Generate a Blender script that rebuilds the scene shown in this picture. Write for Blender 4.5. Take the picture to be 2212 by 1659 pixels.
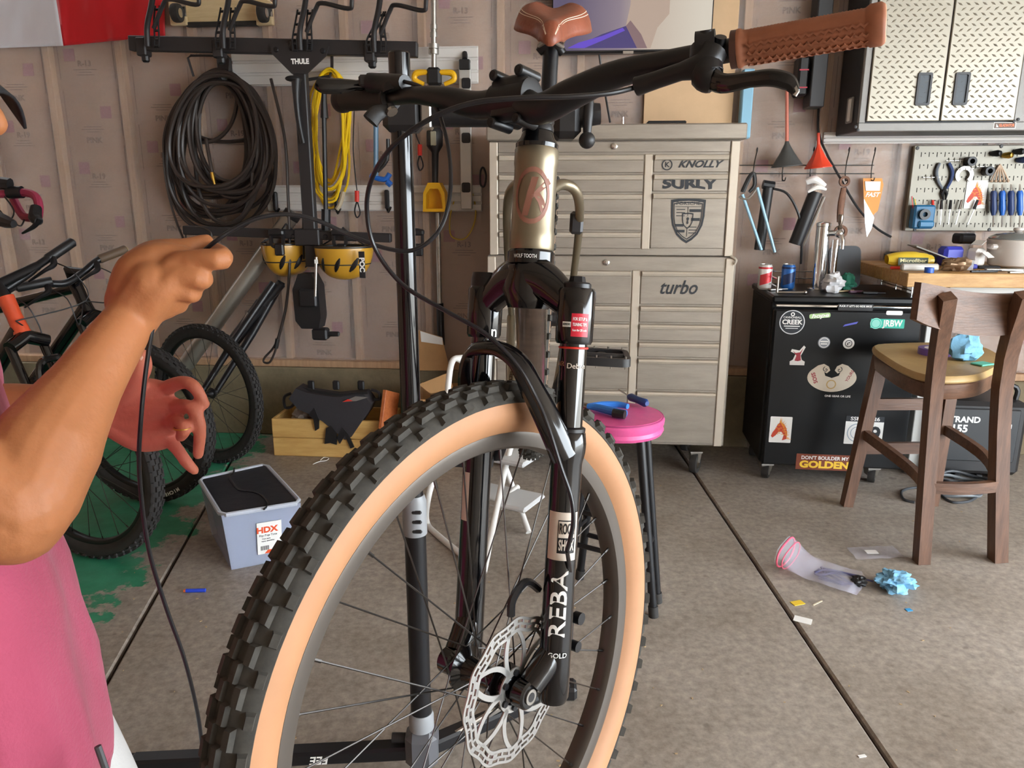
import bpy, bmesh, math, random
from mathutils import Vector, Matrix, noise
random.seed(7)
V = Vector
for o in list(bpy.data.objects): bpy.data.objects.remove(o)
S = bpy.context.scene
C = S.collection
# ------------------------------------------------------------ camera, sky, exposure
FPX, PITCH, CH = 1635.0, math.radians(14.08), 1.35
cd = bpy.data.cameras.new('camera'); cam = bpy.data.objects.new('camera', cd); C.objects.link(cam)
cd.sensor_width = 36; cd.lens = 36 * FPX / 2212; cd.clip_start = .02
cam.location = (0, 0, CH); cam.rotation_euler = (math.pi / 2 - PITCH, 0, 0)
S.camera = cam
w = bpy.data.worlds.new('sky'); S.world = w; w.use_nodes = True
wb = w.node_tree.nodes['Background']; wb.inputs[0].default_value = (.86, .94, 1, 1); wb.inputs[1].default_value = 13
S.view_settings.view_transform = 'Standard'; S.view_settings.look = 'None'
S.view_settings.exposure = 0.3; S.view_settings.gamma = 1; S.view_settings.use_curve_mapping = False

if hasattr(S, 'cycles'): S.cycles.max_bounces = 7; S.cycles.diffuse_bounces = 4; S.cycles.glossy_bounces = 3; S.cycles.transmission_bounces = 4
# ------------------------------------------------------------ helpers
CP, SP = math.cos(PITCH), math.sin(PITCH)
def ray(px, py):
    a, b = (px - 1106) / FPX, (py - 829.5) / FPX
    return V((a, CP - b * SP, -SP - b * CP))
def at(px, py, Y):
    d = ray(px, py); return V((0, 0, CH)) + d * (Y / d.y)
def atz(px, py, z):
    d = ray(px, py); return V((0, 0, CH)) + d * ((z - CH) / d.z)
def fl(px, py, z=0): return atz(px, py, z)
WA = math.radians(5); WD = V((math.cos(WA), -math.sin(WA), 0)); WN = V((-math.sin(WA), -math.cos(WA), 0)); WO = V((0, 4.12, 0)); UP = V((0, 0, 1))
def W(px, py, off=0):
    d = ray(px, py); o = V((0, 0, CH)); p0 = WO + WN * off
    return o + d * ((p0 - o).dot(WN) / d.dot(WN))
def WS(px, py, off=0):
    p = W(px, py, off) - WO; return p.dot(WD), p.z
def wp(s, t, d=0): return WO + WD * s + UP * t + WN * d
def mpx(px, py, Y):      # metres per pixel there
    return (at(px + 1, py, Y) - at(px, py, Y)).length
def frame(o, x, z):      # matrix with local x, z axes
    x = V(x).normalized(); z = V(z); z = (z - x * z.dot(x)).normalized(); y = z.cross(x)
    m = Matrix((x, y, z)).transposed().to_4x4(); m.translation = V(o); return m
def zaxis(o, d):
    d = V(d).normalized(); m = d.to_track_quat('Z', 'Y').to_matrix().to_4x4(); m.translation = V(o); return m
def srgb(c):
    if isinstance(c, str): c = [int(c[i:i + 2], 16) / 255 for i in (0, 2, 4)]
    return [x / 12.92 if x <= .04045 else ((x + .055) / 1.055) ** 2.4 for x in c[:3]]

MATS = {}
def mat(name, col, rough=.5, metal=0, var=0, vs=8, bump=0, bs=40, spec=.5, coat=0, trans=0, alpha=1, emit=0, col2=None, stretch=None, sheen=0):
    if name in MATS: return MATS[name]
    m = bpy.data.materials.new(name); m.use_nodes = True; MATS[name] = m
    nt = m.node_tree; N = nt.nodes; L = nt.links; b = N['Principled BSDF']
    c = srgb(col) + [1]
    b.inputs['Base Color'].default_value = c
    b.inputs['Roughness'].default_value = rough; b.inputs['Metallic'].default_value = metal
    b.inputs['Specular IOR Level'].default_value = spec
    if coat: b.inputs['Coat Weight'].default_value = coat; b.inputs['Coat Roughness'].default_value = .04
    if trans: b.inputs['Transmission Weight'].default_value = trans
    if alpha < 1: b.inputs['Alpha'].default_value = alpha
    if sheen: b.inputs['Sheen Weight'].default_value = sheen
    if emit: b.inputs['Emission Color'].default_value = c; b.inputs['Emission Strength'].default_value = emit
    if var or bump or col2:
        tc = N.new('ShaderNodeTexCoord'); mp = N.new('ShaderNodeMapping'); L.new(tc.outputs['Object'], mp.inputs[0])
        if stretch: mp.inputs['Scale'].default_value = stretch
    if var or col2:
        n = N.new('ShaderNodeTexNoise'); n.inputs['Scale'].default_value = vs; n.inputs['Detail'].default_value = 6; n.inputs['Roughness'].default_value = .65
        L.new(mp.outputs[0], n.inputs['Vector'])
        r = N.new('ShaderNodeValToRGB'); L.new(n.outputs[0], r.inputs[0]); L.new(r.outputs[0], b.inputs['Base Color'])
        c2 = srgb(col2) if col2 else [min(1, x * (1 + var)) for x in c[:3]]
        c1 = c[:3] if col2 else [x * (1 - var) for x in c[:3]]
        r.color_ramp.elements[0].position = .32; r.color_ramp.elements[1].position = .68
        r.color_ramp.elements[0].color = c1 + [1]; r.color_ramp.elements[1].color = list(c2) + [1]
    if bump:
        n = N.new('ShaderNodeTexNoise'); n.inputs['Scale'].default_value = bs; n.inputs['Detail'].default_value = 4
        L.new(mp.outputs[0], n.inputs['Vector'])
        bp = N.new('ShaderNodeBump'); bp.inputs['Strength'].default_value = bump; bp.inputs['Distance'].default_value = .01
        L.new(n.outputs[0], bp.inputs['Height']); L.new(bp.outputs[0], b.inputs['Normal'])
    return m
def wood(name, a, b2, scale=3, rough=.55, stretch=(1, 12, 12)):
    return mat(name, a, rough, var=0, vs=scale, col2=b2, stretch=stretch, bump=.08, bs=scale * 3)

def smoothpts(pts, k=6, closed=False):
    P = [V(p) for p in pts]; n = len(P)
    if n < 3: return P
    out = []
    rng = range(n if closed else n - 1)
    for i in rng:
        if closed: a, b, c, d = P[i - 1], P[i], P[(i + 1) % n], P[(i + 2) % n]
        else: a, b, c, d = P[max(i - 1, 0)], P[i], P[i + 1], P[min(i + 2, n - 1)]
        for j in range(k):
            t = j / k
            out.append(.5 * ((2 * b) + (c - a) * t + (2 * a - 5 * b + 4 * c - d) * t * t + (3 * b - a - 3 * c + d) * t ** 3))
    if not closed: out.append(P[-1])
    return out
def lerplist(r, n):
    if not isinstance(r, (list, tuple)): return [r] * n
    out = []
    for i in range(n):
        t = i / (n - 1) * (len(r) - 1); k = min(int(t), len(r) - 2); out.append(r[k] + (r[k + 1] - r[k]) * (t - k))
    return out
class MB:
    def __init__(s, M=None): s.v = []; s.f = []; s.M = M
    def add(s, vs, fs, M=None):
        k = len(s.v)
        for p in vs:
            p = V(p)
            if M is not None: p = M @ p
            if s.M is not None: p = s.M @ p
            s.v.append(p)
        s.f += [[i + k for i in q] for q in fs]; return s
    def box(s, c, d, M=None, bev=0):
        x, y, z = [q / 2 for q in d]; c = V(c)
        if bev:
            bev = min(bev, .48 * min(d)); vs = []; fs = []
            idx = {}
            for sx in (-1, 1):
                for sy in (-1, 1):
                    for sz in (-1, 1):
                        for ax in range(3):
                            p = [sx * (x - bev), sy * (y - bev), sz * (z - bev)]
                            p[ax] = (sx * x, sy * y, sz * z)[ax]
                            idx[(sx, sy, sz, ax)] = len(vs); vs.append(c + V(p))
            g = idx
            for ax in range(3):
                for sg in (-1, 1):
                    q = []
                    for a, b in ((-1, -1), (1, -1), (1, 1), (-1, 1)):
                        k = [0, 0, 0]; k[ax] = sg; k[(ax + 1) % 3] = a; k[(ax + 2) % 3] = b; q.append(g[(*k, ax)])
                    fs.append(q if sg > 0 else q[::-1])
            for ax in range(3):
                o1, o2 = (ax + 1) % 3, (ax + 2) % 3
                for a in (-1, 1):
                    for b in (-1, 1):
                        k0 = [0, 0, 0]; k0[ax] = -1; k0[o1] = a; k0[o2] = b; k1 = list(k0); k1[ax] = 1
                        q = [g[(*k0, o1)], g[(*k1, o1)], g[(*k1, o2)], g[(*k0, o2)]]
                        fs.append(q if a * b < 0 else q[::-1])
            for sx in (-1, 1):
                for sy in (-1, 1):
                    for sz in (-1, 1):
                        q = [g[(sx, sy, sz, 0)], g[(sx, sy, sz, 1)], g[(sx, sy, sz, 2)]]
                        fs.append(q if sx * sy * sz > 0 else q[::-1])
            return s.add(vs, fs, M)
        vs = [c + V((a * x, b * y, e * z)) for a in (-1, 1) for b in (-1, 1) for e in (-1, 1)]
        return s.add(vs, [(0, 1, 3, 2), (4, 6, 7, 5), (0, 4, 5, 1), (2, 3, 7, 6), (0, 2, 6, 4), (1, 5, 7, 3)], M)
    def hexa(s, a, b, M=None):   # bottom quad a, top quad b (both counterclockwise seen from above)
        return s.add(list(a) + list(b), [(3, 2, 1, 0), (4, 5, 6, 7), (0, 1, 5, 4), (1, 2, 6, 5), (2, 3, 7, 6), (3, 0, 4, 7)], M)
    def tube(s, pts, r, n=8, closed=False, cap=True, flat=1, up=None, M=None):
        P = [V(p) for p in pts]; m = len(P); R = lerplist(r, m)
        F = lerplist(flat, m)
        vs = []; prev = None
        for i in range(m):
            if closed: t = P[(i + 1) % m] - P[i - 1]
            else: t = P[min(i + 1, m - 1)] - P[max(i - 1, 0)]
            if t.length < 1e-9: t = V((0, 0, 1))
            t.normalize()
            if prev is None:
                u = V(up) if up is not None else (V((0, 0, 1)) if abs(t.z) < .9 else V((1, 0, 0)))
            else: u = prev
            u = u - t * u.dot(t)
            if u.length < 1e-6: u = t.orthogonal()
            u.normalize(); prev = u; q = t.cross(u)
            for j in range(n):
                a = 2 * math.pi * j / n
                vs.append(P[i] + u * (math.cos(a) * R[i]) + q * (math.sin(a) * R[i] * F[i]))
        fs = []
        for i in range(m if closed else m - 1):
            k = (i + 1) % m
            for j in range(n):
                l = (j + 1) % n; fs.append((i * n + j, i * n + l, k * n + l, k * n + j))
        if not closed and cap:
            fs.append(list(range(n))[::-1]); fs.append([(m - 1) * n + j for j in range(n)])
        return s.add(vs, fs, M)
    def cyl(s, a, b, r, r2=None, n=16, M=None):
        return s.tube([a, b], [r, r if r2 is None else r2], n, M=M)
    def lathe(s, prof, n=24, M=None, cap=True):
        vs = []; m = len(prof)
        for r, z in prof:
            for j in range(n):
                a = 2 * math.pi * j / n; vs.append((r * math.cos(a), r * math.sin(a), z))
        fs = []
        for i in range(m - 1):
            for j in range(n):
                l = (j + 1) % n; fs.append((i * n + j, i * n + l, (i + 1) * n + l, (i + 1) * n + j))
        if cap: fs.append(list(range(n))[::-1]); fs.append([(m - 1) * n + j for j in range(n)])
        return s.add(vs, fs, M)
    def ball(s, c, r, nu=14, nv=9, M=None):
        if not isinstance(r, (tuple, list)): r = (r, r, r)
        c = V(c); vs = [c + V((0, 0, -r[2]))]; fs = []
        for i in range(1, nv):
            p = -math.pi / 2 + math.pi * i / nv
            for j in range(nu):
                a = 2 * math.pi * j / nu
                vs.append(c + V((r[0] * math.cos(p) * math.cos(a), r[1] * math.cos(p) * math.sin(a), r[2] * math.sin(p))))
        vs.append(c + V((0, 0, r[2]))); t = len(vs) - 1
        for j in range(nu):
            l = (j + 1) % nu
            fs.append((0, 1 + l, 1 + j)); fs.append((t, t - nu + j, t - nu + l))
            for i in range(nv - 2): fs.append((1 + i * nu + j, 1 + i * nu + l, 1 + (i + 1) * nu + l, 1 + (i + 1) * nu + j))
        return s.add(vs, fs, M)
    def prism(s, poly, d, M=None, z0=0):
        n = len(poly); a = sum(poly[i][0] * poly[(i + 1) % n][1] - poly[(i + 1) % n][0] * poly[i][1] for i in range(n))
        if a < 0: poly = poly[::-1]
        vs = [(p[0], p[1], z0) for p in poly] + [(p[0], p[1], z0 + d) for p in poly]
        fs = [list(range(n))[::-1], [n + i for i in range(n)]] + [(i, (i + 1) % n, n + (i + 1) % n, n + i) for i in range(n)]
        return s.add(vs, fs, M)
    def ring(s, outer, inner, d, M=None, z0=0):   # two outlines with equal counts
        n = len(outer); vs = [(p[0], p[1], z) for z in (z0, z0 + d) for q in (outer, inner) for p in q]; fs = []
        for i in range(n):
            j = (i + 1) % n; o0, o1, i0, i1 = i, j, n + i, n + j; O0, O1, I0, I1 = 2 * n + i, 2 * n + j, 3 * n + i, 3 * n + j
            fs += [(o0, i0, i1, o1), (O0, O1, I1, I0), (o0, o1, O1, O0), (i0, I0, I1, i1)]
        return s.add(vs, fs, M)
    def grid(s, nu, nv, fn, M=None):
        vs = [fn(i / nu, j / nv) for j in range(nv + 1) for i in range(nu + 1)]; q = nu + 1
        return s.add(vs, [(j * q + i, j * q + i + 1, (j + 1) * q + i + 1, (j + 1) * q + i) for j in range(nv) for i in range(nu)], M)
    def weld(s, tol=1e-5):
        key = {}; mp = []; nv = []
        for p in s.v:
            k = (round(p.x / tol), round(p.y / tol), round(p.z / tol))
            if k not in key: key[k] = len(nv); nv.append(p)
            mp.append(key[k])
        nf = []
        for q in s.f:
            r = []
            for i in q:
                j = mp[i]
                if not r or (j != r[-1] and j != r[0]): r.append(j)
            if len(r) > 2: nf.append(r)
        s.v, s.f = nv, nf; return s
    def build(s, name, m, parent=None, label=None, cat=None, group=None, kind=None, ang=35, solid=0):
        me = bpy.data.meshes.new(name)
        if parent is None:
            xs = [p.x for p in s.v]; ys = [p.y for p in s.v]; zs = [p.z for p in s.v]
            o0 = V(((min(xs) + max(xs)) / 2, (min(ys) + max(ys)) / 2, min(zs)))
        else: o0 = parent.get('_w'); o0 = V(o0) if o0 is not None else V((0, 0, 0))
        me.from_pydata([p - o0 for p in s.v], [], s.f)
        me.polygons.foreach_set('use_smooth', [True] * len(me.polygons)); me.set_sharp_from_angle(angle=math.radians(ang))
        me.update()
        o = bpy.data.objects.new(name, me); C.objects.link(o)
        if m is not None: me.materials.append(m)
        if parent is None: o.location = o0
        else: o.parent = parent
        o['_w'] = tuple(o0)
        if solid:
            md = o.modifiers.new('s', 'SOLIDIFY'); md.thickness = solid; md.offset = 0
        return tag(o, label, cat, group, kind)
def tag(o, label=None, cat=None, group=None, kind=None):
    for k, v in (('label', label), ('category', cat), ('group', group), ('kind', kind)):
        if v: o[k] = v
    return o
def thing(name, label, cat, loc, group=None):
    o = bpy.data.objects.new(name, None); C.objects.link(o); o.location = loc; o.empty_display_size = .05
    o['_w'] = tuple(loc); return tag(o, label, cat, group)
def dup(o, parent=None):
    c = o.copy(); C.objects.link(c)
    if parent is not None: c.parent = parent
    for k in o.children: dup(k, c)
    return c
_tx = {}
def textmesh(txt, size=1, bold=0, shear=0, space=1, align='CENTER', ext=.0004):
    cu = bpy.data.curves.new('t', 'FONT'); cu.body = txt; cu.size = size; cu.offset = bold; cu.shear = shear; cu.space_character = space
    cu.align_x = align; cu.align_y = 'CENTER'; cu.extrude = ext; cu.resolution_u = 3
    o = bpy.data.objects.new('t', cu); C.objects.link(o); dg = bpy.context.evaluated_depsgraph_get()
    me = bpy.data.meshes.new_from_object(o.evaluated_get(dg)); vs = [v.co.copy() for v in me.vertices]; fs = [list(p.vertices) for p in me.polygons]
    bpy.data.objects.remove(o); bpy.data.curves.remove(cu); bpy.data.meshes.remove(me); return vs, fs
def text(txt, M, size, m, parent, name='lettering', bold=0, shear=0, space=1, width=None, warp=None, ext=.0004, sy=1, align='CENTER'):
    vs, fs = textmesh(txt, size, bold * size, shear, space, align, ext)
    if not vs: return None
    if width:
        w0 = max(v.x for v in vs) - min(v.x for v in vs); k = width / w0
        vs = [V((v.x * k, v.y * sy, v.z)) for v in vs]
    elif sy != 1: vs = [V((v.x, v.y * sy, v.z)) for v in vs]
    if warp: vs = [warp(v) for v in vs]
    b = MB(); b.add(vs, fs, M); return b.build(name, m, parent)
def quad(M, w, h, d=.0006):
    b = MB(); b.box((0, 0, d / 2), (w, h, d), M); return b
def rrect(w, h, r, n=4, cx=0, cy=0):
    out = []
    for qx, qy, a0 in ((1, 1, 0), (-1, 1, 90), (-1, -1, 180), (1, -1, 270)):
        for i in range(n + 1):
            a = math.radians(a0 + 90 * i / n); out.append((cx + qx * (w / 2 - r) + r * math.cos(a), cy + qy * (h / 2 - r) + r * math.sin(a)))
    return out
def circ(r, n=24, cx=0, cy=0, a0=0): return [(cx + r * math.cos(a0 + 2 * math.pi * i / n), cy + r * math.sin(a0 + 2 * math.pi * i / n)) for i in range(n)]
def nz(p, s=1, o=0): return noise.noise(V(p) * s + V((o, o * 1.7, o * .3)))
def wmat(s, t, d=0):      # frame on the wall: local x along wall, y up, z out
    m = Matrix((WD, UP, WN)).transposed().to_4x4(); m.translation = wp(s, t, d); return m
def wpx(px, py, off=0): s, t = WS(px, py, off); return wmat(s, t, off)
def wbox(b, s0, s1, t0, t1, d0, d1, bev=0):
    b.box((0, 0, 0), (abs(s1 - s0), abs(t1 - t0), abs(d1 - d0)), wmat((s0 + s1) / 2, (t0 + t1) / 2, (d0 + d1) / 2), bev); return b

# shared materials
BLK = mat('black_plastic', '1c1b1d', .45, bump=.03, bs=300)
GBLK = mat('gloss_black', '0b0b0e', .14, coat=.3)
SBLK = mat('satin_black_metal', '1a1a1d', .34, .2)
RUB = mat('rubber', '2a2725', .75, var=.25, vs=30)
CHROME = mat('chrome', 'd8d8d8', .12, 1)
STEEL = mat('steel', 'b8b4ae', .3, 1, var=.12, vs=20)
GALV = mat('galvanised', 'b9b5ad', .42, 1, var=.2, vs=25)
WHITE = mat('white_paint', 'e8e4df', .5)
WPRINT = mat('white_print', 'eeece8', .5)
DPRINT = mat('dark_print', '23272d', .5)
RED = mat('red_plastic', 'd8352a', .4)
YEL = mat('yellow_plastic', 'edb417', .42)
BRASS = mat('brass', 'c8a04c', .3, 1)
CARD = mat('cardboard', 'b58a5c', .8, var=.08, vs=12)
BLUE = mat('blue_plastic', '2467c4', .38)
# ------------------------------------------------------------ setting
def floor_mat():
    m = bpy.data.materials.new('concrete_floor'); m.use_nodes = True; nt = m.node_tree; N = nt.nodes; L = nt.links; b = N['Principled BSDF']
    g = N.new('ShaderNodeNewGeometry')
    def nse(s, d=8, r=.6):
        n = N.new('ShaderNodeTexNoise'); n.inputs['Scale'].default_value = s; n.inputs['Detail'].default_value = d; n.inputs['Roughness'].default_value = r; L.new(g.outputs['Position'], n.inputs['Vector']); return n.outputs[0]
    def ramp(i, a, ca, c, cc):
        r = N.new('ShaderNodeValToRGB'); L.new(i, r.inputs[0]); e = r.color_ramp.elements
        e[0].position = a; e[0].color = ca; e[1].position = c; e[1].color = cc; return r.outputs[0]
    def mix(f, a, c, t='MIX'):
        x = N.new('ShaderNodeMix'); x.data_type = 'RGBA'; x.blend_type = t
        for k, v in ((0, f), (6, a), (7, c)):
            if hasattr(v, 'links') or hasattr(v, 'node'): L.new(v, x.inputs[k])
            else: x.inputs[k].default_value = v
        return x.outputs[2]
    c = ramp(nse(2.2), .3, srgb('8b7f73') + [1], .72, srgb('a89e94') + [1])
    c = mix(.55, c, ramp(nse(38, 6, .7), .35, (.25, .25, .25, 1), .7, (.78, .78, .78, 1)), 'OVERLAY')
    c = mix(ramp(nse(11, 3), .66, (0, 0, 0, 1), .72, (.5, .5, .5, 1)), c, srgb('5f544a') + [1])
    # green paint remains, ragged edge
    sx = N.new('ShaderNodeSeparateXYZ'); L.new(g.outputs['Position'], sx.inputs[0])
    def mth(op, a, c2):
        x = N.new('ShaderNodeMath'); x.operation = op
        for k, v in enumerate((a, c2)):
            if hasattr(v, 'node'): L.new(v, x.inputs[k])
            else: x.inputs[k].default_value = v
        return x.outputs[0]
    n1 = mth('MULTIPLY', mth('SUBTRACT', nse(5, 10, .7), .5), .9)
    ex = mth('SUBTRACT', -1.38, sx.outputs[0]); ey = mth('SUBTRACT', sx.outputs[1], 2.16)
    e = mth('ADD', mth('MINIMUM', ex, ey), n1)
    gm = ramp(e, .0, (0, 0, 0, 1), .03, (1, 1, 1, 1))
    gc = ramp(nse(9), .3, srgb('2c7d5c') + [1], .7, srgb('3a9470') + [1])
    c = mix(gm, c, gc)
    L.new(c, b.inputs['Base Color'])
    r = ramp(nse(6), .3, (.38, .38, .38, 1), .7, (.6, .6, .6, 1)); L.new(r, b.inputs['Roughness'])
    bp = N.new('ShaderNodeBump'); bp.inputs['Strength'].default_value = .25; bp.inputs['Distance'].default_value = .004; L.new(nse(60, 4), bp.inputs['Height']); L.new(bp.outputs[0], b.inputs['Normal'])
    return m
FM = floor_mat()
jl = [fl(220, 1490), fl(355, 1250)]; jr = [fl(1492, 1010), fl(1930, 1659)]
def jx(j, y): t = (y - j[0].y) / (j[1].y - j[0].y); return j[0].x + (j[1].x - j[0].x) * t
fb = MB(); fb.box((0, 1.2, -.06), (9, 7, .08)); floor = fb.build('floor', mat('joint_dirt', '4a3d33', .9, var=.2), kind='structure')
y0, y1, hw = -2.2, 4.5, .006
for a, c in ((lambda y: -4.4, lambda y: jx(jl, y) - hw), (lambda y: jx(jl, y) + hw, lambda y: jx(jr, y) - hw), (lambda y: jx(jr, y) + hw, lambda y: 4.4)):
    b = MB(); e = .006
    P = [(a(y0), y0), (c(y0), y0), (c(y1), y1), (a(y1), y1)]
    Q = [(P[0][0] + e, P[0][1]), (P[1][0] - e, P[1][1]), (P[2][0] - e, P[2][1]), (P[3][0] + e, P[3][1])]
    b.hexa([(x, y, -.018) for x, y in P], [(x, y, -.006) for x, y in P]); b.hexa([(x, y, -.006) for x, y in P], [(x, y, 0) for x, y in Q])
    b.build('slab', FM, floor)
# back wall: kraft batts, studs, film
wbm = MB(); wbox(wbm, -4.3, 4.3, 0, 2.75, -.2, -.06); wall = wbm.build('wall_back', mat('sheathing', '7a6a58', .9), kind='structure')
STUD = wood('stud_wood', 'a98464', 'c09a78', 6, .7, (10, 10, 1))
KRAFT = mat('kraft_paper', 'a98770', .62, var=.12, vs=3, bump=.25, bs=14)
PINKP = mat('pink_print', '9c626a', .7); BRNP = mat('brown_print', '7b5f50', .7)
s0 = WS(118, 260, 0)[0]
for k in range(-6, 18):
    s = s0 + .406 * k
    if -4.2 < s < 4.2:
        b = MB(); wbox(b, s - .019, s + .019, .42, 2.7, -.06, 0, .003); b.build('stud', STUD, wall)
        bt = MB(); cx = s + .203
        if cx < 4.1:
            bt.grid(8, 20, lambda u, v: wp(s + .019 + u * .368, .44 + v * 2.25, -.045 + .03 * math.sin(math.pi * u) + .012 * nz((s + u, v * 3, 2), 2.1)))
            batt = bt.build('insulation_batt', KRAFT, wall, ang=80)
            pb = MB(); qb = MB(); t = .62 + (k % 3) * .11; i = 0
            def dd(u, v): return -.045 + .03 * math.sin(math.pi * u) + .012 * nz((s + u, v * 3, 2), 2.1) + .004
            while t < 2.5:
                u = .28 if i % 2 else .72
                pb.box((0, 0, 0), (.062, .062, .001), wmat(s + .019 + u * .368, t, dd(u, (t - .44) / 2.25)))
                for q in range(3):
                    u2 = .5; qb.box((0, 0, 0), (.07 + .03 * ((i + q) % 3), .0035, .001), wmat(s + .019 + u2 * .368, t - .075 - q * .013, dd(.5, (t - .12 - .44) / 2.25)))
                vs, fs = textmesh(('PINK', 'R-13', 'PINK', 'R-19')[i % 4], .040, .0012); qb.add(vs, fs, wmat(s + .019 + .5 * .368, t - .045 - (.10 if i % 2 == 0 else 0), dd(.5, (t - .44) / 2.25)))
                for e in (.08, .92): qb.box((0, 0, 0), (.0025, .24, .001), wmat(s + .019 + e * .368, t, dd(e, (t - .44) / 2.25) + .001))
                t += .29; i += 1
            pb.build('pink_print', PINKP, batt); qb.build('brown_print', BRNP, batt)
fm = bpy.data.materials.new('plastic_film'); fm.use_nodes = True; nt = fm.node_tree; N = nt.nodes; L = nt.links
pr = N['Principled BSDF']; pr.inputs['Base Color'].default_value = (.78, .74, .72, 1); pr.inputs['Roughness'].default_value = .2; pr.inputs['Specular IOR Level'].default_value = .6
tr = N.new('ShaderNodeBsdfTransparent'); mx = N.new('ShaderNodeMixShader'); mx.inputs[0].default_value = .24
tc = N.new('ShaderNodeTexCoord'); mp = N.new('ShaderNodeMapping'); mp.inputs['Scale'].default_value = (1, 1, 3.2); L.new(tc.outputs['Object'], mp.inputs[0])
n1 = N.new('ShaderNodeTexNoise'); n1.inputs['Scale'].default_value = 3.2; n1.inputs['Detail'].default_value = 5; n1.inputs['Distortion'].default_value = 1.2; L.new(mp.outputs[0], n1.inputs['Vector'])
bp = N.new('ShaderNodeBump'); bp.inputs['Strength'].default_value = .55; bp.inputs['Distance'].default_value = .05; L.new(n1.outputs[0], bp.inputs['Height']); L.new(bp.outputs[0], pr.inputs['Normal'])
L.new(tr.outputs[0], mx.inputs[1]); L.new(pr.outputs[0], mx.inputs[2]); L.new(mx.outputs[0], N['Material Output'].inputs[0])
b = MB(); b.grid(150, 50, lambda u, v: wp(-4.2 + 8.4 * u, .43 + 2.25 * v, .014 + .006 * nz((u * 60, v * 22, 0)) + .006 * nz((u * 13, v * 30, 4))))
b.build('plastic_sheeting', fm, wall, ang=90)
b = MB(); wbox(b, -4.3, 4.3, .0, .40, -.06, .06, .006); b.build('trim_1', mat('stem_wall_concrete', '7d7058', .85, var=.22, vs=6, bump=.4, bs=30), kind='structure')
b = MB(); wbox(b, -4.3, 4.3, .402, .44, -.05, .05, .003); b.build('trim_2', STUD, kind='structure')
# unseen ceiling, left wall and walls round the open door, added to shape daylight
DRY = mat('drywall', 'cdbfb0', .8)
b = MB(); b.box((0, 1.0, 2.77), (8.8, 6.6, .06)); b.build('ceiling', DRY, kind='structure')
b = MB(); b.box((-3.35, 1.0, 1.35), (.1, 6.6, 2.74)); b.build('wall_left', KRAFT, kind='structure')
b = MB(); b.box((-.25, -2.25, 1.35), (6.3, .1, 2.74)); b.build('wall_front', DRY, kind='structure')
b = MB(); b.box((4.35, 3.2, 1.35), (.1, 2.2, 2.74)); b.box((4.35, 0, 2.55), (.1, 4.2, .34)); b.box((3.6, -2.25, 2.55), (1.4, .1, .34)); b.build('wall_right', DRY, kind='structure')
b = MB(); b.box((8.5, -1, -.09), (8.2, 16, .1)); b.box((0, -5.7, -.09), (8.8, 6.8, .1)); b.build('driveway', mat('driveway_concrete', 'b3aca2', .8, var=.1), kind='structure')
# ------------------------------------------------------------ the mountain bike in the stand
CR = V((.0231, .9508, 1.2624)); U = V((.05315, .16208, .98535)).normalized(); E = V((-.63382, -.75703, .15871)).normalized(); E = (E - U * E.dot(U)).normalized(); NN = U.cross(E).normalized()
if NN.x < 0: NN = -NN
def bk(e, n, u): return CR + E * e + NN * n + U * u
GB = V((.066, .972, .224)).normalized(); LF = U.cross(GB).normalized()
if LF.x < 0: LF = -LF
GU = LF.cross(GB).normalized()
if GU.z < 0: GU = -GU
def fb_(b, l, u): return CR + GB * b + LF * l + GU * u
TI = mat('titanium', '8f8470', .38, .85, var=.06, vs=6)
GREY = mat('dark_grey_metal', '3a393b', .4, .5)
TAN = mat('tan_sidewall', 'b07f5a', .6, var=.05, vs=20)
TREAD = mat('tread_rubber', '3b3833', .85, var=.3, vs=60)
LEATH = mat('brown_leather', '8a4a33', .45, var=.12, vs=30, bump=.1, bs=120)
GRIPM = mat('brown_rubber_grip', '94593c', .65, var=.12, vs=40)
STITCH = mat('cream_thread', 'ead9c4', .7)
HUB = bk(.046, 0, -.515)
bike = thing('mountain_bike', 'titanium mountain bike with tan wall tyres and brown saddle clamped in the repair stand', 'bicycle', (CR.x, CR.y, .36))
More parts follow.
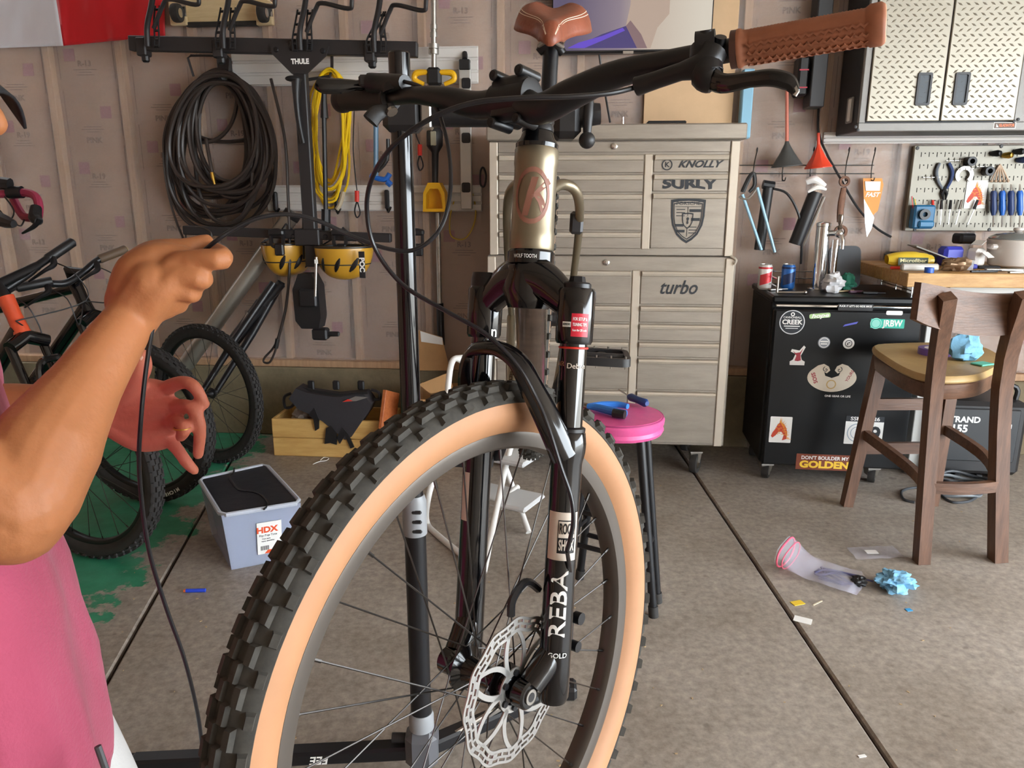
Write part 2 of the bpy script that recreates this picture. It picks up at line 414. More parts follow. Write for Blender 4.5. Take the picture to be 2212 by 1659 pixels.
def wheel(parent, hub, fwd, ax, R=.3725, tw=.030, side=TAN, tread=TREAD, rimm=None, knob=64, rows=6, spokes=32, rotor=True, name='front_wheel', rimi=.290, ang0=0, spoke_r=.0011, flip=1):
    """wheel lying in the plane fwd/up, axle ax"""
    fwd = V(fwd).normalized(); ax = V(ax).normalized(); upv = ax.cross(fwd).normalized()
    M = Matrix((fwd, upv, ax)).transposed().to_4x4(); M.translation = hub
    n = 120
    k = R - .0035
    def prof(pts):
        b = MB(); vs = []; m = len(pts)
        for i in range(n):
            a = 2 * math.pi * i / n
            for (w, r) in pts: vs.append((r * math.cos(a), r * math.sin(a), w))
        fs = [(i * m + j, i * m + (j + 1) % m, ((i + 1) % n) * m + (j + 1) % m, ((i + 1) % n) * m + j) for i in range(n) for j in range(m)]
        b.add(vs, fs, M); return b
    q = tw / .030
    rb = R - .0615;
    outer = [(-.0268 * q, k - .0205), (-.0285 * q, k - .0185), (-.024 * q, k - .009), (-.012 * q, k - .0015), (0, k), (.012 * q, k - .0015), (.024 * q, k - .009), (.0285 * q, k - .0185), (.0268 * q, k - .0205), (.018 * q, k - .013), (0, k - .008), (-.018 * q, k - .013)]
    ty = prof(outer).build('tyre_cap', tread, parent)
    for sg in (-1, 1):
        pts = [(.015, rb), (.021 * q, rb + .006), (.0272 * q, rb + .016), (.0295 * q, rb + .027), (.0275 * q, k - .0195), (.024 * q, k - .018), (.026 * q, rb + .027), (.023 * q, rb + .016), (.016, rb + .007), (.012, rb)]
        prof([(sg * w, r) for w, r in (pts if sg < 0 else pts[::-1])]).build('sidewall', side, parent)
    if knob:
        b = MB(); rnd = random.Random(3)
        for i in range(knob):
            a0 = 2 * math.pi * i / knob
            for j in range(rows):
                t = (j - (rows - 1) / 2) / ((rows - 1) / 2); off = (.5 if j % 2 else 0) * 2 * math.pi / knob
                wv = t * .0265 * q; sag = (k - .0185) + .0185 * math.sqrt(max(0, 1 - (abs(t) * .93) ** 2.6))
                a = a0 + off; ed = abs(t) > .9
                hx, hy, hz = (.0105 if not ed else .0075), .0046 * q, .0048
                tilt = -t * (.95 if ed else .35)
                K = M @ Matrix.Rotation(a, 4, 'Z') @ Matrix.Translation((sag, 0, wv)) @ Matrix.Rotation(tilt, 4, 'Y')
                x0, x1 = -.002, hz
                b.add([(x0, -hx, -hy), (x0, hx, -hy), (x0, hx, hy), (x0, -hx, hy), (x1, -hx * .8, -hy * .8), (x1, hx * .8, -hy * .8), (x1, hx * .8, hy * .8), (x1, -hx * .8, hy * .8)], [(3, 2, 1, 0), (4, 5, 6, 7), (0, 1, 5, 4), (1, 2, 6, 5), (2, 3, 7, 6), (3, 0, 4, 7)], K)
        b.build('tread_knobs', tread, ty, kind='stuff')
    rp = [(-.0165, rb + .001), (-.017, rb - .004), (-.014, rimi + .004), (-.007, rimi), (.007, rimi), (.014, rimi + .004), (.017, rb - .004), (.0165, rb + .001), (.012, rb), (0, rb - .006), (-.012, rb)]
    rim = prof(rp).build('rim', rimm or mat('dark_rim', '57504a', .35, .4), parent)
    hb = MB(M=M); hb.lathe([(.006, -.052), (.011, -.050), (.016, -.046), (.018, -.041), (.029, -.037), (.029, -.033), (.018, -.027), (.0145, -.01), (.0145, .01), (.018, .022), (.028, .026), (.028, .030), (.019, .034), (.019, .046), (.010, .050), (.006, .052)], 28)
    hubo = hb.build('hub', GBLK if rotor else GREY, parent)
    fl_ = (.031, -.035)
    for i in range(spokes):
        sd = i % 2; z0 = (.028, -.035)[sd]
        a = ang0 + 2 * math.pi * i / spokes; dirn = 1 if (i // 2) % 2 else -1
        ah = a + dirn * 1.15
        p0 = V((.026 * math.cos(ah), .026 * math.sin(ah), z0)); p1 = V(((rimi + .002) * math.cos(a), (rimi + .002) * math.sin(a), (.004, -.004)[sd]))
        b = MB(M=M); b.tube([p0, p1], spoke_r, 6); d = (p1 - p0).normalized()
        b.tube([p1 - d * .014, p1], spoke_r * 1.8, 6); b.build('spoke', mat('spoke_metal', '4d4a48', .3, .9), parent)
    return M
front = bike
def bikepart(name): return name
# wheel
WM = wheel(bike, HUB, E, NN, rimm=mat('dark_rim', '57504a', .35, .4))
# print patches on the tan wall
pb = MB()
for i in range(11):
    a = math.radians(84 - i * 3.4) ; L_ = .007
    for s_ in (1,):
        K = WM @ Matrix.Rotation(a, 4, 'Z') @ Matrix.Translation((.321 + (.002 if i % 2 else 0), 0, .0278))
        pb.prism([(-.005, -L_), (.004, -L_ * .3), (.006, L_), (-.003, L_ * .6)], .0008, K)
pb.build('worn_print', mat('worn_print', '6b5444', .7), bike)
# rotor
rb_ = MB(); zr = .0455; nw = 144
def wav(r, amp, k=12, ph=0): return [((r + amp * math.cos(k * 2 * math.pi * i / nw + ph)) * math.cos(2 * math.pi * i / nw), (r + amp * math.cos(k * 2 * math.pi * i / nw + ph)) * math.sin(2 * math.pi * i / nw)) for i in range(nw)]
rb_.ring(wav(.0895, .0016), wav(.0862, .0016), .0018, WM, zr); rb_.ring(wav(.0825, .0016), wav(.0795, .0016), .0018, WM, zr); rb_.ring(wav(.0757, .0016), wav(.0715, .0014), .0018, WM, zr)
for i in range(36):
    a = 2 * math.pi * (i + .3) / 36; w_ = .0032 if i % 3 else .0075
    K = WM @ Matrix.Rotation(a, 4, 'Z'); sh = .0016 * math.cos(12 * a)
    rb_.box((.0842 + sh, 0, zr + .0009), (.0062, w_, .0018), K)
    K = WM @ Matrix.Rotation(a + .07, 4, 'Z'); sh = .0016 * math.cos(12 * (a + .07)); rb_.box((.0775 + sh, 0, zr + .0009), (.0062, w_, .0018), K)
for i in range(6):
    a = 2 * math.pi * i / 6
    for da, bend in ((0, -.35), (.18, .55)):
        pts = []
        for j in range(9):
            t = j / 8; r = .024 + (.0735 - .024) * t; aa = a + da * 0 + bend * (t ** 1.3) * .9; pts.append((r, aa))
        hw_ = .0036
        poly = [(r * math.cos(x) - hw_ * math.sin(x), r * math.sin(x) + hw_ * math.cos(x)) for r, x in pts] + [(r * math.cos(x) + hw_ * math.sin(x), r * math.sin(x) - hw_ * math.cos(x)) for r, x in pts[::-1]]
        rb_.prism(poly, .0018, WM, zr)
rb_.ring(circ(.028, 36), circ(.019, 36), .0018, WM, zr)
rotor = rb_.build('brake_rotor', mat('rotor_steel', 'b4b2af', .32, .7), bike, label='bright wavy brake disc')
b = MB()
for i in range(6):
    a = 2 * math.pi * (i + .5) / 6; b.cyl(WM @ V((.022 * math.cos(a), .022 * math.sin(a), zr)), WM @ V((.022 * math.cos(a), .022 * math.sin(a), zr + .005)), .0042, n=10)
b.build('rotor_bolts', SBLK, rotor)
# fork
fk = MB(); LN = .072
def leg_(n): return n
# crown
cr = MB()
cr.tube([bk(0, 0, -.052), bk(0, 0, -.03), bk(0, 0, 0)], [.026, .034, .030], 20)
for s_ in (-1, 1):
    pts = [bk(.006, 0, -.012), bk(.006, s_ * .025, -.018), bk(.004, s_ * .050, -.034), bk(0, s_ * .069, -.048)]
    cr.tube(smoothpts(pts, 4), [.030, .025, .021, .020], 14, flat=.85, up=U)
    cr.tube([bk(0, s_ * LN, -.092), bk(0, s_ * LN, -.088), bk(0, s_ * LN, -.03), bk(0, s_ * LN, -.026)], [.0205, .0225, .0232, .021], 24)
crown = cr.build('fork_crown', GBLK, bike, ang=40)
b = MB()
b.tube([bk(0, LN, -.026), bk(0, LN, -.021), bk(0, LN, -.019)], [.017, .017, .015], 20); b.tube([bk(0, LN, -.02), bk(0, LN, -.012)], [.0105, .009], 6); b.build('top_cap', SBLK, crown); b = MB()
b.tube([bk(0, -LN, -.026), bk(0, -LN, -.016), bk(0, -LN, -.008)], [.020, .020, .0185], 24); b.build('top_cap', SBLK, crown)
st = mat('stanchion_black', '08080b', .06, .3, coat=1)
for s_ in (-1, 1):
    b = MB(); b.tube([bk(0, s_ * LN, -.09), bk(0, s_ * LN, -.215)], .0165, 28); b.build('stanchion', st, bike)
b = MB(); b.tube([bk(.0168 * math.cos(a), LN + .0168 * math.sin(a), -.0965) for a in [i * math.pi / 16 for i in range(32)]], .0014, 6, closed=True); b.build('travel_ring', RED, bike, label='thin red o-ring')
for s_ in (-1, 1):
    b = MB()
    b.tube([bk(0, s_ * LN, q) for q in (-.196, -.199, -.212, -.222, -.236, -.30, -.49, -.528, -.535)], [.0185, .021, .0225, .022, .0192, .0188, .0198, .0198, .017], 28)
    # boss round the axle
    b.tube([bk(.046, s_ * .050, -.515), bk(.046, s_ * .0535, -.515), bk(.046, s_ * .069, -.515), bk(.046, s_ * .0715, -.515)], [.014, .017, .017, .0145], 24)
    b.tube(smoothpts([bk(.0, s_ * LN, -.462), bk(.012, s_ * .068, -.484), bk(.034, s_ * .062, -.508)], 4), [.014, .018, .0165], 14)
    b.build('lower_leg', GBLK, bike, ang=40)
    b = MB(); b.lathe([(.0168, 0), (.0205, 0), (.0205, .004), (.0168, .006)], 24, zaxis(bk(0, s_ * LN, -.197), U)); b.build('wiper_seal', SBLK, bike)
b = MB(); b.tube([bk(.046, .0716, -.515), bk(.046, .0735, -.515)], [.0095, .0095], 24); b.build('axle_end', STEEL, bike)
b = MB(); b.tube([bk(.046, .0734, -.515), bk(.046, .0739, -.515)], [.0058, .0058], 16); b.build('axle_socket', BLK, bike)
# arch
b = MB()
pts = [bk(.014, .078, -.226), bk(.030, .068, -.19), bk(.046, .048, -.145), bk(.052, .030, -.116), bk(.053, .0, -.103), bk(.053, -.030, -.104), bk(.050, -.050, -.112), bk(.038, -.066, -.145), bk(.014, -.076, -.215)]
b.tube(smoothpts(pts, 5), [.018, .017, .015, .013, .012, .012, .013, .015, .017], 10, flat=[.75, .6, .5, .5, .55, .55, .5, .6, .75], up=U)
b.build('fork_arch', GBLK, bike, ang=50)
# caliper
b = MB(); cm = frame(bk(-.03, .058, -.455), E, U)
b.box((0, 0, 0), (.03, .026, .05), cm, .006); b.box((-.004, -.02, .004), (.03, .014, .04), cm, .005); b.cyl(bk(-.04, .072, -.44), bk(-.04, .082, -.44), .008); b.cyl(bk(-.035, .07, -.475), bk(-.035, .083, -.475), .007)
b.tube(smoothpts([bk(.005, .045, -.40), bk(.03, .043, -.385), bk(.055, .044, -.40), bk(.058, .045, -.42)], 4), .005, 6)
b.build('brake_caliper', SBLK, bike)
# prints on the near leg
def cylwarp(r): return lambda v: V((r * math.sin(v.x / r), v.y, r * math.cos(v.x / r) + v.z))
def legM(n, u, tow, roll=0):
    o = bk(0, n, u); z = V(tow); z = (z - U * z.dot(U)).normalized(); x = U.cross(z).normalized()
    m = Matrix((x, U, z)).transposed().to_4x4(); m.translation = o; return m
tow = V((0, 0, CH)) - bk(0, LN, -.4);
LM = legM(LN, 0, tow + V((-.22, 0, 0)))
CREAM = mat('cream_decal', 'cfc2b4', .45)
def band(M, r, a0, a1, u0, u1, m, parent, name):
    bb = MB(); bb.grid(14, 2, lambda p, q: (r * math.sin(a0 + (a1 - a0) * p), u0 + (u1 - u0) * q, r * math.cos(a0 + (a1 - a0) * p)), M); return bb.build(name, m, parent, ang=80)
dec = band(LM, .0197, -.75, 1.25, -.352, -.293, CREAM, bike, 'fork_decal')
dk = mat('decal_black', '121216', .3)
band(LM, .0199, -.05, 1.1, -.343, -.324, dk, dec, 'decal_panel')
for a0, a1, u0, u1 in ((-.05, 1.1, -.304, -.3025), (-.05, 0.0, -.324, -.304), (1.06, 1.1, -.324, -.304)): band(LM, .0199, a0, a1, u0, u1, dk, dec, 'decal_border')
text('ROCK', LM @ Matrix.Translation((0, -.3135, 0)), .0165, dk, dec, width=.0195, warp=lambda v: cylwarp(.0199)(V((v.x + .0105, v.y, v.z))), bold=.02, sy=1.1)
text('SHOX', LM @ Matrix.Translation((0, -.3335, 0)), .0165, CREAM, dec, width=.0195, warp=lambda v: cylwarp(.0201)(V((v.x + .0105, v.y, v.z))), bold=.02, sy=1.1)
text('REBA', LM @ Matrix.Translation((0, -.407, 0)), .028, WPRINT, bike, width=.083, warp=lambda v: cylwarp(.0199)(V((-v.y * 1.05 + .006, v.x, v.z))), bold=.012)
text('GOLD', LM @ Matrix.Translation((0, -.470, 0)), .0085, WPRINT, bike, width=.024, warp=lambda v: cylwarp(.0206)(V((v.x + .008, v.y, v.z))))
LF2 = legM(-LN, 0, V((0, 0, CH)) - bk(0, -LN, -.3))
band(LF2, .0192, -1.2, -.5, -.335, -.27, CREAM, bike, 'fork_decal')
text('n', LF2 @ Matrix.Translation((0, -.084, 0)), .02, WPRINT, bike, warp=lambda v: cylwarp(.0234)(V((v.x + .014, v.y, v.z))), bold=.02)
# red setup sticker on the near crown
rs = band(LM, .0236, .05, .95, -.083, -.056, mat('red_sticker', 'c81f35', .4), bike, 'setup_sticker')
for i, (tx, sz) in enumerate((('FOR SETUP &', .0052), ('TUNING TIPS', .0052), ('Scan the QR code', .0036))):
    text(tx, LM @ Matrix.Translation((0, -.0625 - i * .0065, 0)), sz, WPRINT, rs, width=.0175, warp=lambda v: cylwarp(.0238)(V((v.x + .0118, v.y, v.z))), bold=.01)
rt_ = band(LM, .0236, -.42, .04, -.072, -.066, WPRINT, bike, 'pull_tab'); text('REMOVE', LM @ Matrix.Translation((0, -.069, 0)), .0038, DPRINT, rt_, width=.009, warp=lambda v: cylwarp(.0238)(V((v.x - .0045, v.y, v.z))))
text('Debon', LM @ Matrix.Translation((0, -.118, 0)), .009, CREAM, bike, warp=lambda v: cylwarp(.0167)(V((v.x + .0095, v.y, v.z))))
text('AIR', LM @ Matrix.Translation((0, -.116, 0)), .008, mat('copper_print', '9a6a4a', .4), bike, warp=lambda v: cylwarp(.0167)(V((v.x - .0125, v.y, v.z))))
# head tube and headset
HM = legM(0, 0, V((-.1, -1, .1)))
b = MB(); b.tube([bk(0, 0, q) for q in (.020, .022, .040, .044, .12, .124, .141, .143)], [.027, .0278, .0278, .0268, .0262, .0272, .0272, .0262], 32); ht = b.build('head_tube', TI, bike, ang=50)
b = MB(); b.tube([bk(0, 0, q) for q in (.0, .003, .017, .020)], [.0262, .0295, .0295, .0272], 32); cup = b.build('lower_headset_cup', GBLK, bike)
text('WOLF TOOTH', HM @ Matrix.Translation((0, .0105, 0)), .0065, WPRINT, cup, width=.030, warp=lambda v: cylwarp(.0297)(V((v.x - .006, v.y, v.z))))
b = MB(); b.tube([bk(0, 0, q) for q in (.143, .148, .156, .164)], [.0262, .0265, .021, .0185], 32); b.build('upper_headset_cup', GBLK, bike)
PKD = mat('pink_decal', '8f5f4e', .5)
lb = MB(); r_ = .0272
def onhead(poly, d=.0004):
    # fan strips bent round the tube
    bb = [cylwarp(r_)(V((x - .001, y + .083, 0))) for x, y in poly]; return bb
def strip(o, i):
    n = len(o); lb.add(onhead(o) + onhead(i), [(k, k + 1, n + k + 1, n + k) for k in range(n - 1)], HM)
def arc(a0, a1, rx, ry, n=16): return [(rx * math.cos(math.radians(a0 + (a1 - a0) * k / n)), ry * math.sin(math.radians(a0 + (a1 - a0) * k / n))) for k in range(n + 1)]
strip(arc(-215, 60, .0235, .034), arc(-215, 60, .0195, .028))
strip(arc(60, 145, .0235, .034), arc(60, 145, .0195, .028))
strip([(-.012, -.024), (-.009, -.01), (-.006, .004), (-.001, .022)], [(-.004, -.024), (-.001, -.012), (.002, .002), (.007, .022)])
strip([(.0, .001), (.008, .010), (.0195, .022)], [(.0, -.004), (.012, .006), (.0245, .016)])
strip([(.001, .001), (.008, -.008), (.012, -.020)], [(.009, .004), (.015, -.004), (.021, -.016)])
lb.build('head_badge', PKD, ht, ang=80)
# spacers and stem
b = MB(); b.tube([bk(0, 0, q) for q in (.164, .168, .172)], [.0195, .0195, .0185], 28); b.build('spacer', SBLK, bike)
b = MB(); b.tube([bk(0, 0, q) for q in (.172, .175, .198, .203)], [.0185, .0195, .0195, .0165], 28); b.tube([bk(.005, 0, .187), bk(.034, 0, .190)], [.0185, .021], 20, flat=1.15)
stem = b.build('stem', SBLK, bike, ang=50)
BC = bk(.048, 0, .190)
b = MB(); b.tube([BC - NN * .0275, BC - NN * .027, BC + NN * .027, BC + NN * .0275], [.018, .0215, .0215, .018], 28); b.box((0, 0, 0), (.022, .054, .050), frame(BC + E * .006, E, U), .006); fp = b.build('stem_face_plate', SBLK, bike, ang=45)
for du in (-.027, .027):
    for dn in (-.019, .019):
        b = MB(); p = BC + NN * dn + U * du; b.tube([p - E * .016, p + E * .018, p + E * .020], [.0065, .0065, .005], 14); b.tube([p + E * .020, p + E * .0205], [.003, .003], 6); b.build('stem_bolt', SBLK, fp)
tag(fp, 'black stem face plate')
fpm = frame(BC + E * .0172, NN, U); fpm = Matrix((NN, U, E)).transposed().to_4x4(); fpm.translation = BC + E * .0172
b = MB(); b.ring(circ(.0035, 20), circ(.0028, 20), .0004, fpm @ Matrix.Translation((0, .006, 0))); b.build('stem_logo', CREAM, fp); text('K', fpm @ Matrix.Translation((0, .006, 0)), .004, CREAM, fp)
# bar
bar_pts = [at(733, 217, 1.225), at(800, 214, 1.165), at(850, 210, 1.115), at(905, 206, 1.06), at(965, 213, 1.02), at(1035, 228, .985), BC, at(1165, 236, .912), at(1235, 203, .887), at(1325, 163, .862), at(1430, 138, .832), at(1560, 112, .792), at(1700, 90, .768), at(1915, 50, .735)]
b = MB(); b.tube(smoothpts(bar_pts, 6), [.011, .011, .011, .0115, .0145, .017, .0175, .0175, .0168, .0145, .0125, .0112, .011, .011], 22)
b.build('handlebar', SBLK, bike, ang=60)
# grips
def grip(p0, p1, r, m, ribs, parent, capm):
    d = (p1 - p0); L_ = d.length; M = zaxis(p0, d)
    b = MB(); b.lathe([(r * .86, 0), (r * 1.12, .0006), (r * 1.14, .004), (r * 1.02, .006), (r, .010)] + [(r * (1 + (.025 if i % 2 else -.012)), .012 + (L_ - .03) * i / ribs) for i in range(ribs + 1)] + [(r, L_ - .016), (r * 1.16, L_ - .012), (r * 1.18, L_ - .003), (r * 1.05, L_)], 26, M)
    g = b.build('grip', m, parent, ang=60)
    b = MB(); b.tube([p0 + d * (1.0), p0 + d * 1.006], [r * 1.02, r * .96], 24); b.build('bar_plug', capm, g); return g, M, L_
gr, GM, GL = grip(at(1592, 106, .786), at(1912, 50.5, .7355), .0158, GRIPM, 64, bike, mat('pale_plug', 'c79a78', .5))
b = MB()
for i in range(34):
    for j in range(5):
        z = .012 + GL * .86 * (i + .5 * (j % 2)) / 34; a = math.radians(185 + j * 28)
        K = GM @ Matrix.Rotation(a, 4, 'Z') @ Matrix.Translation((.0158, 0, z)) @ Matrix.Rotation(.7 if i % 2 else -.7, 4, 'X'); b.box((0, 0, 0), (.003, .0016, .0062), K)
b.build('grip_texture', GRIPM, gr)
grl, _, _ = grip(at(846, 210.5, 1.118), at(735, 217, 1.222), .0155, mat('black_grip', '201d1c', .6), 40, bike, BLK)
b = MB(); d = (bar_pts[-1] - bar_pts[-3]).normalized()
b.tube([at(1580, 108, .788), at(1594, 106, .7855)], [.0175, .0175], 22); b.build('lock_ring', mat('brown_ring', '4b2c22', .5), bike)
# right-hand lever in the photo
def lever(clamp_px, pts_blade, radii, body, parent, flat=.55):
    b = MB()
    for a, r in body: b.tube(smoothpts(a, 4), r, 12)
    o = b.build('brake_lever_body', SBLK, parent)
    b = MB(); b.tube(smoothpts(pts_blade, 5), radii, 10, flat=flat); b.build('lever_blade', GBLK, o); return o
lv = lever(None, [at(1525, 160, .775), at(1560, 180, .752), at(1620, 172, .732), at(1665, 168, .720), at(1700, 176, .714), at(1715, 192, .712), at(1718, 203, .711)], [.012, .009, .007, .0075, .0075, .005, .003],
  [([at(1512, 95, .790), at(1520, 118, .786), at(1530, 145, .782)], [.010, .0145, .013]), ([at(1540, 112, .780), at(1520, 140, .776), at(1470, 155, .785), at(1420, 172, .800), at(1375, 187, .812)], [.014, .013, .0085, .0085, .0095]), ([at(1530, 138, .776), at(1528, 165, .772), at(1545, 182, .768)], [.014, .016, .010])], bike)
b = MB(); b.tube([at(1503, 98, .789), at(1545, 92, .783)], [.0125, .0125], 16); p = at(1525, 88, .783); b.cyl(p, p + UP * .008, .007); p = at(1554, 96, .781); b.cyl(p, p + UP * .006 - V((0, .004, 0)), .0055); b.build('lever_clamp', SBLK, lv)
b = MB(); b.tube([at(1706, 176, .712), at(1717, 186, .711), at(1722, 198, .710), at(1716, 206, .7105)], .0022, 6); b.build('lever_tip', STEEL, lv)
# left-hand lever
lv2 = lever(None, [at(815, 186, 1.16), at(770, 184, 1.15), at(735, 186, 1.145), at(700, 185, 1.14), at(684, 178, 1.14)], [.009, .007, .0105, .011, .008], [([at(795, 178, 1.13), at(830, 182, 1.12), at(875, 178, 1.08)], [.013, .015, .010]), ([at(850, 195, 1.1), at(845, 178, 1.1)], [.016, .012])], bike, flat=.6)
b = MB(); b.box((0, 0, 0), (.02, .02, .016), frame(at(792, 176, 1.13), (1, 0, 0), UP), .003); b.build('lever_clamp', BLK, lv2)
b = MB(); b.tube(smoothpts([at(845, 235, 1.09), at(815, 245, 1.08), at(800, 262, 1.075)], 4), [.006, .011, .012], 10, flat=.6); b.cyl(at(843, 228, 1.09), at(846, 240, 1.085), .006); b.build('dropper_lever', BLK, bike)
b = MB(); b.tube([at(845, 238, 1.085), at(848, 243, 1.083)], .008, 10); b.build('adjuster_bolt', STEEL, bike)
# front brake hose
HOSE = mat('hose_black', '17161a', .3)
hp = [at(1378, 187, .812), at(1320, 201, .80), at(1230, 209, .79), at(1120, 212, .785), at(1010, 225, .79), at(915, 265, .80), at(840, 325, .82), at(800, 395, .845), at(793, 465, .865), at(812, 540, .875), at(870, 615, .87), at(960, 670, .855), at(1050, 722, .84), at(1118, 790, .83), at(1158, 860, .825), at(1185, 925, .815), at(1212, 1010, .805), at(1234, 1075, .80), at(1238, 1130, .798), at(1225, 1190, .80)]
b = MB(); b.tube(smoothpts(hp, 6), .0026, 10); b.build('front_brake_hose', HOSE, bike)
b = MB(); b.tube(smoothpts([at(1225, 1190, .80), bk(-.028, .073, -.40), bk(-.034, .07, -.43)], 6), .0026, 8); b.build('hose_end', HOSE, bike)
# frame behind
HB = bk(0, 0, .03); HT = bk(0, 0, .125); BB = fb_(.507, 0, -.488); SC = fb_(.61, 0, -.03); RA = fb_(.95, 0, -.455)
b = MB(); b.tube(smoothpts([HB + GB * .01, fb_(.15, 0, -.13), BB], 4), [.022, .024, .025], 20); b.build('down_tube', mat('bronze_titanium', '7b6a5f', .22, .85, var=.25, vs=9, stretch=(1, 1, 8)), bike)
b = MB(); b.tube([HT + GB * .01, SC], [.018, .016], 18); b.build('top_tube', TI, bike)
b = MB(); b.tube([BB, SC + (SC - BB).normalized() * .03], .0175, 18); b.tube([BB - LF * .045, BB + LF * .045], .022, 20); b.build('seat_tube', TI, bike)
sd = (SC - BB).normalized()
b = MB(); b.tube([SC + sd * .03, SC + sd * .075], .0215, 22); b.tube([SC + sd * .075, SC + sd * .082], [.0215, .0165], 22); spc = b.build('seatpost_collar', SBLK, bike)
SEAT = fb_(.71, 0, .262)
b = MB(); b.tube([SC + sd * .02, SEAT - GU * .055], .0155, 20); b.tube([SEAT - GU * .06 - LF * .024, SEAT - GU * .048 - LF * .012, SEAT - GU * .048 + LF * .012, SEAT - GU * .06 + LF * .024], [.008, .013, .013, .008], 12); b.build('seatpost', SBLK, bike)
for s_ in (-1, 1):
    b = MB(); b.tube(smoothpts([SEAT + GB * -.10 - GU * .035 + LF * s_ * .008, SEAT - GB * .05 - GU * .045 + LF * s_ * .022, SEAT + GB * .05 - GU * .045 + LF * s_ * .022, SEAT + GB * .11 - GU * .02 + LF * s_ * .035], 5), .0035, 8); b.build('saddle_rail', STEEL, bike)
# saddle
def sad(u, v):
    t = (v - .5) * 2; s_ = u
    wd = .019 + .004 * s_ + .057 * (1 / (1 + math.exp(-(s_ - .62) * 13)));
    if s_ > .93: wd *= 1 - .25 * ((s_ - .93) / .07) ** 2
    if s_ < .08: wd *= .55 + .45 * (s_ / .08) ** .5
    a = t * 1.25
    drop = .030 + .022 * s_
    x = wd * math.sin(min(max(a, -1.57), 1.57)) / math.sin(1.25); zz = -drop * abs(t) ** 2.6 + .075 * max(0, s_ - .35) ** 1.2 - .045 * math.exp(-(t * 2.2) ** 2) * max(0, (s_ - .35)) - .030 * max(0, s_ - .6) * abs(t) ** 4
    if s_ < .1: k = (s_ / .1) ** .6; zz = zz * k - .040 * (1 - k); x *= .35 + .65 * k
    return SEAT + GB * (-.15 + .27 * s_) + LF * x + GU * zz
b = MB(); b.grid(34, 20, sad); sdl = b.build('saddle', LEATH, bike, ang=80, solid=.004)
for s_ in (-1, 1):
    for off in (0, .03):
        b = MB(); b.tube([sad(u, .5 + s_ * (.33 - off - (.0 if u < .52 else .0) + .12 * max(0, u - .55) * 1.5)) + GU * .0028 + (-GB) * .001 for u in [i / 30 for i in range(1, 30)]], .0007, 5); b.build('stitching', STITCH, sdl)
# rear triangle
for s_ in (-1, 1):
    b = MB(); b.tube(smoothpts([SC - sd * .03, fb_(.68, s_ * .035, -.045), fb_(.72, s_ * .072, -.075), fb_(.80, s_ * .082, -.19), RA + LF * s_ * .074], 6), [.010, .0115, .011, .009, .008], 14); b.build('seat_stay', TI, bike)
    b = MB(); b.tube(smoothpts([BB + GB * .03 + LF * s_ * .03, fb_(.62, s_ * .05, -.50), fb_(.75, s_ * .062, -.48), RA + LF * s_ * .074], 5), .011, 12); b.build('chain_stay', TI, bike)
b = MB(); b.box((0, 0, 0), (.03, .045, .05), frame(fb_(.78, .075, -.15), LF, UP), .006); b.build('rear_caliper', GREY, bike)
wheel(bike, RA, GB, LF, side=mat('worn_tan', 'b08a6c', .65), rotor=False, spokes=24, knob=56, ang0=.1)
# cranks, chain
CRD = (GB * -.32 + GU * .94).normalized()
for s_ in (-1, 1):
    d = CRD * s_ * .17; p0 = BB + LF * s_ * .055; p1 = p0 + LF * s_ * .02 + d
    b = MB(); b.tube([p0, p0 + d * .5, p1], [.017, .013, .012], 12, flat=.55, up=LF); b.build('crank_arm', SBLK, bike)
    c = p1 + LF * s_ * .06; pm_ = Matrix((LF, V((-LF.y, LF.x, 0)), UP)).transposed().to_4x4(); pm_.translation = c
    b = MB();
    b.ring(rrect(.105, .10, .018), rrect(.083, .078, .012), .016, pm_, -.008); b.box((0, 0, 0), (.1, .017, .016), pm_, .005); b.box((0, .0, -.001), (.018, .09, .010), pm_, .003)
    b.cyl(p1, c, .006)
    pd = b.build('pedal', BLK, bike)
    b = MB()
    for ix in (-.042, -.014, .014, .042):
        for iy in (-.045, .045):
            for zz in (-1, 1): b.cyl(pm_ @ V((ix, iy, zz * .008)), pm_ @ V((ix, iy, zz * .0125)), .0018, n=6)
    b.build('pedal_pins', STEEL, pd)
b = MB(); CM = Matrix((GB, GU, LF)).transposed().to_4x4(); CM.translation = BB - LF * .05; tt = []
for i in range(64): a = 2 * math.pi * i / 64; r = .066 + (.004 if i % 2 else 0); tt.append((r * math.cos(a), r * math.sin(a)))
b.ring(tt, circ(.052, 64), .003, CM);
for i in range(4): a = i * math.pi / 2 + .4; b.box((.035, 0, .0015), (.05, .014, .003), CM @ Matrix.Rotation(a, 4, 'Z'))
b.build('chainring', SBLK, bike)
ch = [];
for i in range(40): t = i / 39; ch.append(BB - LF * .048 + GU * .068 + (RA - LF * .03 + GU * .05 - BB + LF * .048 - GU * .068) * t)
for i in range(14): a = math.pi / 2 + math.pi * i / 13; ch.insert(0, BB - LF * .048 + GU * .068 * math.sin(a) - GB * -.068 * math.cos(a))
b = MB()
for i in range(len(ch) - 1): b.box((0, 0, 0), ((ch[i + 1] - ch[i]).length * .8, .007 if i % 2 else .004, .009), frame((ch[i] + ch[i + 1]) / 2, ch[i + 1] - ch[i], GU))
b.build('chain', mat('chain_steel', '6a5742', .35, .9), bike)
# the loose rear brake hose held by the person

